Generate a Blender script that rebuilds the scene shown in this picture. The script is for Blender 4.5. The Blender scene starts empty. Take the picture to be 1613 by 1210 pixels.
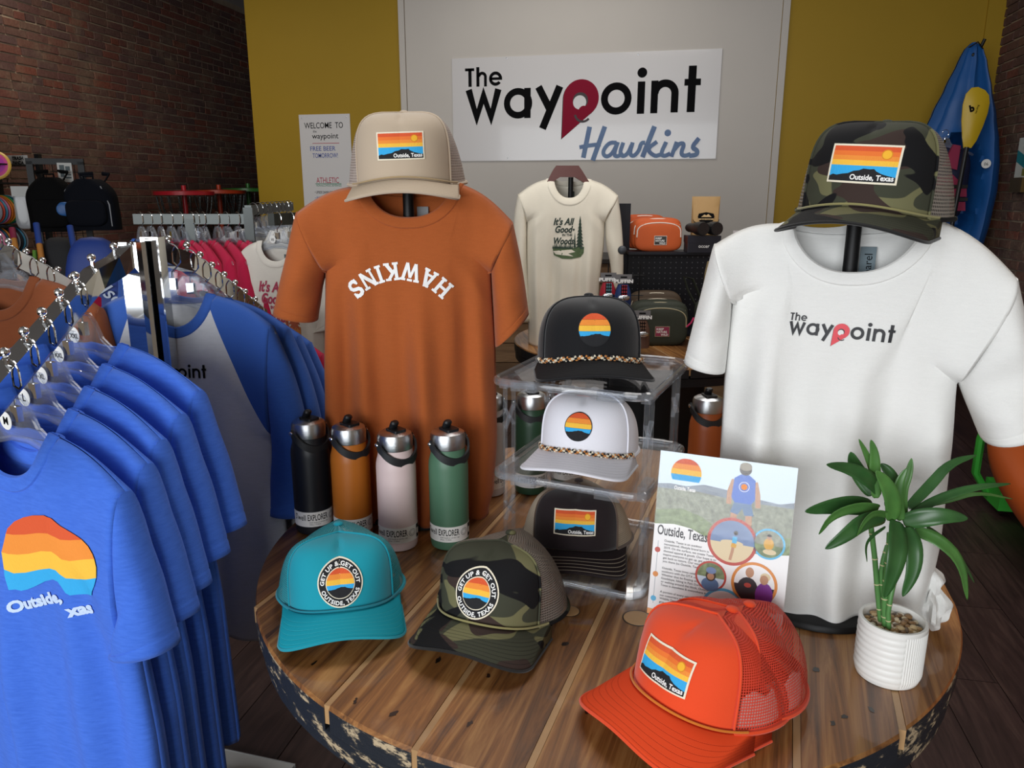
import bpy, bmesh, math, random
from math import sin, cos, pi, sqrt, radians as RAD
from mathutils import Vector, Matrix, Euler
random.seed(7)
S = bpy.context.scene
COL = S.collection

# ---------------------------------------------------------------- camera
FPX, PITCH, YAW, CAMH = 1200.0, 0.2437, 0.211, 1.44
cam_d = bpy.data.cameras.new('camera')
cam = bpy.data.objects.new('camera', cam_d); COL.objects.link(cam)
cam_d.sensor_width = 36.0; cam_d.lens = FPX / 1613 * 36.0; cam_d.clip_start = 0.02
cam.location = (0, 0, CAMH); cam.rotation_euler = (pi / 2 - PITCH, 0, YAW)
S.camera = cam

# ---------------------------------------------------------------- world, daylight through the shop front, exposure
W = bpy.data.worlds.new('world'); S.world = W; W.use_nodes = True
W.node_tree.nodes['Background'].inputs[0].default_value = (0.75, 0.86, 1.0, 1)
W.node_tree.nodes['Background'].inputs[1].default_value = 0.55
def area(name, loc, rot, sx, sy, power, col):
    l = bpy.data.lights.new(name, 'AREA'); l.shape = 'RECTANGLE'; l.size = sx; l.size_y = sy
    l.energy = power; l.color = col
    o = bpy.data.objects.new(name, l); COL.objects.link(o); o.location = loc; o.rotation_euler = rot
    return o
# large shop window behind the camera (daylight), two added mid-room fills, lamps over back and left walls
area('shop_window_daylight', (-1.6, -3.95, 1.75), (RAD(90), 0, 0), 5.0, 2.4, 330, (0.95, 0.975, 1.0))
area('unseen_ceiling_light', (-0.3, 2.2, 3.5), (0, 0, 0), 1.2, 1.2, 34, (1.0, 0.97, 0.93))  # added to brighten the middle of the room, no fixture seen here
area('unseen_ceiling_light', (0.6, 3.0, 3.5), (0, 0, 0), 1.2, 0.6, 22, (1.0, 0.97, 0.93))  # second added mid-room fill, likewise unseen
area('unseen_ceiling_light', (-1.0, 6.0, 3.48), (0, 0, 0), 1.8, 0.3, 14, (1.0, 0.95, 0.88))
area('unseen_ceiling_light', (-4.3, 5.0, 3.48), (0, 0, 0), 0.5, 0.3, 20, (1.0, 0.88, 0.74))
S.view_settings.view_transform = 'Standard'; S.view_settings.look = 'None'
S.view_settings.exposure = -0.14; S.view_settings.gamma = 1.0
S.view_settings.use_curve_mapping = False
S.cycles.use_denoising = True
S.cycles.max_bounces = 10; S.cycles.transparent_max_bounces = 24
S.cycles.caustics_reflective = False; S.cycles.caustics_refractive = False
S.cycles.sample_clamp_indirect = 6.0

# ---------------------------------------------------------------- where things stand
CY, SY = cos(YAW), sin(YAW)
HD = Vector((-SY, CY, 0)); RT = Vector((CY, SY, 0)); UPZ = Vector((0, 0, 1))
CF = HD * cos(PITCH) - UPZ * sin(PITCH); CU = HD * sin(PITCH) + UPZ * cos(PITCH)
CC = Vector((0, 0, CAMH))
def ray(px, py): return CF + RT * ((px - 806.5) / FPX) - CU * ((py - 605) / FPX)
def atz(px, py, z):
    v = ray(px, py); return CC + v * ((z - CAMH) / v.z)
def aty(px, py, Y):
    v = ray(px, py); return CC + v * (Y / v.y)
def atx(px, py, X):
    v = ray(px, py); return CC + v * (X / v.x)
def atd(px, py, D): return CC + ray(px, py) * D
def hv(lat, dist, z): return RT * lat + HD * dist + UPZ * z       # room point from lateral / forward / height
class VPlane:
    """an upright plane through O turned by rz: gives local (x, z) of what is seen there"""
    def __init__(s, O, rz):
        s.O = Vector(O); s.rz = rz; s.ax = Vector((cos(rz), sin(rz), 0)); s.n = Vector((-sin(rz), cos(rz), 0))
    def xz(s, px, py):
        v = ray(px, py); t = (s.O - CC).dot(s.n) / v.dot(s.n); P = CC + v * t - s.O
        return (P.dot(s.ax), P.z)

# ---------------------------------------------------------------- materials
def lin(c): return c / 12.92 if c <= 0.04045 else ((c + 0.055) / 1.055) ** 2.4
def rgb(h):
    h = h.lstrip('#'); return tuple(lin(int(h[i:i + 2], 16) / 255) for i in (0, 2, 4)) + (1,)
MATS = {}
def mat(name, col, rough=0.6, metal=0.0, spec=0.5, var=0.0, vs=40.0, bump=0.0, bs=300.0, sheen=0.0, coat=0.0, stretch=None, emit=0, tint=None):
    if name in MATS: return MATS[name]
    m = bpy.data.materials.new(name); m.use_nodes = True; MATS[name] = m
    nt = m.node_tree; b = nt.nodes['Principled BSDF']
    c = rgb(col) if isinstance(col, str) else col
    b.inputs['Base Color'].default_value = c; b.inputs['Roughness'].default_value = rough
    b.inputs['Metallic'].default_value = metal; b.inputs['Specular IOR Level'].default_value = spec
    if sheen: b.inputs['Sheen Weight'].default_value = sheen
    if coat: b.inputs['Coat Weight'].default_value = coat; b.inputs['Coat Roughness'].default_value = 0.06
    if emit: b.inputs['Emission Color'].default_value = c; b.inputs['Emission Strength'].default_value = emit
    tc = nt.nodes.new('ShaderNodeTexCoord'); src = tc.outputs['Object']
    if stretch:
        mp = nt.nodes.new('ShaderNodeMapping'); mp.inputs['Scale'].default_value = stretch
        nt.links.new(src, mp.inputs[0]); src = mp.outputs[0]
    if var:
        n = nt.nodes.new('ShaderNodeTexNoise'); n.inputs['Scale'].default_value = vs; n.inputs['Detail'].default_value = 4
        nt.links.new(src, n.inputs[0])
        mx = nt.nodes.new('ShaderNodeMix'); mx.data_type = 'RGBA'
        t = rgb(tint) if tint else tuple(min(1, x * (1 + var)) for x in c[:3]) + (1,)
        mx.inputs[6].default_value = tuple(x * (1 - var) for x in c[:3]) + (1,); mx.inputs[7].default_value = t
        nt.links.new(n.outputs[0], mx.inputs[0]); nt.links.new(mx.outputs[2], b.inputs['Base Color'])
    if bump:
        n2 = nt.nodes.new('ShaderNodeTexNoise'); n2.inputs['Scale'].default_value = bs; n2.inputs['Detail'].default_value = 2
        nt.links.new(src, n2.inputs[0]); bp = nt.nodes.new('ShaderNodeBump'); bp.inputs['Strength'].default_value = bump
        bp.inputs['Distance'].default_value = 0.002
        nt.links.new(n2.outputs[0], bp.inputs['Height']); nt.links.new(bp.outputs[0], b.inputs['Normal'])
    return m
def fabric(name, col, var=0.10, heather=None):
    """cotton jersey: heathered threads running across, soft sheen, knit relief"""
    if name in MATS: return MATS[name]
    m = mat(name, col, rough=0.9, spec=0.15, var=var, vs=160, bump=0.35, bs=900, sheen=0.12, stretch=(0.35, 0.35, 2.2), tint=heather)
    nt = m.node_tree; b = nt.nodes['Principled BSDF']; fine = [n for n in nt.nodes if n.type == 'BUMP'][0]
    tc = nt.nodes.new('ShaderNodeTexCoord'); mp = nt.nodes.new('ShaderNodeMapping'); mp.inputs['Scale'].default_value = (11, 11, 2.4); mp.inputs['Rotation'].default_value = (0, 0.12, 0)
    n = nt.nodes.new('ShaderNodeTexNoise'); n.inputs['Scale'].default_value = 1; n.inputs['Detail'].default_value = 1; n.inputs['Distortion'].default_value = 0.4
    b2 = nt.nodes.new('ShaderNodeBump'); b2.inputs['Strength'].default_value = 0.3; b2.inputs['Distance'].default_value = 0.03
    nt.links.new(tc.outputs['Object'], mp.inputs[0]); nt.links.new(mp.outputs[0], n.inputs[0]); nt.links.new(n.outputs[0], b2.inputs['Height'])
    nt.links.new(b2.outputs[0], fine.inputs['Normal'])
    return m
def clear(name, tint=(0.96, 0.97, 0.98), rough=0.03, ior=1.45, body=0.0):
    """thin clear plastic: mostly transmits, reflects at glancing angles"""
    if name in MATS: return MATS[name]
    m = bpy.data.materials.new(name); m.use_nodes = True; MATS[name] = m
    nt = m.node_tree; nt.nodes.remove(nt.nodes['Principled BSDF']); out = nt.nodes['Material Output']
    tr = nt.nodes.new('ShaderNodeBsdfTransparent'); tr.inputs[0].default_value = tint + (1,)
    gl = nt.nodes.new('ShaderNodeBsdfGlossy'); gl.inputs[1].default_value = rough
    df = nt.nodes.new('ShaderNodeBsdfDiffuse'); df.inputs[0].default_value = (0.85, 0.87, 0.9, 1)
    fr = nt.nodes.new('ShaderNodeFresnel'); ge = nt.nodes.new('ShaderNodeNewGeometry'); mr = nt.nodes.new('ShaderNodeMapRange')
    mr.inputs[3].default_value = ior; mr.inputs[4].default_value = 1 / ior      # thin sheet: both faces reflect alike
    nt.links.new(ge.outputs['Backfacing'], mr.inputs[0]); nt.links.new(mr.outputs[0], fr.inputs[0])
    m1 = nt.nodes.new('ShaderNodeMixShader'); m2 = nt.nodes.new('ShaderNodeMixShader')
    m1.inputs[0].default_value = body
    nt.links.new(tr.outputs[0], m1.inputs[1]); nt.links.new(df.outputs[0], m1.inputs[2])
    nt.links.new(fr.outputs[0], m2.inputs[0]); nt.links.new(m1.outputs[0], m2.inputs[1]); nt.links.new(gl.outputs[0], m2.inputs[2])
    nt.links.new(m2.outputs[0], out.inputs[0])
    return m
chrome = mat('chrome', '#d8dadc', rough=0.06, metal=1.0)
dull = mat('dull_steel', '#4a4d4c', rough=0.42, metal=1.0)
steel = mat('brushed_steel', '#b9bbbd', rough=0.28, metal=1.0, bump=0.15, bs=60, stretch=(1, 1, 40))
blk = mat('black_plastic', '#111214', rough=0.45)
blkmetal = mat('black_metal', '#0a0b0d', rough=0.5, spec=0.3)
white_ink = mat('white_ink', '#f2f2f0', rough=0.6)
black_ink = mat('black_ink', '#0b0b0d', rough=0.8, spec=0.1)

# ---------------------------------------------------------------- mesh helpers
class MB:
    def __init__(s): s.v = []; s.f = []; s.mi = []; s.uv = []; s.cur = 0
    def add(s, vs, fs, mi=None):
        o = len(s.v); s.v += [tuple(p) for p in vs]
        s.f += [tuple(i + o for i in f) for f in fs]; s.mi += [s.cur if mi is None else mi] * len(fs)
        return o
    def box(s, x0, x1, y0, y1, z0, z1, M=None, mi=None):
        vs = [Vector((x, y, z)) for z in (z0, z1) for y in (y0, y1) for x in (x0, x1)]
        if M: vs = [M @ v for v in vs]
        s.add(vs, [(0, 2, 3, 1), (4, 5, 7, 6), (0, 1, 5, 4), (2, 6, 7, 3), (0, 4, 6, 2), (1, 3, 7, 5)], mi)
    def rbox(s, x0, x1, y0, y1, z0, z1, r, seg=3, M=None, mi=None):
        """box rounded in plan (vertical edges)"""
        pts = []
        for cx, cy, a0 in ((x1 - r, y1 - r, 0), (x0 + r, y1 - r, 90), (x0 + r, y0 + r, 180), (x1 - r, y0 + r, 270)):
            for k in range(seg + 1):
                a = RAD(a0 + 90 * k / seg); pts.append((cx + r * cos(a), cy + r * sin(a)))
        s.prism(pts, z0, z1, M, mi)
    def prism(s, pts, z0, z1, M=None, mi=None):
        n = len(pts); vs = [Vector((x, y, z0)) for x, y in pts] + [Vector((x, y, z1)) for x, y in pts]
        if M: vs = [M @ v for v in vs]
        s.add(vs, [tuple(range(n))[::-1], tuple(range(n, 2 * n))] + [(i, (i + 1) % n, n + (i + 1) % n, n + i) for i in range(n)], mi)
    def tube(s, path, r, n=8, cap=True, closed=False, mi=None, flat=None):
        P = [Vector(p) for p in path]; m = len(P); rings = []; prev = None
        rr = r if isinstance(r, (list, tuple)) else [r] * m
        for i in range(m):
            if closed: t = P[(i + 1) % m] - P[i - 1]
            else: t = P[min(i + 1, m - 1)] - P[max(i - 1, 0)]
            t.normalize()
            if prev is None:
                a = Vector((0, 0, 1)) if abs(t.z) < 0.9 else Vector((1, 0, 0)); u = t.cross(a).normalized()
            else:
                u = prev - t * prev.dot(t)
                if u.length < 1e-6: u = t.orthogonal()
                u.normalize()
            prev = u; w = t.cross(u)
            fx, fy = flat if flat else (1, 1)
            rings.append([P[i] + u * (rr[i] * fx * cos(2 * pi * k / n)) + w * (rr[i] * fy * sin(2 * pi * k / n)) for k in range(n)])
        vs = [p for R in rings for p in R]; fs = []
        for i in range(m if closed else m - 1):
            a = i * n; b = ((i + 1) % m) * n
            fs += [(a + k, a + (k + 1) % n, b + (k + 1) % n, b + k) for k in range(n)]
        if cap and not closed: fs += [tuple(range(n))[::-1], tuple(range((m - 1) * n, m * n))]
        s.add(vs, fs, mi)
    def lathe(s, prof, n=32, M=None, mi=None, caps=True):
        vs = []; fs = []
        for r, z in prof: vs += [Vector((r * cos(2 * pi * k / n), r * sin(2 * pi * k / n), z)) for k in range(n)]
        if M: vs = [M @ v for v in vs]
        for i in range(len(prof) - 1):
            a, b = i * n, (i + 1) * n; fs += [(a + k, a + (k + 1) % n, b + (k + 1) % n, b + k) for k in range(n)]
        if caps: fs += [tuple(range(n))[::-1], tuple(range((len(prof) - 1) * n, len(prof) * n))]
        s.add(vs, fs, mi)
    def ball(s, c, r, n=10, m=6, mi=None, sc=(1, 1, 1)):
        c = Vector(c); vs = [c + Vector((0, 0, -r * sc[2]))]
        for i in range(1, m):
            a = -pi / 2 + pi * i / m
            vs += [c + Vector((r * cos(a) * cos(2 * pi * k / n) * sc[0], r * cos(a) * sin(2 * pi * k / n) * sc[1], r * sin(a) * sc[2])) for k in range(n)]
        vs.append(c + Vector((0, 0, r * sc[2]))); L = len(vs) - 1
        fs = [(0, 1 + (k + 1) % n, 1 + k) for k in range(n)]
        for i in range(m - 2):
            a = 1 + i * n; b = a + n; fs += [(a + k, a + (k + 1) % n, b + (k + 1) % n, b + k) for k in range(n)]
        a = 1 + (m - 2) * n; fs += [(a + k, a + (k + 1) % n, L) for k in range(n)]
        s.add(vs, fs, mi)
    def grid(s, pts, mi=None, wrapu=False, flip=False, uvs=None):
        """pts[i][j] -> quads"""
        ni, nj = len(pts), len(pts[0]); fs = []
        for i in range(ni - 1):
            for j in range(nj if wrapu else nj - 1):
                q = (i * nj + j, i * nj + (j + 1) % nj, (i + 1) * nj + (j + 1) % nj, (i + 1) * nj + j)
                fs.append(q[::-1] if flip else q)
        s.add([p for r in pts for p in r], fs, mi)
        if uvs: s.uv += [u for r in uvs for u in r]
    def mesh(s, name, mats, smooth=True):
        me = bpy.data.meshes.new(name); me.from_pydata(s.v, [], s.f); me.validate()
        for m in (mats if isinstance(mats, (list, tuple)) else [mats]): me.materials.append(m)
        if any(s.mi) and len(me.polygons) == len(s.mi): me.polygons.foreach_set('material_index', s.mi)
        if s.uv and len(s.uv) == len(me.vertices):
            ul = me.uv_layers.new(name='UVMap')
            for l in me.loops: ul.data[l.index].uv = s.uv[l.vertex_index]
        if smooth:
            me.polygons.foreach_set('use_smooth', [True] * len(me.polygons))
        me.update()
        if smooth == 'auto' or smooth is True: me.set_sharp_from_angle(angle=RAD(38))
        return me
    def build(s, name, mats, parent=None, smooth=True, solid=0, offset=-1):
        o = put(name, s.mesh(name, mats, smooth), parent)
        if solid:
            md = o.modifiers.new('thickness', 'SOLIDIFY'); md.thickness = solid; md.offset = offset
        return o
def put(name, me, parent=None, loc=None, rot=None):
    o = bpy.data.objects.new(name, me); COL.objects.link(o)
    if parent: o.parent = parent
    if loc is not None: o.location = loc
    if rot is not None: o.rotation_euler = rot
    return o
def tag(o, label=None, cat=None, group=None, kind=None):
    if label: o['label'] = label
    if cat: o['category'] = cat
    if group: o['group'] = group
    if kind: o['kind'] = kind
    return o
def thing(name, label, cat, loc=(0, 0, 0), rz=0.0, group=None, rot=None):
    o = bpy.data.objects.new(name, None); COL.objects.link(o); o.empty_display_size = 0.05
    o.location = loc; o.rotation_euler = rot if rot else (0, 0, rz)
    return tag(o, label, cat, group)
def copy_tree(o, parent=None):
    c = o.copy(); COL.objects.link(c); c.parent = parent
    for ch in o.children: copy_tree(ch, c)
    return c

# ---------------------------------------------------------------- flat print: shapes and lettering laid on any surface
TXT = {}
def text2d(body, bold=0.0, shear=0.0, space=1.0):
    key = (body, bold, shear, space)
    if key not in TXT:
        cu = bpy.data.curves.new('lettering', 'FONT'); cu.body = body; cu.size = 1.0; cu.offset = bold; cu.shear = shear
        cu.resolution_u = 3; cu.space_character = space; cu.fill_mode = 'FRONT'
        o = bpy.data.objects.new('lettering', cu); COL.objects.link(o); bpy.context.view_layer.update()
        me = bpy.data.meshes.new_from_object(o.evaluated_get(bpy.context.evaluated_depsgraph_get()))
        vs = [(v.co.x, v.co.y) for v in me.vertices]; fs = [tuple(p.vertices) for p in me.polygons]
        x0 = min(v[0] for v in vs); x1 = max(v[0] for v in vs)
        TXT[key] = ([(x - x0, y) for x, y in vs], fs, x1 - x0)
        bpy.data.objects.remove(o); bpy.data.curves.remove(cu); bpy.data.meshes.remove(me)
    return TXT[key]
class Art:
    def __init__(s): s.it = []; s.mats = []
    def _m(s, m):
        if m not in s.mats: s.mats.append(m)
        return s.mats.index(m)
    def raw(s, vs, fs, m, layer=1): s.it.append((vs, fs, s._m(m), layer))
    def poly(s, pts, m, layer=1): s.raw(list(pts), [tuple(range(len(pts)))], m, layer)
    def rect(s, x0, y0, x1, y1, m, layer=1): s.poly([(x0, y0), (x1, y0), (x1, y1), (x0, y1)], m, layer)
    def disc(s, cx, cy, r, m, layer=1, n=28, ry=None):
        ry = ry or r; s.poly([(cx + r * cos(2 * pi * k / n), cy + ry * sin(2 * pi * k / n)) for k in range(n)], m, layer)
    def ring(s, cx, cy, r0, r1, m, layer=1, a0=0, a1=360, n=32):
        vs = []; fs = []
        for k in range(n + 1):
            a = RAD(a0 + (a1 - a0) * k / n); vs += [(cx + r0 * cos(a), cy + r0 * sin(a)), (cx + r1 * cos(a), cy + r1 * sin(a))]
        for k in range(n): fs.append((2 * k, 2 * k + 1, 2 * k + 3, 2 * k + 2))
        s.raw(vs, fs, m, layer)
    def stroke(s, pts, w, m, layer=1):
        P = [Vector(p) for p in pts]; vs = []; fs = []; n = len(P)
        for i in range(n):
            d0 = (P[i] - P[i - 1]).normalized() if i else None; d1 = (P[i + 1] - P[i]).normalized() if i < n - 1 else None
            if d0 is None: nn = Vector((-d1.y, d1.x)); k = 1
            elif d1 is None: nn = Vector((-d0.y, d0.x)); k = 1
            else:
                a = Vector((-d0.y, d0.x)); b = Vector((-d1.y, d1.x)); nn = (a + b)
                if nn.length < 1e-4: nn = a
                nn.normalize(); k = min(2.4, 1 / max(0.2, nn.dot(a)))
            vs += [tuple(P[i] + nn * (w / 2 * k)), tuple(P[i] - nn * (w / 2 * k))]
        for i in range(n - 1): fs.append((2 * i, 2 * i + 1, 2 * i + 3, 2 * i + 2))
        s.raw(vs, fs, m, layer)
    def text(s, body, x, y, size, m, layer=1, bold=0.0, align='L', shear=0.0, space=1.0, width=None, arc=None, rot=0):
        vs, fs, w = text2d(body, bold, shear, space)
        sx = size if width is None else width / w
        if arc:     # (cx, cy, radius, mid angle deg, inside?)
            cx, cy, R, am, ins = arc; out = []
            for px, py in vs:
                u = (px - w / 2) * sx
                if ins: a = RAD(am) + u / R; r = R - py * size
                else: a = RAD(am) - u / R; r = R + py * size
                out.append((cx + r * cos(a), cy + r * sin(a)))
        else:
            dx = {'L': 0, 'C': -w * sx / 2, 'R': -w * sx}[align]; c, n = cos(rot), sin(rot)
            out = [(x + (dx + px * sx) * c - py * size * n, y + (dx + px * sx) * n + py * size * c) for px, py in vs]
        s.raw(out, fs, m, layer)
    def build(s, name, parent, mapf, maxlen=0.02, lift=0.0004):
        bm = bmesh.new()
        for vs, fs, mi, layer in s.it:
            bv = [bm.verts.new((x, y, layer)) for x, y in vs]
            for f in fs:
                try: fc = bm.faces.new([bv[i] for i in f]); fc.material_index = mi
                except ValueError: pass
        bmesh.ops.triangulate(bm, faces=bm.faces[:])
        for f in bm.faces:
            if f.normal.z < 0: f.normal_flip()
        for _ in range(5):
            es = [e for e in bm.edges if e.calc_length() > maxlen]
            if not es: break
            bmesh.ops.subdivide_edges(bm, edges=es, cuts=1); bmesh.ops.triangulate(bm, faces=[f for f in bm.faces if len(f.verts) > 3])
        for v in bm.verts: v.co = mapf(v.co.x, v.co.y, v.co.z * lift)
        me = bpy.data.meshes.new(name); bm.to_mesh(me); bm.free()
        for m in s.mats: me.materials.append(m)
        return put(name, me, parent)
# ================================================================ THE ROOM
def nodes_wood(name, dark, mid, light, scale=(60, 3, 60), rough=0.5, coat=0.0, dist=2.0, knots=0.0, bump=0.1, stain=0.5):
    """wood with grain along local Y; every piece gets its own stretch of grain"""
    m = bpy.data.materials.new(name); m.use_nodes = True; MATS[name] = m
    nt = m.node_tree; b = nt.nodes['Principled BSDF']; N = nt.nodes.new; L = nt.links.new
    tc = N('ShaderNodeTexCoord'); oi = N('ShaderNodeObjectInfo'); ad = N('ShaderNodeVectorMath'); ad.operation = 'ADD'
    cx = N('ShaderNodeVectorMath'); cx.operation = 'SCALE'; cx.inputs[0].default_value = (7.3, 11.7, 3.1); L(oi.outputs['Random'], cx.inputs['Scale'])
    L(tc.outputs['Object'], ad.inputs[0]); L(cx.outputs[0], ad.inputs[1])
    mp = N('ShaderNodeMapping'); mp.inputs['Scale'].default_value = scale; L(ad.outputs[0], mp.inputs[0])
    n1 = N('ShaderNodeTexNoise'); n1.inputs['Scale'].default_value = 1; n1.inputs['Detail'].default_value = 6; n1.inputs['Roughness'].default_value = 0.65
    n1.inputs['Distortion'].default_value = dist; L(mp.outputs[0], n1.inputs[0])
    mp2 = N('ShaderNodeMapping'); mp2.inputs['Scale'].default_value = tuple(x * 0.12 for x in scale[:1]) + (scale[1] * 0.8, 4); L(ad.outputs[0], mp2.inputs[0])
    n2 = N('ShaderNodeTexNoise'); n2.inputs['Scale'].default_value = 1; n2.inputs['Detail'].default_value = 3; L(mp2.outputs[0], n2.inputs[0])
    r = N('ShaderNodeValToRGB'); e = r.color_ramp.elements
    e[0].position = 0.28; e[0].color = rgb(dark); e[1].position = 0.72; e[1].color = rgb(light)
    k = e.new(0.5); k.color = rgb(mid); L(n1.outputs[0], r.inputs[0])
    mx = N('ShaderNodeMix'); mx.data_type = 'RGBA'; mx.blend_type = 'MULTIPLY'; mx.inputs[0].default_value = stain
    r2 = N('ShaderNodeValToRGB'); r2.color_ramp.elements[0].position = 0.33; r2.color_ramp.elements[0].color = (0.16, 0.11, 0.08, 1)
    r2.color_ramp.elements[1].position = 0.58; r2.color_ramp.elements[1].color = (1, 1, 1, 1); L(n2.outputs[0], r2.inputs[0])
    L(r.outputs[0], mx.inputs[6]); L(r2.outputs[0], mx.inputs[7]); L(mx.outputs[2], b.inputs['Base Color'])
    b.inputs['Roughness'].default_value = rough
    if coat: b.inputs['Coat Weight'].default_value = coat; b.inputs['Coat Roughness'].default_value = 0.07
    if bump:
        bp = N('ShaderNodeBump'); bp.inputs['Strength'].default_value = bump; bp.inputs['Distance'].default_value = 0.002
        L(n1.outputs[0], bp.inputs['Height']); L(bp.outputs[0], b.inputs['Normal'])
    return m
def brick_mat():
    m = bpy.data.materials.new('old_red_brick'); m.use_nodes = True
    nt = m.node_tree; b = nt.nodes['Principled BSDF']; N = nt.nodes.new; L = nt.links.new
    oi = N('ShaderNodeObjectInfo'); ge = N('ShaderNodeNewGeometry'); ad = N('ShaderNodeMath'); ad.operation = 'ADD'
    L(oi.outputs['Random'], ad.inputs[0]); L(ge.outputs['Random Per Island'], ad.inputs[1])
    fr = N('ShaderNodeMath'); fr.operation = 'FRACT'; L(ad.outputs[0], fr.inputs[0])
    r = N('ShaderNodeValToRGB'); r.color_ramp.interpolation = 'LINEAR'; e = r.color_ramp.elements
    e[0].position = 0; e[0].color = rgb('#6d5552'); e[1].position = 1; e[1].color = rgb('#8d5546')
    for p, c in ((0.25, '#755850'), (0.45, '#7b6155'), (0.62, '#855348'), (0.8, '#665250')): k = e.new(p); k.color = rgb(c)
    L(fr.outputs[0], r.inputs[0])
    n = N('ShaderNodeTexNoise'); n.inputs['Scale'].default_value = 2.3; n.inputs['Detail'].default_value = 8; n.inputs['Roughness'].default_value = 0.75
    L(ge.outputs['Position'], n.inputs[0])
    rr = N('ShaderNodeValToRGB'); rr.color_ramp.elements[0].position = 0.5; rr.color_ramp.elements[0].color = (0, 0, 0, 1)
    rr.color_ramp.elements[1].position = 0.68; rr.color_ramp.elements[1].color = (0.75, 0.75, 0.75, 1); L(n.outputs[0], rr.inputs[0])
    mx = N('ShaderNodeMix'); mx.data_type = 'RGBA'; mx.inputs[7].default_value = rgb('#94806c')
    L(rr.outputs[0], mx.inputs[0]); L(r.outputs[0], mx.inputs[6])
    n3 = N('ShaderNodeTexNoise'); n3.inputs['Scale'].default_value = 55; n3.inputs['Detail'].default_value = 4; L(ge.outputs['Position'], n3.inputs[0])
    m3 = N('ShaderNodeMix'); m3.data_type = 'RGBA'; m3.blend_type = 'MULTIPLY'; m3.inputs[0].default_value = 0.55
    L(mx.outputs[2], m3.inputs[6]); L(n3.outputs[0], m3.inputs[7]); L(m3.outputs[2], b.inputs['Base Color'])
    bp = N('ShaderNodeBump'); bp.inputs['Strength'].default_value = 0.6; bp.inputs['Distance'].default_value = 0.006
    L(n3.outputs[0], bp.inputs['Height']); L(bp.outputs[0], b.inputs['Normal']); b.inputs['Roughness'].default_value = 0.95
    b.inputs['Specular IOR Level'].default_value = 0.15
    return m
M_brick = brick_mat()
M_mortar = mat('sandy_mortar', '#9a8a78', rough=1.0, spec=0.1, var=0.25, vs=12, bump=0.6, bs=70)
M_yellow = mat('mustard_paint', '#a5851f', rough=0.6, spec=0.3, var=0.04, vs=3, bump=0.12, bs=120)
M_greyw = mat('pale_grey_paint', '#c9c4bd', rough=0.6, spec=0.3, var=0.03, vs=3, bump=0.12, bs=120)
M_ceil = mat('ceiling_paint', '#a9a6a2', rough=0.9, var=0.05, vs=3)
M_floorbase = mat('floor_underlay', '#1d1614', rough=0.9, var=0.1, vs=6)
M_plank = nodes_wood('dark_floor_plank', '#251918', '#372725', '#4a3833', (26, 2.2, 26), 0.42, 0.0, 1.5, bump=0.1, stain=0.35)
YB, XL, XR, ZC, YF = 7.0, -5.2, 2.37, 3.59, -4.0

def struct(name, mb, m, smooth=False):
    o = mb.build(name, m, smooth=smooth); o['kind'] = 'structure'; return o
fl = MB(); fl.box(XL - 0.2, XR + 0.2, YF - 0.2, 11.2, -0.1, -0.006); floor_o = struct('floor', fl, M_floorbase)
pm = MB(); pm.box(-0.0885, 0.0885, -0.6085, 0.6085, -0.006, 0.0)
pme = pm.mesh('plank', M_plank, False)
for i in range(-17, 13):
    for j in range(0, 6):
        y = 0.55 + j * 1.22 + (i * 0.47) % 1.22
        put('plank', pme, floor_o, (i * 0.18 + 0.03, y, 0), (0, 0, pi * random.randint(0, 1)))
c = MB(); c.box(XL - 0.2, XR + 0.2, YF - 0.2, 11.2, ZC, ZC + 0.1); struct('ceiling', c, M_ceil)
# back partition in mustard, with a pale grey panel framed by two thin strips
b = MB(); b.box(-4.035, XR, YB, YB + 0.14, 0, ZC); wall_back = struct('wall_back', b, M_yellow)
b = MB(); b.box(-2.47, 0.73, YB - 0.012, YB, 0, ZC); p = b.build('grey_panel', M_greyw, wall_back, False)
for x0, x1 in ((-2.53, -2.475), (0.735, 0.79)):
    b = MB(); b.box(x0, x1, YB - 0.02, YB, 0, ZC); b.build('panel_strip', M_greyw, wall_back, False)
b = MB(); b.box(2.235, XR, YB - 0.02, YB, 0, ZC); b.build('corner_strip', M_yellow, wall_back, False)
b = MB(); b.box(XL - 0.2, XR + 0.2, 11.0, 11.2, 0, ZC); struct('wall_far', b, M_greyw)
# shop front behind the camera: piers and lintel round the window openings
b = MB(); b.box(XL - 0.2, -4.15, YF - 0.1, YF, 0, ZC); b.box(0.95, 2.6, YF - 0.1, YF, 0, ZC)
b.box(-4.15, 0.95, YF - 0.1, YF, 3.0, ZC); b.box(-4.15, 0.95, YF - 0.1, YF, 0, 0.5)
struct('wall_front', b, M_greyw)

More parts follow.
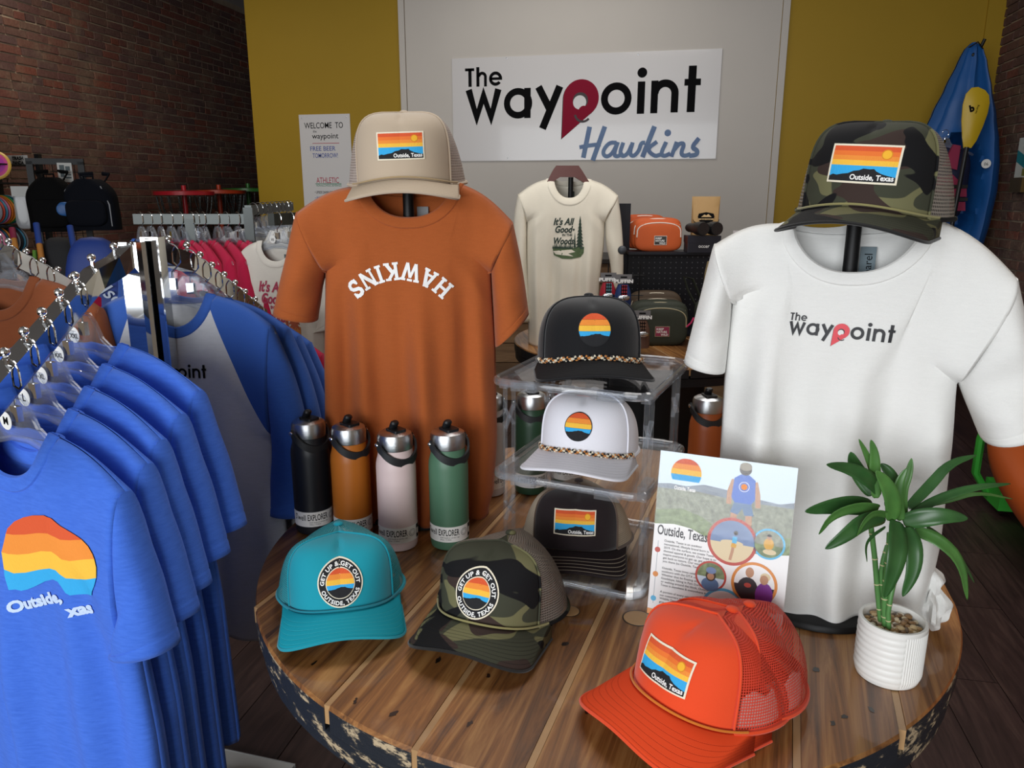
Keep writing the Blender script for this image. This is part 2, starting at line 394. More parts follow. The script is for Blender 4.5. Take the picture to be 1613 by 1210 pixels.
def brick_wall(name, X, sgn, y0, y1, z0, z1, near, ref):
    """brick face at plane X looking to sgn; the bricks nearest ref are pieces of their own"""
    w = MB(); w.box(X - 0.2 if sgn > 0 else X - 0.002, X + 0.002 if sgn > 0 else X + 0.2, YF - 0.2, 11.2, 0, ZC)
    wall = struct(name, w, M_mortar)
    meshes = []
    for L_ in (0.2, 0.2, 0.2, 0.097, 0.097, 0.15):
        vs = MB(); jit = lambda: random.uniform(-0.004, 0.004)
        x0, x1 = (0, 0.012)
        h, l = 0.0285, L_ / 2
        P = []
        for zz in (-h, h):
            for yy in (-l, l): P += [(0, yy + jit(), zz + jit()), (sgn * (x1 + random.uniform(-.003, .003)), yy * 0.975 + jit(), zz * 0.94 + jit() * .5)]
        vs.add(P, [(0, 1, 3, 2), (4, 6, 7, 5), (0, 4, 5, 1), (2, 3, 7, 6), (1, 5, 7, 3), (0, 2, 6, 4)])
        meshes.append((L_, vs.mesh('brick', M_brick, False), vs))
    cells = []
    z = z0 + 0.034; row = 0
    while z < z1:
        y = y0 - random.uniform(0, 0.2); header = row % 7 == 3
        while y < y1:
            k = random.choice((3, 4)) if header else (5 if random.random() < 0.06 else (3 if random.random() < 0.08 else random.choice((0, 1, 2))))
            L_ = meshes[k][0]; cells.append((y + L_ / 2, z + random.uniform(-.003, .003), k)); y += L_ + 0.0105
        z += 0.068; row += 1
    ok = [q for q in cells if q[2] is not None]
    ok.sort(key=lambda q: near(q[0], q[1]))
    for q in ok[:300]:
        put('brick', meshes[q[2]][1], wall, (X + 0.0005 * sgn + random.uniform(0, 0.003) * sgn, q[0], q[1]))
    rest = MB()
    for q in ok[300:]:
        dx = random.uniform(0, 0.003) * sgn + X
        rest.add([(x + dx, y + q[0], zz + q[1]) for x, y, zz in meshes[q[2]][2].v], meshes[q[2]][2].f)
    ro = rest.build('far_bricks', M_brick, wall, False); ro['kind'] = 'stuff'
    return wall
brick_wall('wall_left', XL, 1, 3.2, 10.9, 0.2, 3.56, lambda y, z: (0 if 4.05 < y < 8.9 and 1.35 < z < 3.5 else 50) + y + abs(z - 2.5) * 0.5, 0)
brick_wall('wall_right', XR, -1, 3.9, 6.98, 0.1, 3.56, lambda y, z: (0 if 5.6 < y < 6.95 and 1.0 < z < 3.0 else 50) + abs(z - 2.1), 0)

# ================================================================ SPOOL TABLES
M_table = nodes_wood('resin_coated_plank', '#3c1f0e', '#93602f', '#c49256', (26, 1.3, 26), 0.5, 0.5, 2.6, bump=0.08, stain=0.9)
M_fill = mat('pale_joint_filler', '#b08a5e', rough=0.5, var=0.2, vs=20, coat=0.5)
def chip_mat():
    m = bpy.data.materials.new('chipped_black_paint'); m.use_nodes = True
    nt = m.node_tree; b = nt.nodes['Principled BSDF']; N = nt.nodes.new; L = nt.links.new
    tc = N('ShaderNodeTexCoord'); mp = N('ShaderNodeMapping'); mp.inputs['Scale'].default_value = (1, 1, 2.2); L(tc.outputs['Object'], mp.inputs[0])
    n = N('ShaderNodeTexNoise'); n.inputs['Scale'].default_value = 16; n.inputs['Detail'].default_value = 8; n.inputs['Roughness'].default_value = 0.7; L(mp.outputs[0], n.inputs[0])
    r = N('ShaderNodeValToRGB'); e = r.color_ramp.elements; e[0].position = 0.53; e[0].color = rgb('#23272e'); e[1].position = 0.60; e[1].color = rgb('#bda98a')
    k = e.new(0.56); k.color = rgb('#4b4640'); L(n.outputs[0], r.inputs[0]); L(r.outputs[0], b.inputs['Base Color'])
    bp = N('ShaderNodeBump'); bp.inputs['Strength'].default_value = 0.5; bp.inputs['Distance'].default_value = 0.004; L(n.outputs[0], bp.inputs['Height'])
    L(bp.outputs[0], b.inputs['Normal']); b.inputs['Roughness'].default_value = 0.4
    return m
M_chip = chip_mat()
M_knot = mat('dark_knot', '#1b110b', rough=0.4, coat=0.5, var=0.4, vs=60)
TZ = 0.78; TR = 0.62
def spool_table(label, lat, dist, cuts, rz, knots=True):
    edge = M_chip if knots else mat('worn_black_paint', '#14161a', rough=0.5, var=0.2, vs=9)
    O = hv(lat, dist, 0); t = thing('spool_table', label, 'table', O, rz)
    xs = [-TR] + cuts + [TR]; g = 0.0045
    def chordpts(xa, xb, R):
        n = 22; top = []; bot = []
        for k in range(n + 1):
            x = xa + (xb - xa) * k / n; y = sqrt(max(0, R * R - x * x)); top.append((x, y)); bot.append((x, -y))
        return bot + top[::-1]
    for i in range(len(xs) - 1):
        xa, xb = xs[i] + (g if i else 0.001), xs[i + 1] - (g if i < len(xs) - 2 else 0.001)
        R = TR + random.uniform(-0.004, 0.003)
        xa = max(xa, -R + 1e-4); xb = min(xb, R - 1e-4)
        mb = MB(); pts = chordpts(xa, xb, R); n = len(pts)
        cx = sum(p[0] for p in pts) / n; cy = sum(p[1] for p in pts) / n
        ins = []
        for x, y in pts: d = Vector((cx - x, cy - y)); d = d.normalized() * 0.004; ins.append((x + d.x, y + d.y))
        lo = [(x, y, TZ - 0.04) for x, y in pts]; mid = [(x, y, TZ - 0.005) for x, y in pts]; hi = [(x, y, TZ) for x, y in ins]
        mb.add(lo + mid + hi, [tuple(range(n))[::-1], ], 1)
        mb.add([], [], 0)
        o = 0
        for k in range(n):
            k2 = (k + 1) % n
            mb.f += [(k, k2, n + k2, n + k), (n + k, n + k2, 2 * n + k2, 2 * n + k)]; mb.mi += [1, 0]
        mb.f.append(tuple(range(2 * n, 3 * n))); mb.mi.append(0)
        mb.build('plank', [M_table, edge], t, False)
    fb = MB()
    for x in cuts:
        y = sqrt(TR * TR - x * x) - 0.003; fb.box(x - g, x + g, -y, y, TZ - 0.03, TZ - 0.0012)
    fb.build('joint_filler', M_fill, t, False)
    lw = MB(); lw.lathe([(TR - 0.012, TZ - 0.08), (TR - 0.006, TZ - 0.078), (TR - 0.004, TZ - 0.045), (TR - 0.01, TZ - 0.041)], 72); lw.build('lower_layer', edge, t)
    dr = MB(); dr.lathe([(0.28, 0.07), (0.28, TZ - 0.08)], 40); dr.build('drum', edge, t)
    ft = MB(); ft.lathe([(TR - 0.1, 0.0), (TR - 0.1, 0.07)], 64); ft.build('bottom_flange', edge, t)
    if knots:
        kn = MB()
        for px, py, r, e in ((712, 990, .006, 2.6), (735, 1025, .004, 2), (690, 1040, .006, 2.4), (770, 1065, .005, 2), (890, 1015, .008, 1.3), (495, 1045, .005, 2.6), (560, 1105, .005, 2.4), (620, 1125, .007, 1.8), (1390, 1035, .006, 1.4),
                             (1330, 1130, .007, 1.3), (1285, 1055, .007, 1.6), (1372, 1118, .006, 1.8), (1312, 1140, .006, 1.6), (1445, 1150, .006, 1.2), (1462, 905, .005, 2), (928, 1120, .011, 1.2), (740, 1140, .004, 3)):
            P = atz(px, py, TZ) - O; P.rotate(Euler((0, 0, -rz))); a = random.uniform(-0.5, 0.5)
            r *= 0.55
            pts = [(P.x + r * cos(q * pi / 6) * cos(a) - r * e * sin(q * pi / 6) * sin(a), P.y + r * cos(q * pi / 6) * sin(a) + r * e * sin(q * pi / 6) * cos(a)) for q in range(12)]
            pts = [(x + random.uniform(-.0015, .0015), y + random.uniform(-.0015, .0015)) for x, y in pts]
            kn.add([(x, y, TZ + 0.0004) for x, y in pts], [tuple(range(12))])
        kn.build('knots', M_knot, t, False)['kind'] = 'stuff'
        for px, py, r in ((1004, 974, .022), (897, 963, .016)):
            P = atz(px, py, TZ) - O; P.rotate(Euler((0, 0, -rz))); pl = MB(); pl.lathe([(r * 1.1, TZ + .0003), (r, TZ + .0006)], 24, Matrix.Translation((P.x, P.y, 0)), mi=1); pl.lathe([(r, TZ + .0006), (r * .9, TZ + .0009)], 24, Matrix.Translation((P.x, P.y, 0)))
            pl.build('wood_plug', [M_fill, M_knot], t, False)
    return t
trz = YAW - 0.345
cuts = []
O_T = hv(0.156, 1.35, 0)
for px, py in ((447, 923), (574, 1046), (700, 1112), (897, 1072), (1255, 1120), (1418, 1130)):
    P = atz(px, py, TZ) - O_T; P.rotate(Euler((0, 0, -trz))); cuts.append(P.x)
cuts.sort()
spool_table('round wooden spool table with glossy planks and chipped black edge in the foreground', 0.156, 1.35, cuts, trz)
spool_table('dark round spool table behind the clear stand, holding pouches and the cream shirt', 0.63, 3.52, [-0.42, -0.24, -0.02, 0.2, 0.4], 0.35, False)
# ================================================================ GARMENTS
def lerp(a, b, t): return a + (b - a) * t
def interp(pts, z):
    """piecewise-linear x at height z (pts sorted by falling z), eased"""
    if z >= pts[0][1]: return pts[0][0]
    for (xa, za), (xb, zb) in zip(pts, pts[1:]):
        if z >= zb:
            t = (za - z) / max(1e-6, za - zb); return lerp(xa, xb, t * t * (3 - 2 * t) * 0.5 + t * 0.5)
    return pts[-1][0]
def sstep(a, b, x):
    t = min(1, max(0, (x - a) / (b - a))); return t * t * (3 - 2 * t)
class Tee:
    """upright shirt: local x across, z up, front towards -y.
    nL,nR neck points; sL,sR shoulder tips; bodyL/bodyR side lines from armpit down; sleeves as top edge / bottom edge point lists"""
    def __init__(s, nL, nR, dipF, dipB, sL, sR, bodyL, bodyR, hem, depth=0.055, folds=0.008, seed=1, ns=60, nt=64, armd=0.04, raglan=None):
        s.__dict__.update(locals()); rn = random.Random(seed)
        s.xc = (nL[0] + nR[0]) / 2; s.nh = (nR[0] - nL[0]) / 2
        s.L = [sL] + bodyL; s.R = [sR] + bodyR
        s.waves = [(rn.uniform(7, 10), rn.uniform(0, 6), 0.42), (rn.uniform(16, 22), rn.uniform(0, 6), 0.40), (rn.uniform(30, 40), rn.uniform(0, 6), 0.18)]
        s.bend = rn.uniform(-1.2, 1.2)
    def top(s, x, front):
        if x <= s.nL[0]: t = (x - s.sL[0]) / (s.nL[0] - s.sL[0]); t = min(1, max(0, t)); z = lerp(s.sL[1], s.nL[1], t) + 0.010 * sin(pi * t)
        elif x >= s.nR[0]: t = (x - s.sR[0]) / (s.nR[0] - s.sR[0]); t = min(1, max(0, t)); z = lerp(s.sR[1], s.nR[1], t) + 0.010 * sin(pi * t)
        else:
            q = (x - s.nL[0]) / (s.nR[0] - s.nL[0]); e = 1 - abs(2 * q - 1) ** 2.3
            z = lerp(s.nL[1], s.nR[1], q) - (s.dipF if front else s.dipB) * max(0, e) ** 0.62
        return z
    def hemz(s, q): return lerp(s.hem[0], s.hem[1], q) + 0.006 * sin(9 * q + s.seed)
    def pt(s, q, t, front):
        """q across 0..1, t up 0..1"""
        xt = lerp(s.sL[0], s.sR[0], q); zt = s.top(xt, front); zh = s.hemz(q)
        # side heights follow the outer edges
        z = lerp(zh, zt, t); ze = lerp(zh, lerp(s.sL[1], s.sR[1], q), t)
        xl = interp(s.L, ze); xr = interp(s.R, ze)
        qq = q
        x = lerp(xl, xr, qq)
        a = abs(2 * q - 1); e = (1 - a ** 2.6) ** 0.5 if a < 1 else 0
        # depth follows true height under the shoulder line, so the neckline stays smooth
        if xt <= s.nL[0] or xt >= s.nR[0]: zs = zt
        else: zs = lerp(s.nL[1], s.nR[1], (xt - s.nL[0]) / (s.nR[0] - s.nL[0]))
        te = min(1, (z - zh) / (zs - zh))
        k = 1.0 if te < 0.7 else sqrt(max(0.0, 1 - ((te - 0.7) / 0.3) ** 2.4))
        k = max(k, 0.05)
        y = s.depth * e * k * (0.85 + 0.15 * cos(3 * t)) if front else s.depth * e * k * 0.8
        ap = s.bodyL[0] if q < 0.5 else s.bodyR[0]; sh = s.sL if q < 0.5 else s.sR
        u = (2 * ze - ap[1] - sh[1]) / (sh[1] - ap[1])
        if -1 < u < 1: y += s.armd * (1 - u * u) ** 0.4 * a ** 7
        A = s.folds * (1 - sstep(0.45, 0.92, t)) * min(1, 4 * (1 - a)) ** 0.6
        f = sum(wt * sin(fr * (q + 0.06 * s.bend * (1 - t)) + ph + (0 if front else 2)) for fr, ph, wt in s.waves)
        f += 0.35 * sin(13 * t + 6 * q + s.seed) * sstep(0.1, 0.5, t) * 0.4
        y += A * f * 1.6
        # creases running in from the armpits
        for sd in (0, 1):
            dq = abs(q - sd); dd = (t - 0.72 - (dq) * 0.35) / 0.035
            y += 0.004 * math.exp(-dd * dd) * math.exp(-(dq - 0.14) ** 2 / 0.012)
        return Vector((x, -y if front else y, z))
    def surf(s, x, z, lift=0.0):
        q = (x - s.sL[0]) / (s.sR[0] - s.sL[0]); t = 0.6
        for _ in range(8):
            xt = lerp(s.sL[0], s.sR[0], q); zt = s.top(xt, True); zh = s.hemz(q)
            t = min(1, max(0, (z - zh) / (zt - zh)))
            ze = lerp(zh, lerp(s.sL[1], s.sR[1], q), t); xl = interp(s.L, ze); xr = interp(s.R, ze)
            q = min(1, max(0, (x - xl) / (xr - xl)))
        p = s.pt(q, t, True); return Vector((x, p.y - 0.0013 - lift, z))
    def build(s, parent, mbody, mcollar=None, msleeve=None, sleeves=(), collar_w=0.02, names=('body', 'sleeve', 'collar')):
        mb = MB(); ns, nt = s.ns, s.nt
        for front in (True, False):
            rows = [[s.pt(j / ns, i / nt, front) for j in range(ns + 1)] for i in range(nt + 1)]
            mb.grid(rows, 0, flip=not front)
        bo = mb.build(names[0], mbody, parent, True, 0.0012)
        # ribbed collar band along the neck opening
        N = 30; ring = []
        for k in range(N + 1): x = lerp(s.nL[0], s.nR[0], k / N); q = (x - s.sL[0]) / (s.sR[0] - s.sL[0]); ring.append(s.pt(q, 1, True))
        for k in range(N - 1, 0, -1): x = lerp(s.nL[0], s.nR[0], k / N); q = (x - s.sL[0]) / (s.sR[0] - s.sL[0]); ring.append(s.pt(q, 1, False))
        cx = Vector((s.xc, 0.006, (s.nL[1] + s.nR[1]) / 2 + 0.012)); cb = MB(); rr = []
        secs = ((-0.22, -0.0012), (-0.12, 0.0016), (0.0, 0.0026), (0.35, 0.0034), (0.8, 0.003), (1.0, 0.0), (0.75, -0.003), (0.0, -0.003))
        for fr, out in secs:
            row = []
            for p in ring:
                d = (cx - p); L = max(1e-5, d.length); n = Vector((0, p.y - cx.y, 0)); n = n.normalized() if n.length > 1e-5 else n
                row.append(p + d / L * (collar_w * fr) + n * out + Vector((0, 0, abs(out) * 0.6)))
            rr.append(row)
        cb.grid(rr, 0, wrapu=True); cb.build(names[2], mcollar or mbody, parent, True)
        for sl in sleeves: s.sleeve(parent, msleeve or mbody, names[1], **sl)
        return bo
    def sleeve(s, parent, m, name, top, bot, d0=0.03, d1=0.045, yb=0.0, seed=0, n=26, cuff=True, wr=0.003, dropy=0.0):
        """top / bot: edge polylines in (x, z)"""
        def along(P, t):
            L = [0]
            for a, b in zip(P, P[1:]): L.append(L[-1] + math.hypot(b[0] - a[0], b[1] - a[1]))
            d = t * L[-1]
            for i in range(len(P) - 1):
                if d <= L[i + 1] + 1e-9:
                    u = (d - L[i]) / max(1e-9, L[i + 1] - L[i]); return (lerp(P[i][0], P[i + 1][0], u), lerp(P[i][1], P[i + 1][1], u))
            return P[-1]
        def smooth(P):
            if len(P) < 3: return P
            for _ in range(3):
                Q = [P[0]]
                for a, b in zip(P, P[1:]): Q += [(a[0] * .75 + b[0] * .25, a[1] * .75 + b[1] * .25), (a[0] * .25 + b[0] * .75, a[1] * .25 + b[1] * .75)]
                P = Q + [P[-1]]
            return P
        T, B = smooth(top), smooth(bot); rows = []; M = 32; rn = random.Random(seed); ph = rn.uniform(0, 6)
        ts = [i / n for i in range(n + 1)]
        if cuff: ts = sorted(set(ts + [0.905, 0.915]))
        for t in ts:
            a, b = along(T, t), along(B, t); c = Vector(((a[0] + b[0]) / 2, yb * t + dropy * t, (a[1] + b[1]) / 2)); h = Vector(((a[0] - b[0]) / 2, 0, (a[1] - b[1]) / 2))
            d = lerp(d0, d1, t ** 0.7); row = []
            gro = 0.0012 if cuff and 0.9 < t < 0.913 else 0
            for k in range(M):
                al = 2 * pi * k / M; ca, sa = cos(al), sin(al)
                w = 1 + wr / 0.04 * (sin(3 * al + ph + 5 * t) * 0.5 + sin(9 * t + 2 * al + ph) * 0.5) * sin(pi * min(1, t * 1.2)) 
                row.append(c + h * (ca * (1 - gro * 10)) + Vector((0, -1, 0)) * ((d * abs(sa) ** 0.8 * (1 if sa >= 0 else -1)) * w - gro * sa))
            rows.append(row)
        sgn = 1 if top[0][0] > s.xc else -1
        rows.insert(0, [Vector((p.x - sgn * 0.010, p.y * 0.5, p.z - 0.006)) for p in rows[0]])      # tucked under the shoulder seam
        mb = MB(); mb.grid(rows, 0, wrapu=True)
        o = mb.build(name, m, parent, True, 0.0014)
        return o
def neck_label(parent, tee, col, txt=None):
    m = mat('woven_label_' + col, col, rough=0.7); a = Art(); x0 = tee.xc + 0.004
    a.rect(-0.011, -0.03, 0.011, 0.03, m, 0)
    if txt: a.text(txt, 0.006, -0.026, 0.016, black_ink, 1, rot=pi / 2)
    q = (tee.xc - tee.sL[0]) / (tee.sR[0] - tee.sL[0]); p = tee.pt(q, 0.97, False)
    return a.build('neck_label', parent, lambda x, y, h: Vector((p.x + 0.018 + x, p.y - 0.006 - h, p.z - 0.03 + y)), 0.1)

F_orange = fabric('rust_orange_jersey', '#a9592c', 0.08)
F_white = fabric('off_white_jersey', '#e8e8e5', 0.03)
F_cream = fabric('cream_jersey', '#e3dccb', 0.03)
F_blue = fabric('royal_blue_jersey', '#3a69d6', 0.14, '#4c7ce6')
F_navyblue = fabric('denim_blue_jersey', '#345aa8', 0.12)
F_heather = fabric('heather_grey_jersey', '#c6c7ca', 0.10)
F_maroon = fabric('berry_red_jersey', '#a81a3e', 0.1)
F_brown = fabric('burnt_orange_jersey', '#84482a', 0.08)
F_sand = fabric('oatmeal_jersey', '#d7d2c8', 0.04)

# ---- logo of the shop (letters drawn in units; origin at its lower left)
M_red = mat('pin_red', '#8a1c34', rough=0.8, spec=0.1); M_brightred = mat('pin_bright_red', '#d93744', rough=0.5); M_dred = mat('pin_shadow', '#2a1417', rough=0.5)
def waypoint_logo(art, ox, oy, k, ink, red, hole, L=2, shadow=True, upto=None):
    X = lambda x: ox + (x - 122) * k
    Y = lambda y: oy + (418 - y) * k
    bar = lambda x0, y0, x1, y1, m=ink, l=L: art.rect(X(x0), Y(y1), X(x1), Y(y0), m, l)
    bar(122, 143, 176, 158); bar(141, 143, 160, 242)
    bar(188, 138, 206, 242); art.ring(X(222), Y(190), 11 * k, 27 * k, ink, L, 0, 180, 16); bar(233, 188, 249, 242)
    art.ring(X(300), Y(202), 21 * k, 38 * k, ink, L, 10, 322, 28); bar(268, 195, 338, 209)
    art.stroke([(X(142), Y(258)), (X(188), Y(408)), (X(229), Y(290)), (X(272), Y(408)), (X(316), Y(258))], 38 * k, ink, L)
    art.ring(X(430), Y(337), 46 * k, 82 * k, ink, L); bar(466, 256, 503, 417, ink, L + 0.3)
    art.stroke([(X(547), Y(252)), (X(612), Y(372))], 40 * k, ink, L); art.stroke([(X(668), Y(252)), (X(572), Y(476))], 41 * k, ink, L + 0.3)
    def drop(dx, dy, m, l):
        pts = [(683 + dx, 532 + dy), (689 + dx, 318 + dy)] + [(788 + dx + 99 * cos(RAD(a)), 318 + dy - 99 * sin(RAD(a))) for a in range(175, -62, -9)]
        art.poly([(X(x), Y(y)) for x, y in pts], m, l)
    if shadow: drop(-4, 5, M_dred, L)
    drop(0, 0, red, L + 0.5)
    art.disc(X(785), Y(330), 43 * k, M_dred, L + 1); art.disc(X(781), Y(340), 37 * k, hole, L + 1.5)
    art.disc(X(805), Y(388), 30 * k, red, L + 2); art.ring(X(800), Y(398), 38 * k, 50 * k, M_dred, L + 2.2, 190, 320, 14)
    art.ring(X(983), Y(325), 46 * k, 84 * k, ink, L)
    bar(1098, 240, 1138, 407); art.disc(X(1120), Y(195), 26 * k, ink, L)
    bar(1171, 238, 1209, 406); art.ring(X(1246), Y(306), 34 * k, 73 * k, ink, L + 0.3, 0, 180, 20); bar(1280, 305, 1319, 404)
    bar(1366, 168, 1408, 404); bar(1347, 234, 1433, 268, ink, L + 0.3)

# ---- sunset motif used on hats, shirts and the card
SUN = [mat('sunset_' + n, c, rough=0.8, bump=0.4, bs=900, stretch=(1, 1, 0.2)) for n, c in (('red', '#d9562a'), ('orange', '#ee8f35'), ('gold', '#f5bf3f'), ('sky', '#2fa9e6'))]
M_emb = mat('embroidered_black', '#17181c', rough=0.85, bump=0.4, bs=800)
M_bord = mat('cream_thread_border', '#efe6cf', rough=0.85, bump=0.5, bs=900)
M_sun = mat('sun_thread', '#f2b52c', rough=0.8); M_sun2 = mat('sun_thread_edge', '#d98a1c', rough=0.8)
def hills(x0, x1, base, h):
    P = [(0, .1), (.06, .3), (.12, .22), (.2, .35), (.3, .45), (.38, .72), (.46, .8), (.52, 1), (.62, .95), (.68, 1), (.72, .75), (.8, .5), (.9, .32), (1, .2)]
    return [(lerp(x0, x1, a), base + h * b) for a, b in P]
def sunset_rect(a, w, h, L=1):
    a.rect(-w / 2, -h / 2, w / 2, h / 2, M_bord, L)
    x0, x1, y0, y1 = -w / 2 * .94, w / 2 * .94, -h / 2 * .9, h / 2 * .9; H = y1 - y0
    ys = [1, .86, .73, .6, .45]
    tones = (SUN[0], mat('sunset_tangerine', '#e8742c', rough=0.8), SUN[1], SUN[2])
    for i in range(4): a.rect(x0, y0 + H * ys[i + 1], x1, y0 + H * ys[i], tones[i], L + 1)
    a.rect(x0, y0, x1, y0 + H * .45, SUN[3], L + 1)
    a.poly([(x0, y0)] + hills(x0, x1, y0 + H * .1, H * .27)[::1] + [(x1, y0)], M_emb, L + 2)
    a.rect(x0, y0, x1, y0 + H * 0.13, M_emb, L + 2.2)
    cx, cy = x0 + (x1 - x0) * .82, y0 + H * .78
    a.disc(cx, cy, h * .13, M_sun2, L + 2, 20); a.disc(cx, cy, h * .105, M_sun, L + 3, 20)
    a.text('Outside, Texas', x1 - w * 0.02, y0 + H * .05, h * .19, white_ink, L + 3.5, bold=0.025, align='R', width=w * .60)
def sunset_round(a, r, L=1, edge=M_emb, black=True, full=True):
    if edge: a.disc(0, 0, r * 1.06, edge, L, 40)
    def band(y0, y1, m, l):
        n = 10; pts = []
        for k in range(n + 1): y = lerp(y0, y1, k / n); pts.append((sqrt(max(0, r * r - y * y)), y))
        for k in range(n, -1, -1): y = lerp(y0, y1, k / n); pts.append((-sqrt(max(0, r * r - y * y)), y))
        a.poly(pts, m, l)
    g = 0.012 * r if edge else 0
    band(.62 * r, .985 * r, SUN[0], L + 1); band(.26 * r, .62 * r - g, SUN[1], L + 1); band(-.1 * r, .26 * r - g, SUN[2], L + 1); band(-.5 * r, -.1 * r - g, SUN[3], L + 1)
    if black:
        pts = []
        for k in range(15): an = RAD(180 + 23 + (134) * k / 14); pts.append((r * 1.0 * cos(an), r * 1.0 * sin(an)))
        hl = hills(pts[0][0], pts[-1][0], -.46 * r, .2 * r)
        a.poly(pts + hl[::-1], edge or M_emb, L + 2)

# ---------------------------------------------------------------- stands and the two shirts on the big table
def shirt_stand(label, O, rz, ztop, tilt=0, bw=0.105, bd=0.09):
    t = thing('shirt_stand', label, 'stand', O, rz)
    mb = MB(); mb.lathe([(1, 0.08), (1, 0.5), (0.97, 0.85), (0.9, 1.0)], 40, Matrix.Diagonal((bw, bd, 0.012, 1))); mb.build('base', blkmetal, t)
    mb = MB(); mb.tube([(0, 0.0, 0.01), (0, 0.0, ztop - 0.72), (0, 0, ztop - 0.1), (0, 0, ztop)], 0.0105, 14); mb.build('pole', blkmetal, t)
    mb = MB(); mb.tube([(-0.17, 0.002, ztop - 0.15), (-0.1, 0, ztop - 0.125), (-0.02, 0, ztop - 0.12), (0.02, 0, ztop - 0.12), (0.1, 0, ztop - 0.125), (0.17, 0.002, ztop - 0.15)], 0.008, 10); mb.build('shoulder_bar', blkmetal, t)
    return t
# rust orange shirt
rzo = YAW
Oo = hv(-0.2, 1.51, TZ); vp = VPlane(Oo, rzo); g = vp.xz
shirt_stand('black stand with oval base under the rust orange shirt', Oo, rzo, g(632, 285)[1] - 0.0)
tee_o = thing('rust_tshirt', 'rust orange short-sleeved shirt reading HAWKINS upside down, on a black stand', 'shirt', Oo, rzo)
To = Tee(g(563, 292), g(727, 290), 0.078, 0.022, g(469, 334), g(808, 350), [g(512, 428), g(511, 600), g(512, 700), g(516, 800)], [g(774, 430), g(781, 560), g(783, 690), g(778, 770), g(770, 800)],
         (0.004, 0.004), depth=0.06, folds=0.022, seed=3, ns=90, nt=90, armd=0.045)
To.build(tee_o, F_orange, sleeves=(dict(top=[g(469, 334), g(452, 410), g(434, 492)], bot=[g(512, 428), g(505, 455), g(498, 505)], d0=0.045, d1=0.055, seed=1, wr=0.006),
                                   dict(top=[g(808, 350), g(823, 420), g(833, 494)], bot=[g(774, 430), g(777, 480), g(780, 545)], d0=0.045, d1=0.055, seed=2, wr=0.006)))
neck_label(tee_o, To, '#8e8f90', 'tag')
# slab-serif letters
def slab(ch):
    sw, se = 0.2, 0.13; o = []
    R = lambda x0, y0, x1, y1: o.append([(x0, y0), (x1, y0), (x1, y1), (x0, y1)])
    P = lambda a, b, w: o.append((a, b, w))
    if ch == 'H': R(.08, 0, .28, 1); R(.62, 0, .82, 1); R(.2, .42, .7, .58); [R(x, y, x + .36, y + se) for x in (0, .54) for y in (0, 1 - se)]; w = .9
    elif ch == 'A': P((.14, .05), (.43, 1), .17); P((.76, .05), (.47, 1), .2); R(.25, .25, .65, .38); R(0, 0, .34, se); R(.56, 0, .9, se); R(.25, 1 - se, .6, 1); w = .9
    elif ch == 'W': P((.14, .95), (.33, 0), .18); P((.33, 0), (.58, .8), .15); P((.58, .8), (.83, 0), .15); P((.83, 0), (1.02, .95), .18); R(0, 1 - se, .34, 1); R(.42, 1 - se, .74, 1); R(.84, 1 - se, 1.18, 1); w = 1.18
    elif ch == 'K': R(.08, 0, .28, 1); P((.25, .42), (.68, .95), .17); P((.38, .58), (.74, .05), .2); R(0, 0, .36, se); R(0, 1 - se, .36, 1); R(.52, 1 - se, .86, 1); R(.55, 0, .9, se); w = .9
    elif ch == 'I': R(.09, 0, .29, 1); R(0, 0, .38, se); R(0, 1 - se, .38, 1); w = .38
    elif ch == 'N': R(.08, 0, .22, 1); R(.68, 0, .82, 1); P((.17, .95), (.75, .04), .2); R(0, 0, .32, se); R(0, 1 - se, .3, 1); R(.58, 1 - se, .92, 1); w = .92
    else:
        c = [(.62, .74), (.6, .86), (.46, .93), (.3, .93), (.17, .86), (.14, .72), (.22, .6), (.4, .53), (.56, .45), (.64, .32), (.6, .16), (.46, .07), (.28, .07), (.15, .14), (.12, .26)]
        o += [('S', c)]; R(.58, .64, .72, .98); R(.04, .02, .18, .36); w = .76
    return o, w
art = Art(); word = 'HAWKINS'; gl = [slab(c) for c in word]
cA = g(637, 521); Rr = math.hypot(*(Vector(g(637, 424)) - Vector(g(637, 521)))) ; hgt = 0.034
tot = sum(w for _, w in gl) + 0.12 * 6; pos = 0; span = RAD(98); scale_ang = span / tot
for (shapes, w) in gl:
    mid = pos + w / 2; ang = -(mid - tot / 2) * scale_ang       # first letter ends up on the right
    be = -ang                                                  # sweep from right to left
    base = Vector((sin(-be) , cos(-be)))
    for sh in shapes:
        def M2(p, be=be, w=w):
            lx, ly = (p[0] - w / 2) * scale_ang * Rr, (p[1] - 0.5) * hgt
            # rotated half a turn: up points to the circle centre, right points left
            th = -be
            er = Vector((sin(th), cos(th))); et = Vector((cos(th), -sin(th)))
            q = Vector(cA) + er * (Rr - ly) - et * (lx) * 1.0
            return (q.x, q.y)
        be2 = be
        if sh[0] == 'S': pts = [M2(p) for p in sh[1]]; art.stroke(pts, 0.2 * hgt, white_ink, 1)
        elif len(sh) == 3: art.stroke([M2(sh[0]), M2(sh[1])], sh[2] * hgt, white_ink, 1)
        else: art.poly([M2(p) for p in sh], white_ink, 1.2)
    pos += w + 0.12
art.build('chest_print', tee_o, lambda x, z, h: To.surf(x, z, h), 0.012)

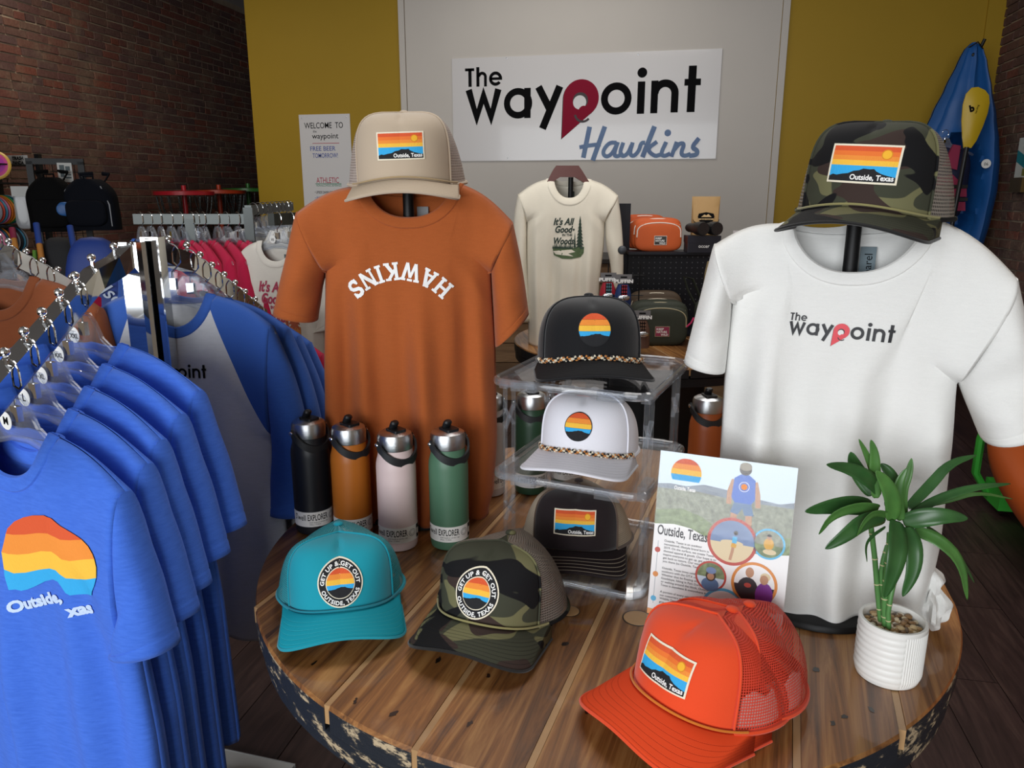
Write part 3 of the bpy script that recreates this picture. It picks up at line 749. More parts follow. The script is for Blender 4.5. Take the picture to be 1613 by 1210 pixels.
# off-white shirt
rzw = YAW - 0.34
Ow = hv(0.50, 1.135, TZ); vp = VPlane(Ow, rzw); g = vp.xz
shirt_stand('black stand with oval base under the off-white shirt', Ow + HD * 0.0, rzw, g(1345, 330)[1], bw=0.1, bd=0.085)
tee_w = thing('white_tshirt', 'off-white short-sleeved shirt with small red and black pin logo on the chest', 'shirt', Ow, rzw)
Tw = Tee(g(1230, 352), g(1474, 345), 0.087, 0.02, g(1126, 385), g(1600, 436), [g(1152, 475), g(1141, 595), g(1134, 720), g(1142, 860), g(1165, 960)], [g(1508, 600), g(1500, 700), g(1482, 850), g(1462, 940)],
         (0.006, 0.008), depth=0.062, folds=0.020, seed=8, ns=100, nt=100, armd=0.055)
Tw.build(tee_w, F_white, sleeves=(dict(top=[g(1126, 385), g(1104, 470), g(1080, 566)], bot=[g(1152, 475), g(1149, 520), g(1142, 584)], d0=0.055, d1=0.055, seed=4, wr=0.006),
                                  dict(top=[g(1600, 436), g(1622, 540), g(1634, 668)], bot=[g(1508, 600), g(1522, 635), g(1545, 690)], d0=0.055, d1=0.07, seed=5, wr=0.007)), collar_w=0.018)
neck_label(tee_w, Tw, '#66757c', 'apparel')
art = Art(); a0 = Vector(g(1241, 516)); a1 = Vector(g(1401, 534)); dv = a1 - a0; kk = dv.length / 1311; th = math.atan2(dv.y, dv.x)
waypoint_logo(art, 0, 0, kk, mat('charcoal_ink', '#26272b', rough=0.6), M_brightred, F_white)
c_, s_ = cos(th), sin(th)
art.build('chest_print', tee_w, lambda x, y, h: Tw.surf(a0.x + x * c_ - y * s_, a0.y + x * s_ + y * c_, h * 0.6), 0.012)
# knotted, bunched hem lying on the table beside the pot
def bunch(parent, c, sc, seed, m):
    rn = random.Random(seed); mb = MB(); rows = []
    for i in range(17):
        v = i / 16; row = []
        for k in range(28):
            u = 2 * pi * k / 28
            r = 1 + 0.22 * sin(5 * u + 3 * v + seed) + 0.14 * sin(9 * u - 4 * v) + 0.08 * sin(13 * v + 2 * u)
            r *= sin(pi * (0.04 + 0.92 * v)) ** 0.6
            row.append(Vector(c) + Vector((sc[0] * r * cos(u), sc[1] * r * sin(u), sc[2] * (v * 2 - 1) + sc[2] * 0.2 * sin(3 * u + seed))))
        rows.append(row)
    mb.grid(rows, 0, wrapu=True); return mb.build('bunched_hem', m, parent)
q = g(1462, 985); bunch(tee_w, (q[0] - 0.004, -0.02, 0.042), (0.022, 0.035, 0.03), 2, F_white); bunch(tee_w, (q[0] - 0.02, 0.0, 0.075), (0.03, 0.035, 0.03), 5, F_white)
# ================================================================ HATS
def mesh_mat(name, col, hole=0.5, scale=420):
    """trucker mesh: knitted holes let the light through"""
    if name in MATS: return MATS[name]
    m = bpy.data.materials.new(name); m.use_nodes = True; MATS[name] = m
    nt = m.node_tree; b = nt.nodes['Principled BSDF']; N = nt.nodes.new; L = nt.links.new
    b.inputs['Roughness'].default_value = 0.7
    uv = N('ShaderNodeUVMap'); sp = N('ShaderNodeSeparateXYZ'); L(uv.outputs[0], sp.inputs[0])
    def sn(o, f, ph=0):
        a = N('ShaderNodeMath'); a.operation = 'MULTIPLY_ADD'; a.inputs[1].default_value = f; a.inputs[2].default_value = ph; L(o, a.inputs[0])
        s_ = N('ShaderNodeMath'); s_.operation = 'SINE'; L(a.outputs[0], s_.inputs[0]); return s_.outputs[0]
    f = 2 * pi / 0.0066
    sx, sy = sn(sp.outputs[0], f), sn(sp.outputs[1], f)
    mu = N('ShaderNodeMath'); mu.operation = 'MULTIPLY'; L(sx, mu.inputs[0]); L(sy, mu.inputs[1])
    gt = N('ShaderNodeMath'); gt.operation = 'ABSOLUTE'; L(mu.outputs[0], gt.inputs[0])
    rr = N('ShaderNodeMapRange'); rr.inputs[1].default_value = 0.42; rr.inputs[2].default_value = 0.56; L(gt.outputs[0], rr.inputs[0])
    if callable(col): col(nt, b)
    else: b.inputs['Base Color'].default_value = rgb(col)
    tr = N('ShaderNodeBsdfTransparent'); mx = N('ShaderNodeMixShader'); sc = N('ShaderNodeMath'); sc.operation = 'MULTIPLY'; sc.inputs[1].default_value = hole * 1.6; sc.use_clamp = True
    L(rr.outputs[0], sc.inputs[0]); L(sc.outputs[0], mx.inputs[0]); L(b.outputs[0], mx.inputs[1]); L(tr.outputs[0], mx.inputs[2])
    L(mx.outputs[0], nt.nodes['Material Output'].inputs[0])
    return m
def camo_nodes(nt, b, sc=10.0):
    N = nt.nodes.new; L = nt.links.new
    tc = N('ShaderNodeTexCoord'); base = None
    prev = None
    for i, (c, th, off, s_) in enumerate((('#6d6b4c', 0.53, 0.0, 1.0), ('#3a2e2a', 0.57, 5.0, 1.15), ('#141416', 0.54, 11.0, 1.05))):
        mp = N('ShaderNodeMapping'); mp.inputs['Location'].default_value = (off, off * .7, off * .3); mp.inputs['Scale'].default_value = (sc * s_ * 0.8, sc * s_ * 0.8, sc * s_ * 1.45); L(tc.outputs['Object'], mp.inputs[0])
        n = N('ShaderNodeTexNoise'); n.inputs['Scale'].default_value = 1.0; n.inputs['Detail'].default_value = 1.0; n.inputs['Distortion'].default_value = 0.8; L(mp.outputs[0], n.inputs[0])
        g_ = N('ShaderNodeMapRange'); g_.inputs[1].default_value = th; g_.inputs[2].default_value = th + 0.006; L(n.outputs[0], g_.inputs[0])
        mx = N('ShaderNodeMix'); mx.data_type = 'RGBA'; mx.inputs[7].default_value = rgb(c)
        if prev is None: mx.inputs[6].default_value = rgb('#3d3f33')
        else: L(prev, mx.inputs[6])
        L(g_.outputs[0], mx.inputs[0]); prev = mx.outputs[2]
    L(prev, b.inputs['Base Color'])
def camo_mat(name, rough=0.85):
    m = mat(name, '#3d3f33', rough=rough, spec=0.2); camo_nodes(m.node_tree, m.node_tree.nodes['Principled BSDF']); return m
def brim_mat(name, base, thread, rows=6, camo=False):
    """visor cloth with rows of stitching that follow its edge (uv: across, outwards)"""
    if name in MATS: return MATS[name]
    m = camo_mat(name) if camo else mat(name, base, rough=0.85, spec=0.25, bump=0.15, bs=500)
    nt = m.node_tree; b = nt.nodes['Principled BSDF']; N = nt.nodes.new; L = nt.links.new
    uv = N('ShaderNodeUVMap'); sp = N('ShaderNodeSeparateXYZ'); L(uv.outputs[0], sp.inputs[0])
    ml = N('ShaderNodeMath'); ml.operation = 'MULTIPLY'; ml.inputs[1].default_value = rows / 0.72; L(sp.outputs[1], ml.inputs[0])
    fr = N('ShaderNodeMath'); fr.operation = 'FRACT'; L(ml.outputs[0], fr.inputs[0])
    d = N('ShaderNodeMath'); d.operation = 'SUBTRACT'; d.inputs[1].default_value = 0.5; L(fr.outputs[0], d.inputs[0])
    ab = N('ShaderNodeMath'); ab.operation = 'ABSOLUTE'; L(d.outputs[0], ab.inputs[0])
    rr = N('ShaderNodeMapRange'); rr.inputs[1].default_value = 0.05 if rows == 5 else 0.02; rr.inputs[2].default_value = 0.13 if rows == 5 else 0.08; rr.inputs[3].default_value = 1; rr.inputs[4].default_value = 0; L(ab.outputs[0], rr.inputs[0])
    lim = N('ShaderNodeMath'); lim.operation = 'GREATER_THAN'; lim.inputs[1].default_value = 0.26; L(sp.outputs[1], lim.inputs[0])
    mk = N('ShaderNodeMath'); mk.operation = 'MULTIPLY'; L(rr.outputs[0], mk.inputs[0]); L(lim.outputs[0], mk.inputs[1])
    # dashes along the row
    da = N('ShaderNodeMath'); da.operation = 'MULTIPLY'; da.inputs[1].default_value = 330; L(sp.outputs[0], da.inputs[0])
    ds = N('ShaderNodeMath'); ds.operation = 'SINE'; L(da.outputs[0], ds.inputs[0])
    dr = N('ShaderNodeMapRange'); dr.inputs[1].default_value = -0.6; dr.inputs[2].default_value = 0.0; dr.inputs[3].default_value = 0.25; dr.inputs[4].default_value = 1; L(ds.outputs[0], dr.inputs[0])
    mk2 = N('ShaderNodeMath'); mk2.operation = 'MULTIPLY'; L(mk.outputs[0], mk2.inputs[0]); L(dr.outputs[0], mk2.inputs[1])
    if thread:
        mx = N('ShaderNodeMix'); mx.data_type = 'RGBA'; mx.inputs[7].default_value = rgb(thread)
        lk = b.inputs['Base Color'].links
        if lk: L(lk[0].from_socket, mx.inputs[6])
        else: mx.inputs[6].default_value = rgb(base)
        L(mk2.outputs[0], mx.inputs[0]); L(mx.outputs[2], b.inputs['Base Color'])
    bp = N('ShaderNodeBump'); bp.invert = True; bp.inputs['Strength'].default_value = 0.45; bp.inputs['Distance'].default_value = 0.002; L(mk.outputs[0], bp.inputs['Height']); L(bp.outputs[0], b.inputs['Normal'])
    return m
HA, HBF, HBB = 0.088, 0.098, 0.106     # half width, front and back reach of the crown
class Hat:
    def __init__(s, H=0.108, nf=3.8, nb=2.4, lean=0.008, split=64, arch=0.014, flare=0.0):
        s.H, s.nf, s.nb, s.lean, s.split, s.arch, s.flare = H, nf, nb, lean, split, arch, flare
    def z0(s, ph):
        a = abs(ph); return -s.arch * sstep(0, RAD(80), a)
    def crown(s, ph, th, grow=0.0):
        a = abs(ph); n = lerp(s.nf, s.nb, sstep(RAD(s.split), RAD(s.split + 50), a))
        h = sin(min(th, pi / 2)); g = max(0.0, 1 - h ** n) ** (1 / n)
        b_ = HBF if a < pi / 2 else HBB
        fl = 1 + s.flare * sstep(RAD(60), RAD(110), a) * (1 - h)
        z0 = s.z0(ph); x = (HA + grow) * g * sin(ph) * fl; y = -(b_ + grow) * g * cos(ph) * (fl if a > pi / 2 else 1)
        z = z0 + (s.H + grow - z0) * h
        y += s.lean * h * (1 - abs(sin(ph)))          # the front slopes back
        # pinch in the middle of the front, near the top
        if a < 0.5: z -= 0.004 * math.exp(-(ph / 0.10) ** 2) * sstep(0.84, 0.98, h) * (1 - h) * 8; y += 0.005 * math.exp(-(ph / 0.09) ** 2) * sstep(0.8, 0.93, h) * (1 - sstep(0.95, 1, h))
        return Vector((x, y, z))
    def front(s, x, z, lift):
        """front panel surface over (x, z)"""
        ph = 0.0
        for _ in range(6):
            z0 = s.z0(ph); h = min(0.999, max(0.001, (z - z0) / (s.H - z0))); th = math.asin(h); g = (1 - h ** s.nf) ** (1 / s.nf)
            ph = math.asin(max(-0.99, min(0.99, x / (HA * g))))
        p = s.crown(ph, th); nrm = Vector((x / HA, -cos(ph) * HA / HBF * 1.2, 0.12)).normalized()
        return p + nrm * (0.0012 + lift)
    def build(s, t, m_front, m_back, m_brim, m_button=None, m_pipe=None, brim_len=0.064, brim_droop=0.030, brim_w=0.094, rope=None, strap=None, under=None, seam=None):
        NP, NT = 44, 30; lim = RAD(s.split)
        def patch(p0, p1, n, grow=0.0, hole=False):
            rows, uvs = [], []
            for i in range(NT + 1):
                th = (pi / 2) * (1 - (1 - i / NT) ** 1.35); r_, u_ = [], []
                for j in range(n + 1):
                    ph = lerp(p0, p1, j / n); p = s.crown(ph if ph <= pi else ph - 2 * pi, th, grow); r_.append(p); u_.append((ph * 0.093, th * 0.085))
                rows.append(r_); uvs.append(u_)
            return rows, uvs
        mb = MB(); r_, u_ = patch(-lim, lim, NP); mb.grid(r_, 0, uvs=u_); mb.build('front_panel', m_front, t, True, 0.0025)
        # back: two mesh panels with an arched opening above the strap
        for sd in (0, 1):
            mb = MB(); r_, u_ = patch(lim, pi, 30) if sd == 0 else patch(pi, 2 * pi - lim, 30)
            nj = 31; cut = MB()
            for i in range(NT):
                for j in range(30):
                    ph = (j + .5) / 30; ph = lerp(lim, pi, ph) if sd == 0 else lerp(pi, 2 * pi - lim, ph)
                    da = abs(ph - pi); hh = i / NT
                    if da < RAD(30) and hh < 0.34 * sqrt(max(0, 1 - (da / RAD(30)) ** 2)): continue
                    q = (i * nj + j, i * nj + j + 1, (i + 1) * nj + j + 1, (i + 1) * nj + j); mb.f.append(q); mb.mi.append(0)
            mb.v = [tuple(p) for r in r_ for p in r]; mb.uv = [u for r in u_ for u in r]
            mb.build('mesh_panel' if m_back.name.endswith('mesh') else 'back_panel', m_back, t, True)
        pm_ = m_pipe or m_front
        # piping over the panel joints and round the lower edge
        pp = MB()
        for sg in (-1, 1): pp.tube([s.crown(sg * lim, pi / 2 * k / 16, 0.0008) for k in range(17)], 0.0016, 6)
        pp.tube([s.crown(lerp(lim, 2 * pi - lim, k / 40) if lerp(lim, 2 * pi - lim, k / 40) <= pi else lerp(lim, 2 * pi - lim, k / 40) - 2 * pi, 0.0, 0.001) for k in range(41)], 0.0032, 6, flat=(1, 1))
        pp.build('piping', pm_, t)
        mb = MB(); mb.ball((0, s.lean * 1.0, s.H + 0.001), 0.0085, 14, 8, sc=(1, 1, 0.5)); mb.build('button', m_button or m_front, t)
        # visor
        NA, NR = 40, 16; rows, uvs = [], []
        A_ = RAD(80)
        def vis(a, r, dz=0.0):
            ph = a * A_; i_ = s.crown(ph, 0.0, 0.001)
            xo = brim_w * sin(a * pi / 2) ; yo = i_.y
            q = abs(sin(a * pi / 2)); yf = -(HBF + brim_len * (1 - q ** 3.2) ** (1 / 2.4)) if q < 1 else i_.y
            yf = min(yf, i_.y - 0.002); x = lerp(i_.x, xo, r); y = lerp(i_.y, yf, r)
            zin = i_.z; zo = -brim_droop * (xo / brim_w) ** 2 - 0.016
            z = lerp(zin, zo, r ** 1.15) ; return Vector((x, y, z + dz))
        for i in range(NR + 1):
            r_, u_ = [], []
            for j in range(NA + 1):
                a = lerp(-1, 1, j / NA); r_.append(vis(a, i / NR)); u_.append((a, i / NR))
            rows.append(r_); uvs.append(u_)
        mb = MB(); mb.grid(rows, 0, flip=True, uvs=uvs); o = mb.build('visor', m_brim, t, True, 0.0034, -1)
        ed = MB(); ed.tube([vis(lerp(-1, 1, k / 48), 1.0, -0.0016) for k in range(49)], 0.0023, 6); ed.build('visor_edge', under or m_front, t)
        # rope or cord where visor meets crown
        if rope:
            pts = [s.crown(lerp(-RAD(74), RAD(74), k / 60), 0.0, 0.003) + Vector((0, -0.0008, 0.0032)) for k in range(61)]
            rad, mats_ = rope
            if len(mats_) == 1:
                mb = MB(); mb.tube(pts, rad, 6); mb.build('cord', mats_[0], t)
            else:      # braided: short slanted strands in turn
                mb = MB(); n = 46
                for k in range(n):
                    f = lambda u: pts[0] if u <= 0 else (pts[-1] if u >= 1 else pts[int(u * 60)].lerp(pts[min(60, int(u * 60) + 1)], u * 60 - int(u * 60)))
                    a, b = f(k / n), f((k + 2.1) / n); up = Vector((0, -0.0004, rad * 0.75)); sg = 1 if k % 2 else -1
                    mb.tube([a - up * sg, (a + b) / 2 + Vector((0, -rad * .3, 0)), b + up * sg], rad * 0.72, 6, mi=k % len(mats_))
                mb.build('braided_rope', mats_, t)
        st = MB()
        pts = [s.crown(pi + lerp(-RAD(34), RAD(34), k / 14) if pi + lerp(-RAD(34), RAD(34), k / 14) <= pi else pi + lerp(-RAD(34), RAD(34), k / 14) - 2 * pi, 0.0, -0.002) for k in range(15)]
        for a, b in zip(pts, pts[1:]): st.add([a, b, b + Vector((0, 0, .017)), a + Vector((0, 0, .017))], [(0, 1, 2, 3)])
        st.build('snap_strap', strap or m_front, t, True, 0.0015)
        sb = MB(); rr = []
        for th_ in (0.0, 0.12, 0.24): rr.append([s.crown(lerp(-pi * .8, pi * .8, k / 40), th_, -0.005) for k in range(41)])
        sb.grid(rr); sb.build('sweatband', under or m_front, t, True, 0.0015)
    def patch(s, t, kind, w=0.068, zc=0.055, tilt=0.0, xoff=0.0):
        a = Art()
        if kind == 'rect': sunset_rect(a, w, w * 0.58)
        elif kind == 'round': sunset_round(a, w / 2)
        elif kind == 'badge':
            r = w / 2; a.disc(0, 0, r, M_bord, 1, 44); a.disc(0, 0, r * .94, M_emb, 2, 44); a.disc(0, 0, r * .64, M_bord, 3, 40)
            b2 = Art(); b2.mats = a.mats; b2.it = a.it; sunset_round(b2, r * .60, 4, None)
            a.text('GET UP & GET OUT', 0, 0, r * .235, white_ink, 5, bold=0.03, space=1.1, arc=(0, 0, r * .70, 90, False), width=r * 2.28)
            a.text('OUTSIDE, TEXAS', 0, 0, r * .235, white_ink, 5, bold=0.03, space=1.1, arc=(0, 0, r * .885, 270, True), width=r * 2.2)
        c, n = cos(tilt), sin(tilt)
        return a.build('patch', t, lambda x, y, h: s.front(xoff + x * c - y * n, zc + x * n + y * c, h), 0.008, 0.00025)
def settle(t, z, meshes=None):
    """drop a thing until its lowest point touches height z"""
    bpy.context.view_layer.update(); lo = 9
    for ch in t.children:
        if ch.type == 'MESH':
            M = t.matrix_basis @ ch.matrix_basis
            for v in ch.data.vertices: lo = min(lo, (M @ v.co).z)
    t.location.z += z - lo
def place_hat(label, P, rz, pitch=0.0, roll=0.0, scale=1.0, rest=None, group=None):
    t = thing('trucker_hat', label, 'hat', P, 0); t.rotation_euler = (Matrix.Rotation(rz, 3, 'Z') @ Matrix.Rotation(roll, 3, 'Y') @ Matrix.Rotation(pitch, 3, 'X')).to_euler()
    t.scale = (scale,) * 3
    if group: t['group'] = group
    return t
def cloth(name, col, **k): return mat(name, col, rough=0.8, spec=0.25, bump=0.12, bs=700, sheen=0.2, **k)
# khaki hat on the orange shirt
c_tan = cloth('tan_foam', '#b9a893')
P = atd(640, 277, 1.47); t = place_hat('tan trucker hat with rectangular sunset patch on top of the orange shirt', P, YAW + 0.05, RAD(4), RAD(-1), 1.08)
h = Hat(flare=0.24, H=0.106, nf=4.6, lean=0.02); h.build(t, c_tan, mesh_mat('taupe_mesh', '#b3a69e', 0.4), brim_mat('tan_visor', '#b9a893', '#d8cab5', 6), rope=(0.0016, [cloth('tan_cord', '#a8926f')]), under=c_tan, brim_droop=0.016, brim_len=0.058); h.patch(t, 'rect', 0.077, 0.052, RAD(1))
# camouflage hat on the white shirt
m_camo = camo_mat('camouflage_foam'); m_cmesh = mesh_mat('camo_mesh', '#857d74', 0.55)
m_cvis = brim_mat('camo_visor', '#3d3f33', '#1d1c18', 7, True); m_ccord = cloth('olive_cord', '#8b8557')
P = atd(1372, 322, 1.085); t = place_hat('camouflage trucker hat with rectangular sunset patch on top of the white shirt', P, YAW - 0.62, RAD(1), RAD(3), 1.02)
h = Hat(flare=0.2, H=0.108, nf=4.6, lean=0.02); h.build(t, m_camo, m_cmesh, m_cvis, m_button=m_camo, rope=(0.0016, [m_ccord]), under=cloth('black_underside', '#1a1a1a'), brim_droop=0.02, brim_len=0.058); h.patch(t, 'rect', 0.084, 0.053, RAD(-1))
# teal hat on the table
c_teal = cloth('teal_foam', '#0f93a6')
P = atz(540, 955, TZ); t = place_hat('teal trucker hat with round patch lying in front of the bottles', P, YAW + 0.22, RAD(-4), 0, 1.0)
h = Hat(flare=0.2, H=0.088, lean=0.04, nf=4.8); h.build(t, c_teal, mesh_mat('teal_mesh', '#3aa0ac', 0.45), brim_mat('teal_visor', '#0f93a6', '#35adbd', 6), rope=(0.0017, [cloth('teal_cord', '#0c7f91')]), under=c_teal, brim_len=0.054, brim_droop=0.022); h.patch(t, 'badge', 0.067, 0.038); settle(t, TZ + 0.0005)
# camouflage hat on the table
P = atz(786, 978, TZ); t = place_hat('camouflage trucker hat with round patch lying on the table below the clear stand', P, YAW - 0.36, RAD(-5), RAD(1), 1.02)
h = Hat(flare=0.2, H=0.09, lean=0.04, nf=4.8); h.build(t, m_camo, m_cmesh, m_cvis, m_button=m_camo, rope=(0.0016, [m_ccord]), under=cloth('black_underside', '#1a1a1a'), brim_len=0.056, brim_droop=0.022); h.patch(t, 'badge', 0.067, 0.039, 0, -0.004); settle(t, TZ + 0.0005)
# two nested orange hats in the front
c_or = cloth('vermilion_foam', '#e2491f'); m_omesh = mesh_mat('vermilion_mesh', '#d8402a', 0.6); m_inner = cloth('pale_inner_layer', '#f3e3de')
P0 = atz(1112, 1112, TZ)
fw = Vector((sin(YAW - 0.98), -cos(YAW - 0.98), 0))
for i in range(2):
    P = P0 - fw * (0.036 * i); t = place_hat(('front' if i == 0 else 'rear') + (' vermilion trucker hat with sunset patch, nearest on the table' if i == 0 else ' vermilion trucker hat tucked behind its twin, nearest on the table'), P, YAW - 0.98, RAD(-5), 0, 1.03 - 0.03 * i, group='nested vermilion hats')
    h = Hat(flare=0.1, H=0.088, lean=0.03, nf=4.6); h.build(t, c_or, m_omesh, brim_mat('vermilion_visor', '#e2491f', '#c63c18', 6), rope=(0.0017, [cloth('amber_cord', '#c9731f')]), under=c_or, brim_droop=0.022, brim_len=0.062)
    if i == 0: h.patch(t, 'rect', 0.075, 0.041)
    for sd in (-1, 1):  # pale scalloped shells just inside the side mesh
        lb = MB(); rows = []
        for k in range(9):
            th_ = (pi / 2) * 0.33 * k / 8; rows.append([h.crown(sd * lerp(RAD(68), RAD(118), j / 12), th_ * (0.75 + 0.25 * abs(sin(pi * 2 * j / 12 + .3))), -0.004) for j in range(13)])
        lb.grid(rows); lb.build('pale_inner_shell', m_inner, t, True, 0.001)
    settle(t, TZ + 0.0005)
# ================================================================ BOTTLES
M_lab = mat('white_paper_label', '#eceae6', rough=0.6)
def bottle_mesh():
    B = {}
    m = MB(); m.lathe([(0.0325, 0.0), (0.0355, 0.002), (0.037, 0.008), (0.0375, 0.02), (0.0375, 0.172), (0.0368, 0.183), (0.0345, 0.193), (0.0328, 0.2), (0.0325, 0.212)], 48); B['body'] = m
    m = MB(); m.lathe([(0.0315, 0.212), (0.0328, 0.2125), (0.0332, 0.216), (0.0332, 0.236), (0.031, 0.243), (0.024, 0.2475), (0.012, 0.2495), (0.001, 0.25)], 48); B['cap'] = m
    m = MB(); m.rbox(-0.013, 0.013, -0.021, 0.012, 0.247, 0.2525, 0.004); m.tube([(0, 0.006, 0.250), (0, 0.002, 0.258), (0, -0.002, 0.264), (0, -0.003, 0.267)], [0.0085, 0.0085, 0.0085, 0.006], 14, flat=(1, .8)); B['spout'] = m
    m = MB(); n = 26; rows = []
    for k in range(n + 1):      # carry loop hanging forward from two studs
        a = pi * k / n; x = 0.0395 * cos(a); y = -0.030 * abs(sin(a)); z = 0.226 - 0.037 * abs(sin(a)) ** 0.85
        t_ = Vector((-0.0395 * sin(a), -0.03 * cos(a), 0)).normalized(); o_ = Vector((x, y, 0)).normalized() * 0.0022
        wd = 0.008
        u_ = Vector((0, 0, 1)); C_ = Vector((x, y - (0.004 if 0.2 < a < 2.9 else 0), z))
        rows.append([C_ - u_ * wd - o_, C_ - u_ * wd + o_, C_ + u_ * wd + o_, C_ + u_ * wd - o_])
    m.grid(rows, 0, wrapu=True); B['carry_loop'] = m
    for sg in (-1, 1):
        m = MB(); m.lathe([(0.0045, 0), (0.0045, 0.001), (0.003, 0.0025), (0.001, 0.003)], 14, Matrix.Translation((sg * 0.0415, 0, 0.226)) @ Matrix.Rotation(RAD(90) * sg, 4, 'Y')); B['stud%d' % sg] = m
    return B
BM = bottle_mesh()
BME = {'cap': BM['cap'].mesh('cap', steel), 'spout': BM['spout'].mesh('spout', blk), 'carry_loop': BM['carry_loop'].mesh('carry_loop', mat('black_silicone', '#1b1d20', rough=0.55)),
       'stud-1': BM['stud-1'].mesh('stud', chrome), 'stud1': BM['stud1'].mesh('stud', chrome)}
def label_art(parent, turn):
    a = Art(); R = 0.0378; w = 2 * pi * R
    a.rect(-w * 0.36, 0.020, w * 0.36, 0.053, M_lab, 0)
    a.text("S'well", -0.046, 0.0345, 0.018, black_ink, 1, bold=0.01, width=0.027); a.text('EXPLORER', -0.015, 0.0345, 0.019, black_ink, 1, bold=0.015, width=0.041)
    a.text('with built-in straw cap', -0.012, 0.0288, 0.0042, black_ink, 1); a.text('24oz / 710ml', -0.012, 0.0243, 0.0042, black_ink, 1)
    a.ring(0.0375, 0.0385, 0.0072, 0.0079, black_ink, 1, 0, 360, 24); a.ring(0.0375, 0.0385, 0.0046, 0.0052, black_ink, 1, 0, 360, 20)
    a.rect(0.050, 0.022, 0.061, 0.051, black_ink, 1); a.rect(0.052, 0.030, 0.059, 0.042, M_lab, 2)
    f = lambda x, y, h: Vector(((R + h) * sin(x / R + turn), -(R + h) * cos(x / R + turn), y))
    return a.build('paper_label', parent, f, 0.004, 0.0001)
def bottle(label, P, rz, col, turn=0.0, group=None):
    t = thing('water_bottle', label, 'bottle', P, rz, group); t.scale = (1, 1, 0.935)
    bm_ = mat('powder_coat_' + col, col, rough=0.42, spec=0.45, bump=0.06, bs=1500)
    put('bottle_body', BM['body'].mesh('bottle_body', bm_), t)
    cp = put('cap', BME['cap'], t); put('spout', BME['spout'], cp); lp = put('carry_loop', BME['carry_loop'], t)
    put('stud', BME['stud-1'], lp); put('stud', BME['stud1'], lp); label_art(t, turn)
    return t
for lb, px, py, col, dz, tn in (('black steel water bottle, leftmost in front of the orange shirt', 494, 836, '#17191e', 0.42, -0.1), ('orange steel water bottle between the black and pink ones', 556, 848, '#b8691f', 0.36, -0.1),
                                ('pale pink steel water bottle behind the teal hat', 627, 862, '#dcc6c4', 0.28, -0.35), ('green steel water bottle at the right end of the front row', 708, 860, '#4c7159', 0.2, -0.3)):
    P = atz(px, py, TZ); bottle(lb, P + UPZ * 0.0005 + HD * 0.012, YAW + dz + 0.5, col, tn - 0.5, 'row of steel bottles on the big table')
bottle('dark green steel water bottle seen through the left side of the clear stand', atz(836, 772, TZ) + UPZ * .0005, YAW + 0.3, '#24432f')
bottle('dark grey-green steel water bottle hidden behind the white hat', atz(892, 760, TZ) + UPZ * .0005, YAW + 0.1, '#2f4a3c')
bottle('white steel water bottle half hidden behind the orange shirt', atz(770, 775, TZ) + UPZ * .0005, YAW + 0.6, '#c9c3c2', 0.6)
bottle('rust steel water bottle standing behind the printed card', atz(1106, 780, TZ) + UPZ * .0005, YAW + 0.15, '#a04f21')

# ================================================================ CLEAR DISPLAY STAND
A_clear = clear('clear_acrylic', (0.97, 0.975, 0.98), 0.03, 1.45, 0.015); A_edge = clear('frosted_acrylic_edge', (0.90, 0.92, 0.95), 0.05, 1.5, 0.07)
A_post = clear('clear_post', (0.95, 0.96, 0.97), 0.04, 1.5, 0.03)
q0 = hv(-0.020, 1.262, 0); q1 = hv(0.208, 1.158, 0); ux = (q1 - q0); sw = ux.length; srz = math.atan2(ux.y, ux.x); sd = 0.27
st = thing('display_stand', 'three-tier clear plastic display stand holding three hats', 'stand', Vector((q0.x, q0.y, TZ + 0.0008)), srz)
levels = (0.0, 0.178, 0.345)
for zl in levels:
    m = MB(); r = 0.03; m.rbox(-0.012, sw + 0.012, -0.012, sd + 0.012, zl, zl + 0.004, r, 6); sh = m.build('shelf', A_clear, st, True)
    rim = []
    for cx, cy, a0 in ((sw + .012 - r, sd + .012 - r, 0), (-.012 + r, sd + .012 - r, 90), (-.012 + r, -.012 + r, 180), (sw + .012 - r, -.012 + r, 270)):
        for k in range(7): a = RAD(a0 + 15 * k); rim.append((cx + r * cos(a), cy + r * sin(a), zl + 0.006))
    m = MB(); m.tube(rim, 0.006, 8, closed=True, flat=(1, 1.2)); m.build('rim', A_edge, sh)
    for cx in (0.05, sw - 0.05):
        for cy in (-0.014, sd + 0.014): m = MB(); m.box(cx - 0.022, cx + 0.022, cy - 0.006, cy + 0.006, zl - 0.004, zl + 0.012); m.build('clip', A_edge, sh, False)
for i in range(2):
    z0, z1 = levels[i] + 0.01, levels[i + 1] - 0.002
    for cx in (0.0, sw):
        for y0 in (0.02, sd - 0.055):
            m = MB()
            for yy in (y0, y0 + 0.035): m.tube([(cx, yy, z0), (cx, yy, z1)], 0.0042, 8)
            m.build('post_pair', A_post, st, True)
            zc = (z0 + z1) / 2; m = MB(); y1 = y0 + 0.035
            for a, b in (((y0, zc + 0.03), ((y0 + y1) / 2, zc + 0.012)), (((y0 + y1) / 2, zc + 0.012), (y1, zc + 0.03)), ((y0, zc - 0.005), ((y0 + y1) / 2, zc + 0.012)), (((y0 + y1) / 2, zc + 0.012), (y1, zc - 0.005))):
                m.tube([(cx, a[0], a[1]), (cx, b[0], b[1])], 0.0045, 6, flat=(1, 0.6))
            m.build('brace', A_edge, st, True)
            for zz in (z0, z1):
                m = MB(); m.box(cx - 0.008, cx + 0.008, y0 - 0.008, y1 + 0.008, zz - 0.008, zz + 0.006); m.build('corner_joint', A_edge, st, False)
def onstand(lx, ly, z): return st.location + Vector((cos(srz) * lx - sin(srz) * ly, sin(srz) * lx + cos(srz) * ly, z))
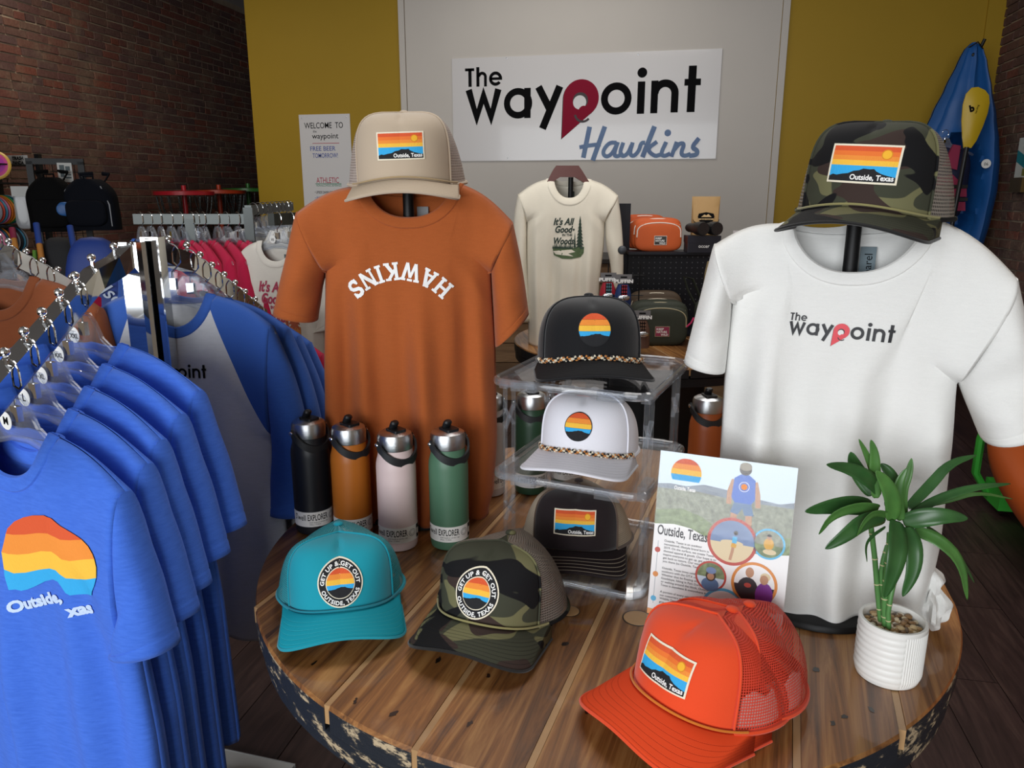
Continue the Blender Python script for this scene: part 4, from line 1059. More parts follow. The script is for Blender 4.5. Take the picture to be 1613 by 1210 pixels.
rp = [cloth('rope_cream', '#d8cfb8'), cloth('rope_black', '#16161a'), cloth('rope_amber', '#b9783a')]
c_blk = cloth('black_canvas', '#0d0e12'); c_wht = cloth('white_canvas', '#e6e6ee'); c_brn = cloth('espresso_canvas', '#20171a')
t = place_hat('black rope hat with round sunset patch on the top shelf', onstand(0.115, 0.125, levels[2]), YAW + 0.0, RAD(-3), 0, 1.03)
h = Hat(H=0.092, nf=3.8, arch=0.016, lean=0.02); h.build(t, c_blk, c_blk, brim_mat('black_visor', '#0d0e12', None), rope=(0.0036, rp), under=c_blk, brim_droop=0.014, brim_len=0.056); h.patch(t, 'round', 0.05, 0.046); settle(t, st.location.z + levels[2] + 0.0125)
t = place_hat('white rope hat with round sunset patch on the middle shelf', onstand(0.12, 0.13, levels[1]), YAW - 0.36, RAD(-4), 0, 0.99)
h = Hat(H=0.092, nf=3.8, arch=0.014, lean=0.02); h.build(t, c_wht, c_wht, brim_mat('white_visor', '#e6e6ee', '#cfcfd8'), rope=(0.0036, rp), under=c_wht, brim_len=0.058, brim_droop=0.014); h.patch(t, 'round', 0.046, 0.044); settle(t, st.location.z + levels[1] + 0.0125)
t = place_hat('dark brown trucker hat with rectangular sunset patch on the lowest tier', onstand(0.105, 0.11, 0), YAW - 0.14, RAD(-4), 0, 0.98)
h = Hat(H=0.09, flare=0.24, nf=4.4, lean=0.03, split=60); h.build(t, c_brn, mesh_mat('beige_mesh', '#b8ab97', 0.22), brim_mat('espresso_visor', '#20171a', '#b5aa98', 5), under=c_brn, m_pipe=cloth('tan_seam', '#5a4a40'), brim_len=0.056, brim_droop=0.018); h.patch(t, 'rect', 0.074, 0.046); settle(t, st.location.z + 0.0125)

# ================================================================ PRINTED CARD
bl = atz(1016, 1004, TZ); br = atz(1226, 1052, TZ); dv = br - bl; cw = dv.length; crz = math.atan2(dv.y, dv.x)
card = thing('printed_card', 'tilted clear card holder with brochure page reading Outside, Texas', 'sign', Vector((bl.x, bl.y, TZ + 0.001)), 0)
lean = RAD(10); card.rotation_euler = (0, 0, crz); CHh = 0.252; z_b = 0.038
def onc(x, y, h): return Vector((x, -0.004 - h + sin(lean) * (y), 0.002 + cos(lean) * y + sin(lean) * h))
m = MB(); m.add([onc(0, 0, 0.003), onc(cw, 0, 0.003), onc(cw, CHh + .038, 0.003), onc(0, CHh + .038, 0.003), onc(0, 0, -.001), onc(cw, 0, -.001), onc(cw, CHh + .038, -.001), onc(0, CHh + .038, -.001)], [(0, 1, 2, 3), (7, 6, 5, 4), (0, 4, 5, 1), (1, 5, 6, 2), (2, 6, 7, 3), (3, 7, 4, 0)])
m.build('clear_sleeve', clear('thin_acrylic', (0.98, 0.98, 0.98), 0.03, 1.3, 0.0), card, False)
m = MB(); m.add([onc(0, 0, -.002), onc(cw, 0, -.002), Vector((cw, .1, 0.001)), Vector((0, .1, 0.001))], [(0, 1, 2, 3)]); m.build('foot', A_clear, card, False, 0.002)
def noisemat(name, c1, c2, sc): return mat(name, c1, rough=0.35, var=0.5, vs=sc, tint=c2)
I = dict(paper=mat('glossy_paper', '#eeeeee', rough=0.3), sky=mat('ink_sky', '#cfe0ef', rough=0.3, var=0.05, vs=8), far=noisemat('ink_far_hills', '#6f7f92', '#9aa6b4', 40), scrub=noisemat('ink_scrub', '#33402c', '#b6bca6', 170), scrub2=noisemat('ink_near_scrub', '#2f4420', '#a3b784', 140),
         skin=mat('ink_skin', '#b98a6a', rough=0.35), blue=mat('ink_blue', '#3567c4', rough=0.35), short=mat('ink_shorts', '#56779f', rough=0.35), hair=mat('ink_hair', '#3a3026', rough=0.35), sand=mat('ink_sand', '#d9c7a0', rough=0.35), ygl=mat('ink_yellow', '#d6a233', rough=0.35),
         coral=mat('ink_coral', '#b9463a', rough=0.35), aqua=mat('ink_aqua', '#56b4e0', rough=0.35), amber=mat('ink_amber', '#d9893a', rough=0.35), pur=mat('ink_purple', '#7a2f8f', rough=0.35), dk=mat('ink_dark', '#26242a', rough=0.35), strip=mat('ink_orange_strip', '#e59a5a', rough=0.35), mtn=noisemat('ink_mountain', '#5f7fb4', '#8aa2cc', 30), cap=mat('ink_cap', '#8d8471', rough=0.35))
a = Art(); w, hh = cw, CHh
Xf = lambda u: u * w
Yf = lambda v: (1 - v) * hh          # v down from the top, 0..1
a.rect(0, 0, w, hh, I['paper'], 0); a.rect(0, Yf(.34), w, hh, I['sky'], 1)
a.poly([(Xf(u), Yf(v)) for u, v in ((0, .20), (.1, .19), (.22, .195), (.35, .17), (.5, .18), (.62, .2), (.75, .21), (.9, .22), (1, .2), (1, .3), (0, .3))], I['far'], 2)
a.poly([(Xf(u), Yf(v)) for u, v in ((0, .225), (.3, .215), (.6, .235), (1, .235), (1, .5), (.85, .52), (.6, .53), (.48, .52), (.38, .47), (.28, .44), (.15, .43), (0, .445))], I['scrub'], 3)
a.poly([(Xf(u), Yf(v)) for u, v in ((0, .36), (.2, .33), (.35, .36), (.5, .42), (.7, .44), (1, .40), (1, .5), (.85, .52), (.6, .53), (.48, .52), (.38, .47), (.28, .44), (.15, .43), (0, .445))], I['scrub2'], 4)
# sun badge, title
so = Art(); sunset_round(so, w * .115, 5, None, False)
for vs, fs, mi, ly in so.it: a.raw([(x + Xf(.21), y + Yf(.12)) for x, y in vs], fs, so.mats[mi], ly)
a.text('Outside, Texas', Xf(.21), Yf(.222), 0.0085, white_ink, 8, bold=0.03, align='C', width=w * .16)
a.text('Outside, Texas', Xf(.03), Yf(.505), 0.021, mat('ink_title', '#3f3d42', rough=0.35), 5, bold=0.02, width=w * .38)
body = ['Outside, Texas is an outdoor', 'recreational, lifestyle brand born in', '2019. On the surface, we create Texas', 'themed apparel & goods. Our hope is to', 'inspire everyone to get up, get out and', 'get back to nature. Our mission is to get', 'you there (to Outside, Texas) in style.', '', 'Outside, Texas loves celebrating the',
        'outdoors with the OTX community.', 'Whether that be floating down the', 'Guadalupe, hiking in Palo Duro Canyon', 'or walking around the block, Outside,', 'Texas is anywhere & everywhere in Texas.', '', 'A portion of every sale is invested into', 'our customers and the Texas Parks', 'Wildlife Department. Each month we', 'give away a Texas State Park pass to', 'one of our customers.']
for i, ln in enumerate(body):
    if ln: a.text(ln, Xf(.09), Yf(.545 + .0208 * i), 0.0047, black_ink, 5, bold=0.006)
a.rect(Xf(.042), Yf(.93), Xf(.045), Yf(.545), I['far'], 5)
for v, c in ((.6, 'coral'), (.75, 'amber'), (.9, 'aqua')): a.disc(Xf(.043), Yf(v), .0042, I[c], 6, 16)
a.rect(0, 0, w, Yf(.965), I['strip'], 5); a.disc(Xf(.06), Yf(.983), .003, I['paper'], 6, 12); a.text('outsidetexas.com', Xf(.085), Yf(.987), 0.004, black_ink, 6, bold=.02)
# hiker seen from behind
hx = .64; Yf0 = Yf
Yf = lambda v: Yf0(v - .085)
a.poly([(Xf(hx + dx), Yf(v)) for dx, v in ((-.075, .19), (-.03, .165), (.03, .165), (.075, .19), (.085, .30), (.06, .33), (-.06, .33), (-.085, .30))], I['blue'], 7)
a.stroke([(Xf(hx - .075), Yf(.2)), (Xf(hx - .1), Yf(.27)), (Xf(hx - .1), Yf(.345))], .007, I['skin'], 6.5); a.stroke([(Xf(hx + .075), Yf(.2)), (Xf(hx + .1), Yf(.27)), (Xf(hx + .11), Yf(.345))], .007, I['skin'], 6.5)
a.poly([(Xf(hx + dx), Yf(v)) for dx, v in ((-.06, .325), (.06, .325), (.085, .395), (.02, .4), (0, .36), (-.03, .4), (-.085, .39))], I['short'], 6.8)
a.stroke([(Xf(hx - .055), Yf(.39)), (Xf(hx - .06), Yf(.46))], .009, I['skin'], 6.2); a.stroke([(Xf(hx + .05), Yf(.395)), (Xf(hx + .055), Yf(.46))], .009, I['skin'], 6.2)
a.rect(Xf(hx - .085), Yf(.475), Xf(hx - .04), Yf(.455), I['dk'], 6.4); a.rect(Xf(hx + .03), Yf(.475), Xf(hx + .08), Yf(.455), I['dk'], 6.4)
a.disc(Xf(hx), Yf(.135), .0085, I['hair'], 7); a.disc(Xf(hx), Yf(.118), .0085, I['cap'], 8, 20, .006); a.ring(Xf(hx), Yf(.235), .0066, .0073, I['paper'], 8); a.disc(Xf(hx), Yf(.235), .0045, SUN[1], 8, 16)
Yf = Yf0
# round photographs
def photo(u, v, r, ring_, parts):
    cx, cy = Xf(u), Yf(v); R = r * w
    a.disc(cx, cy, R * 1.1, I[ring_], 9, 36); a.disc(cx, cy, R * .96, I[parts[0]], 10, 36)
    pts = [(cx + R * .96 * cos(RAD(q)), cy + R * .96 * sin(RAD(q))) for q in range(185, 356, 10)]; a.poly(pts, I[parts[1]], 11)
    for k in parts[2:]:
        if k[0] == 'd': a.disc(cx + k[1] * R, cy + k[2] * R, k[3] * R, I[k[4]], 12 + k[5], 18, (k[6] if len(k) > 6 else k[3]) * R)
        else: a.stroke([(cx + x * R, cy + y * R) for x, y in k[1]], k[2] * R, I[k[3]], 12 + k[4])
photo(.59, .476, .165, 'coral', ('mtn', 'sand', ('d', 0, -.05, .5, 'sand', 0, .12), ('s', [(.1, .1), (.05, -.45), (-.02, -.85)], .13, 'skin', 1), ('s', [(.12, .25), (.1, -.05)], .2, 'aqua', 2), ('s', [(.1, -.08), (.08, -.25)], .22, 'ygl', 2), ('d', .14, .42, .1, 'hair', 3)))
photo(.85, .455, .105, 'aqua', ('scrub', 'scrub2', ('d', 0, .0, .34, 'ygl', 1, .42), ('d', 0, .45, .16, 'skin', 2), ('d', 0, .6, .17, 'dk', 3, .1), ('d', .1, -.55, .45, 'sand', 1, .2)))
photo(.46, .70, .105, 'coral', ('scrub2', 'sky', ('d', 0, -.6, .62, 'short', 1, .5), ('d', 0, .05, .36, 'hair', 2, .42), ('d', 0, -.02, .25, 'skin', 3), ('d', 0, .42, .36, 'mtn', 4, .25)))
photo(.775, .70, .15, 'amber', ('paper', 'dk', ('d', -.3, -.3, .5, 'dk', 1, .6), ('d', -.25, .55, .2, 'skin', 2, .26), ('d', -.3, -.1, .17, 'coral', 3, .12), ('d', .5, -.45, .42, 'pur', 4, .62), ('d', .45, .3, .2, 'skin', 5, .24), ('d', .5, .45, .24, 'sand', 4, .2)))
photo(.57, .885, .15, 'aqua', ('paper', 'sand', ('d', .1, -.5, .3, 'far', 1, .5), ('d', .12, .2, .26, 'sand', 2, .34), ('d', .1, .2, .17, 'skin', 3, .22)))
photo(.86, .94, .095, 'coral', ('aqua', 'sand', ('d', 0, -.15, .3, 'skin', 1, .36), ('d', 0, .2, .34, 'paper', 2, .2), ('d', -.12, -.05, .12, 'dk', 3, .08), ('d', .14, -.05, .12, 'dk', 3, .08)))
# nothing of the print may stick out past the paper
cl = []
for vs, fs, mi, ly in a.it: cl.append(([(min(w - .0005, max(.0005, x)), min(hh - .0003, max(.0003, y))) for x, y in vs], fs, mi, ly))
a.it = cl
a.build('brochure_page', card, lambda x, y, h: onc(x, y + z_b, h), 0.3, 0.00006)

# ================================================================ POTTED PLANT
pc = atz(1396, 1060, TZ); plant = thing('potted_plant', 'lucky bamboo plant in a white ribbed pot at the right of the table', 'plant', Vector((pc.x, pc.y, TZ + 0.0006)), YAW - 0.2)
M_pot = mat('white_ceramic', '#e6e6e2', rough=0.35, spec=0.5)
pr = 0.0435; PH = 0.085; n = 160; rows = []
for i in range(61):
    v = i / 60; z = PH * v; taper = lerp(0.93, 1.0, sstep(0, 0.15, v)) if v < .15 else 1.0; row = []
    for k in range(n):
        al = 2 * pi * k / n                     # front is -y => al = 270 deg
        d = (al - 1.5 * pi + pi) % (2 * pi) - pi
        left = d < 0.12
        rib = 0.0010 * abs(sin(v * pi * 9)) if left else 0.0009 * abs(sin(al * 40))
        if v > .96 or v < .02: rib = 0.0008
        r = pr * taper * (0.985 if v < .01 else 1) + rib; row.append(Vector((r * cos(al), r * sin(al), z)))
    rows.append(row)
for rr_, z in ((pr - 0.0005, PH + 0.0015), (pr - 0.004, PH + 0.0015), (pr - 0.005, PH - 0.002), (pr - 0.005, PH - 0.016), (0.001, PH - 0.016)): rows.append([Vector((rr_ * cos(2 * pi * k / n), rr_ * sin(2 * pi * k / n), z)) for k in range(n)])
m = MB(); m.grid(rows, 0, wrapu=True); m.build('pot', M_pot, plant)
m = MB(); rn = random.Random(4); pebm = [mat('pebble_' + c, c, rough=0.45) for c in ('#b08f62', '#d8c7a6', '#8d6c48', '#cdb489', '#e6dccb', '#6e5a44')]
for k in range(210):
    r = sqrt(rn.random()) * (pr - 0.009); al = rn.uniform(0, 6.28); s_ = rn.uniform(0.0028, 0.0052)
    m.ball((r * cos(al), r * sin(al), PH - 0.012 + rn.uniform(0, 0.006)), s_, 7, 5, mi=rn.randint(0, 5), sc=(rn.uniform(.8, 1.3), rn.uniform(.8, 1.3), rn.uniform(.5, .8)))
m.build('pebbles', pebm, plant)['kind'] = 'stuff'
M_stem = mat('bamboo_stem', '#4f7f45', rough=0.4, var=0.15, vs=40); M_node = mat('bamboo_node', '#b9b489', rough=0.6)
def leaf_mat(name, c1, c2):
    m = mat(name, c1, rough=0.35, spec=0.5, var=0.2, vs=30, tint=c2, stretch=(1, 1, 1)); m.node_tree.nodes['Principled BSDF'].inputs['Subsurface Weight'].default_value = 0.0; return m
M_leaf = [leaf_mat('glossy_leaf_dark', '#1f4322', '#3d6b35'), leaf_mat('glossy_leaf_mid', '#2c5a2a', '#5a8a42')]
gp = VPlane(Vector((pc.x, pc.y, TZ)), YAW)         # plane facing the camera through the plant
fwdv = -HD
def P3(px, py, dep=0.0):
    """point seen at (px,py) on the plant's plane, brought dep metres towards the viewer; in plant-local coordinates"""
    x, z = gp.xz(px, py); Wd = gp.O + gp.ax * x + UPZ * z
    Wd = CC + (Wd - CC) * (1 - dep / (Wd - CC).length); q = Wd - Vector(plant.location); q.rotate(Euler((0, 0, -plant.rotation_euler.z))); return q
for pts, r, lm in (([(1387, 978, 0), (1382, 930, 0), (1378, 880, 0), (1372, 830, 0), (1370, 800, 0)], .0036, 5), ([(1394, 985, .012), (1393, 950, .012), (1396, 915, .012), (1400, 880, .01), (1402, 840, .01)], .0042, 5), ([(1400, 990, .02), (1399, 965, .02), (1403, 940, .018), (1412, 900, .01), (1420, 850, 0)], .0034, 4), ([(1390, 940, .0), (1388, 900, 0), (1392, 880, 0), (1398, 860, 0)], .0034, 3)):
    P = [P3(*p) for p in pts]; m = MB(); m.tube(P, r, 10); s_o = m.build('bamboo_stem', M_stem, plant)
    m = MB()
    for k in range(lm):
        u = (k + .5) / lm * (len(P) - 1); i = int(u); c_ = P[i].lerp(P[min(i + 1, len(P) - 1)], u - i); d_ = (P[min(i + 1, len(P) - 1)] - P[i]).normalized()
        m.tube([c_ - d_ * .0009, c_, c_ + d_ * .0009], [r * 1.02, r * 1.16, r * 1.02], 10)
    m.build('nodes', M_node, s_o)['kind'] = 'stuff'
def leaf(pts, wd, mi=0, twist=0.0, cup=0.25):
    """blade along 3-D points; wd = half width"""
    P = [P3(*p) for p in pts]
    for _ in range(2):
        Q = [P[0]]
        for a_, b_ in zip(P, P[1:]): Q += [a_ * .75 + b_ * .25, a_ * .25 + b_ * .75]
        P = Q + [P[-1]]
    view = Vector((0, -1, 0)); view.rotate(Euler((0, 0, YAW - plant.rotation_euler.z))); view = (view + Vector((0, 0, .35))).normalized()
    N_ = len(P); rows = []
    for i, p in enumerate(P):
        t_ = (P[min(i + 1, N_ - 1)] - P[max(i - 1, 0)]).normalized(); u = i / (N_ - 1)
        side = t_.cross(view)
        if side.length < 1e-4: side = t_.orthogonal()
        side.normalize(); nn = side.cross(t_).normalized(); side = side * cos(twist) + nn * sin(twist); nn = side.cross(t_).normalized()
        ww = wd * 2.3 * ((u + 0.03) ** 0.6) * ((1 - u) ** 1.0)
        ww = max(ww, 0.0004)
        rows.append([p + side * (ww * q) + nn * (cup * ww * (abs(q) - .5)) for q in (-1, -.5, 0, .5, 1)])
    m = MB(); m.grid(rows); return m.build('leaf', M_leaf[mi], plant, True, 0.0004)
for pts, wd, mi, tw in (
    ([(1372, 800, 0), (1345, 795, .01), (1310, 797, .02), (1268, 806, .03)], .0155, 0, .2), ([(1385, 800, .02), (1350, 798, .04), (1310, 812, .05), (1290, 842, .05)], .009, 1, .5),
    ([(1395, 815, .02), (1360, 820, .05), (1330, 845, .06), (1300, 865, .06)], .013, 0, .1), ([(1388, 775, 0), (1370, 755, .02), (1340, 738, .02), (1302, 732, .03)], .0125, 0, .0),
    ([(1375, 780, -.01), (1355, 750, -.02), (1345, 730, -.02), (1340, 712, -.02)], .0125, 0, .4), ([(1385, 780, 0), (1375, 740, 0), (1365, 715, .0), (1353, 692, 0)], .006, 1, .8),
    ([(1380, 785, .01), (1378, 745, .01), (1378, 715, .01), (1372, 693, .01)], .0085, 1, .3), ([(1405, 820, .03), (1408, 790, .04), (1395, 760, .04), (1380, 742, .04)], .013, 1, .1),
    ([(1424, 815, 0), (1420, 775, 0), (1432, 745, 0), (1436, 722, 0)], .0075, 1, .5), ([(1420, 820, .02), (1412, 790, .02), (1416, 760, .02), (1428, 738, .02)], .009, 1, .2),
    ([(1430, 800, 0), (1465, 765, -.02), (1495, 730, -.03), (1538, 717, -.04)], .0085, 0, .3), ([(1435, 808, 0), (1480, 785, -.01), (1530, 768, -.01), (1592, 762, -.02)], .0075, 0, .5),
    ([(1440, 800, -.02), (1490, 790, -.03), (1540, 775, -.04), (1595, 786, -.05)], .0045, 1, .7), ([(1422, 822, .02), (1455, 815, .04), (1490, 812, .05), (1525, 817, .05)], .0145, 0, .1),
    ([(1440, 835, .02), (1480, 850, .05), (1515, 885, .06), (1524, 945, .06)], .0105, 1, .2), ([(1460, 830, 0), (1500, 860, .0), (1520, 890, 0), (1535, 918, .0)], .0055, 0, .5),
    ([(1412, 820, .03), (1415, 860, .07), (1408, 900, .08), (1393, 942, .08)], .0165, 0, .1), ([(1428, 830, .03), (1440, 860, .06), (1440, 900, .07), (1422, 940, .07)], .0135, 0, -.1),
    ([(1408, 815, .02), (1380, 806, .05), (1362, 820, .06), (1350, 845, .06)], .006, 1, .5), ([(1395, 830, .01), (1372, 845, .02), (1363, 860, .02), (1366, 885, .02)], .004, 0, .6), ([(1400, 800, .0), (1410, 770, 0), (1402, 745, 0), (1388, 730, -.01)], .012, 0, .0)):
    leaf(pts, wd, mi, tw)
# ================================================================ GARMENT RACKS
H_clear = clear('clear_hanger_plastic', (0.93, 0.95, 0.98), 0.05, 1.45, 0.07)
M_disc = mat('white_size_disc', '#e9e9e6', rough=0.5)
def hanger_meshes():
    m = MB(); pts = [(0, 0, -0.082), (0, 0, -0.055), (0.010, 0, -0.045), (0.021, 0, -0.034), (0.021, 0, -0.018)]
    pts += [(0.021 * cos(RAD(a)), 0, -0.018 + 0.021 * sin(RAD(a))) for a in range(15, 200, 15)]
    m.tube(pts, 0.0016, 6); hook = m.mesh('wire_hook', chrome)
    m = MB(); out = []
    for sg in (1, -1):
        up = [(0.0, -0.05), (0.02, -0.052), (0.032, -0.066), (0.045, -0.092), (0.075, -0.112), (0.12, -0.128), (0.165, -0.146), (0.205, -0.166), (0.21, -0.174)]
        out.append([(sg * x, z) for x, z in up])
    for P in out: m.tube([(x, 0, z) for x, z in P], 0.004, 6, flat=(0.9, 1.0))
    low = [(-0.205, -0.176), (-0.13, -0.147), (-0.06, -0.125), (-0.02, -0.115), (0.02, -0.115), (0.06, -0.125), (0.13, -0.147), (0.205, -0.176)]
    m.tube([(x, 0, z) for x, z in low], 0.0045, 6)
    pl = [(0.018, -0.052), (0.03, -0.066), (0.043, -0.092), (0.07, -0.11), (0.115, -0.127), (0.165, -0.147), (0.2, -0.168), (0.13, -0.146), (0.06, -0.124), (0.02, -0.114)]
    poly = pl + [(-x, z) for x, z in pl[::-1]]
    n = len(poly); m.add([(x, -0.0012, z) for x, z in poly] + [(x, 0.0012, z) for x, z in poly], [tuple(range(n)), tuple(range(n, 2 * n))[::-1]])
    body = m.mesh('hanger_body', H_clear)
    m = MB(); m.box(-0.008, 0.008, -0.004, 0.004, -0.088, -0.066); clip = m.mesh('metal_clip', chrome, False)
    return hook, body, clip
HK, HBd, HC = hanger_meshes()
def hanger(label, P, rz, size=None, sx=1.0, group=None):
    t = thing('clothes_hanger', label, 'hanger', P, rz, group); t.scale = (sx, 1, 1)
    put('wire_hook', HK, t); put('hanger_body', HBd, t); put('metal_clip', HC, t)
    if size:
        a = Art(); a.disc(0, 0, 0.0135, M_disc, 0, 24); a.text(size, 0, -0.0055, 0.016 if len(size) == 1 else 0.011, black_ink, 1, align='C', bold=0.02)
        a.build('size_disc', t, lambda x, y, h: Vector((x - 0.017, -0.007 - h, y - 0.088)), 0.1)
    return t
def std_tee(half=0.225, length=0.66, folds=0.010, seed=1, depth=0.045, sl=0.2, out=0.05, raglan=None, ns=50, nt=50, long=False):
    """shirt hanging from a hanger whose hook top is the origin"""
    zn, zs, za, zh = -0.098, -0.155, -0.39, -0.098 - length
    T = Tee((-0.088, zn), (0.088, zn), 0.082, 0.022, (-half, zs), (half, zs), [(-half + 0.012, za), (-half - 0.0, za - 0.15), (-half - 0.005, zh)], [(half - 0.012, za), (half + 0.0, za - 0.15), (half + 0.005, zh)], (zh, zh), depth=depth, folds=folds, seed=seed, ns=ns, nt=nt, armd=0.028)
    zc = zs - sl
    if long: sls = tuple(dict(top=[(s_ * half, zs), (s_ * (half + .05), zs - .13), (s_ * (half + .065), zs - .3), (s_ * (half + .05), zs - sl)], bot=[(s_ * (half - .012), za), (s_ * (half - .02), za - .06), (s_ * (half - .035), zs - sl - 0.0)], d0=.028, d1=.035, seed=seed + (s_ > 0), wr=.006) for s_ in (-1, 1))
    else: sls = tuple(dict(top=[(s_ * half, zs), (s_ * (half + out * .55), zs - sl * .5), (s_ * (half + out), zc - .02)], bot=[(s_ * (half - .012), za), (s_ * (half - .03), za + .0), (s_ * (half - .055), zc - .045)], d0=.028, d1=.04, seed=seed + (s_ > 0), wr=.006) for s_ in (-1, 1))
    return T, sls
def raglan_mat(name, cb, cs, nh, zn, slope, zlow):
    m = fabric(name, cb, 0.1); nt = m.node_tree; b = nt.nodes['Principled BSDF']; N = nt.nodes.new; L = nt.links.new
    tc = N('ShaderNodeTexCoord'); sp = N('ShaderNodeSeparateXYZ'); L(tc.outputs['Object'], sp.inputs[0])
    def mth(op, a, b_):
        q = N('ShaderNodeMath'); q.operation = op
        for i, v in enumerate((a, b_)):
            if isinstance(v, (int, float)): q.inputs[i].default_value = v
            elif v is not None: L(v, q.inputs[i])
        return q.outputs[0]
    ax = mth('ABSOLUTE', sp.outputs[0], 0); lim = mth('ADD', mth('MULTIPLY', mth('SUBTRACT', zn - 0.012, sp.outputs[2]), slope), nh * 0.9)
    msk = mth('MULTIPLY', mth('GREATER_THAN', ax, lim), mth('GREATER_THAN', sp.outputs[2], zlow))
    mx = N('ShaderNodeMix'); mx.data_type = 'RGBA'; L(msk, mx.inputs[0]); L(b.inputs['Base Color'].links[0].from_socket, mx.inputs[6]); mx.inputs[7].default_value = rgb(cs)
    L(mx.outputs[2], b.inputs['Base Color']); return m
F_ragblue = raglan_mat('blue_raglan_jersey', '#c6c7ca', '#345aa8', 0.088, -0.098, 0.42, -0.41); F_ragberry = raglan_mat('berry_raglan_jersey', '#c6c7ca', '#a81a3e', 0.088, -0.098, 0.42, -0.41)
def shirt_proto(name, T, sls, mb_, ms=None):
    t = thing(name, 'x', 'shirt'); T.build(t, mb_, ms, ms, sls); return t
def rack_base(t, c, h, w=0.03):
    m = MB(); m.lathe([(0.2, 0.0), (0.2, 0.012), (0.18, 0.03), (0.03, 0.034)], 40, Matrix.Translation(c)); m.build('base', dull, t)
def ball_pin(m, P): m.tube([P, P + Vector((0, 0, .013))], 0.0035, 6); m.ball(P + Vector((0, 0, .019)), 0.0072, 12, 8)
def arm_of(t, path, hw=0.0135, hh=0.0185, balls=(), metal=chrome):
    """rectangular chrome tube along points, with a row of ball pins"""
    m = MB(); P = [Vector(p) for p in path]; rows = []
    for i, p in enumerate(P):
        d = (P[min(i + 1, len(P) - 1)] - P[max(i - 1, 0)]).normalized(); s_ = d.cross(UPZ).normalized(); u = s_.cross(d).normalized()
        rows.append([p + s_ * hw + u * hh, p - s_ * hw + u * hh, p - s_ * hw - u * hh, p + s_ * hw - u * hh])
    m.grid(rows, 0, wrapu=True); n = len(rows); m.f += [(0, 1, 2, 3), tuple(range(4 * n - 1, 4 * n - 5, -1))]; m.mi += [0, 0]
    ao = m.build('arm', metal, t, False)
    for b_ in balls: m = MB(); ball_pin(m, Vector(b_)); m.build('ball_pin', chrome, ao)
    return ao
def post_of(t, P, ztop, rz, w=0.0165, metal=chrome):
    m = MB(); m.box(-w, w, -w, w, 0.03, ztop, Matrix.Translation((P.x, P.y, 0)) @ Matrix.Rotation(rz, 4, 'Z')); return m.build('post', metal, t, False)
# ---- nearest rack: blue shirts towards the viewer, two-tone shirts away from it
rk = thing('garment_rack', 'chrome rack with sloping arms holding the blue shirts', 'clothes rack', (0, 0, 0), 0)
pA = hv(-0.703, 1.43, 0); pB = hv(-0.685, 1.475, 0)
post_of(rk, pA, 1.355, YAW - 0.06); post_of(rk, pB, 1.362, YAW + 0.04)
rack_base(rk, hv(-0.695, 1.45, 0), 1.3)
FB = [atd(x, y, 1.05 * 1.045 ** k) for k, (x, y) in enumerate([(7.6, 555), (37.5, 522), (66, 491), (93, 461), (118, 434), (144, 406), (179, 388), (208, 386)])]
fa = [p - UPZ * 0.036 for p in FB]; d0 = (fa[0] - fa[2]) * 0.5
arm_of(rk, [pA + UPZ * 1.338, fa[6] + UPZ * 0, fa[5], fa[4], fa[2], fa[0], fa[0] + d0 * 4], balls=[p - UPZ * 0.019 for p in FB] )
RB = [atd(x, y, 1.45 * 1.038 ** k) for k, (x, y) in enumerate([(240, 378), (265, 376), (294, 386), (315, 401), (334, 417), (353, 432), (370, 445), (386, 459), (402, 471)])]
ra = [p - UPZ * 0.036 for p in RB]
arm_of(rk, [pB + UPZ * 1.34, ra[1], ra[2], ra[4], ra[8], ra[8] + (ra[8] - ra[7]) * 0.6], balls=[p - UPZ * 0.019 for p in RB])
# blue shirts
T, sls = std_tee(0.215, 0.70, 0.013, 5, 0.05, ns=70, nt=80)
proto = shirt_proto('blue_tshirt', T, sls, F_blue)
rzb = YAW - 0.47; sizes = ['M', 'L', 'XL', 'XXL', 'XXL']
lbs = ['royal blue shirt with sunset print, nearest on the rack', 'plain-fronted royal blue shirt hanging second behind the sunset print', 'royal blue shirt hanging third behind the sunset print', 'royal blue shirt hanging fourth behind the sunset print', 'royal blue shirt hanging last, next to the chrome post']
for k in range(5):
    o = proto if k == 0 else copy_tree(proto)
    P = FB[k] - UPZ * 0.012 + HD * 0.004 - RT * 0.0; sx = 1 + 0.05 * k
    o.location = P; o.rotation_euler = (0, 0, rzb + 0.02 * sin(k * 2.1)); o.scale = (sx, 1.0, 1.0)
    tag(o, lbs[k], 'shirt', 'royal blue shirts on the near arm')
    hanger('clear hanger with %s disc, %s on the near arm' % (sizes[k] + ' size', ('foremost', 'second', 'third', 'fourth', 'fifth')[k]), P, rzb + 0.02 * sin(k * 2.1), sizes[k], 1.0, 'clear hangers on the near arm')
    if k == 0: front_blue = o
vpb = VPlane(FB[0] - UPZ * 0.012 + Vector((sin(rzb), -cos(rzb), 0)) * 0.042, rzb); g = vpb.xz
def G(x, y): return g(x / 5.26, 780 + y / 5.26)
art = Art()
e1 = [(0, 342), (60, 352), (150, 352), (250, 342), (340, 345), (400, 375), (440, 400), (500, 412), (585, 415)]
e2 = [(-20, 490), (30, 508), (100, 515), (190, 510), (290, 490), (380, 492), (420, 520), (460, 560), (520, 578), (600, 575), (700, 572)]
e3 = [(12, 630), (80, 668), (170, 665), (270, 645), (370, 632), (420, 645), (450, 680), (490, 720), (560, 738), (650, 735), (728, 725)]
e4 = [(60, 798), (100, 800), (140, 815), (190, 805), (250, 780), (330, 740), (400, 722), (440, 740), (470, 790), (495, 840), (520, 865), (600, 872), (692, 873)]
topc = [(0, 342), (10, 300), (60, 245), (130, 212), (200, 198), (290, 200), (350, 225), (420, 290), (500, 350), (560, 395), (585, 415)]
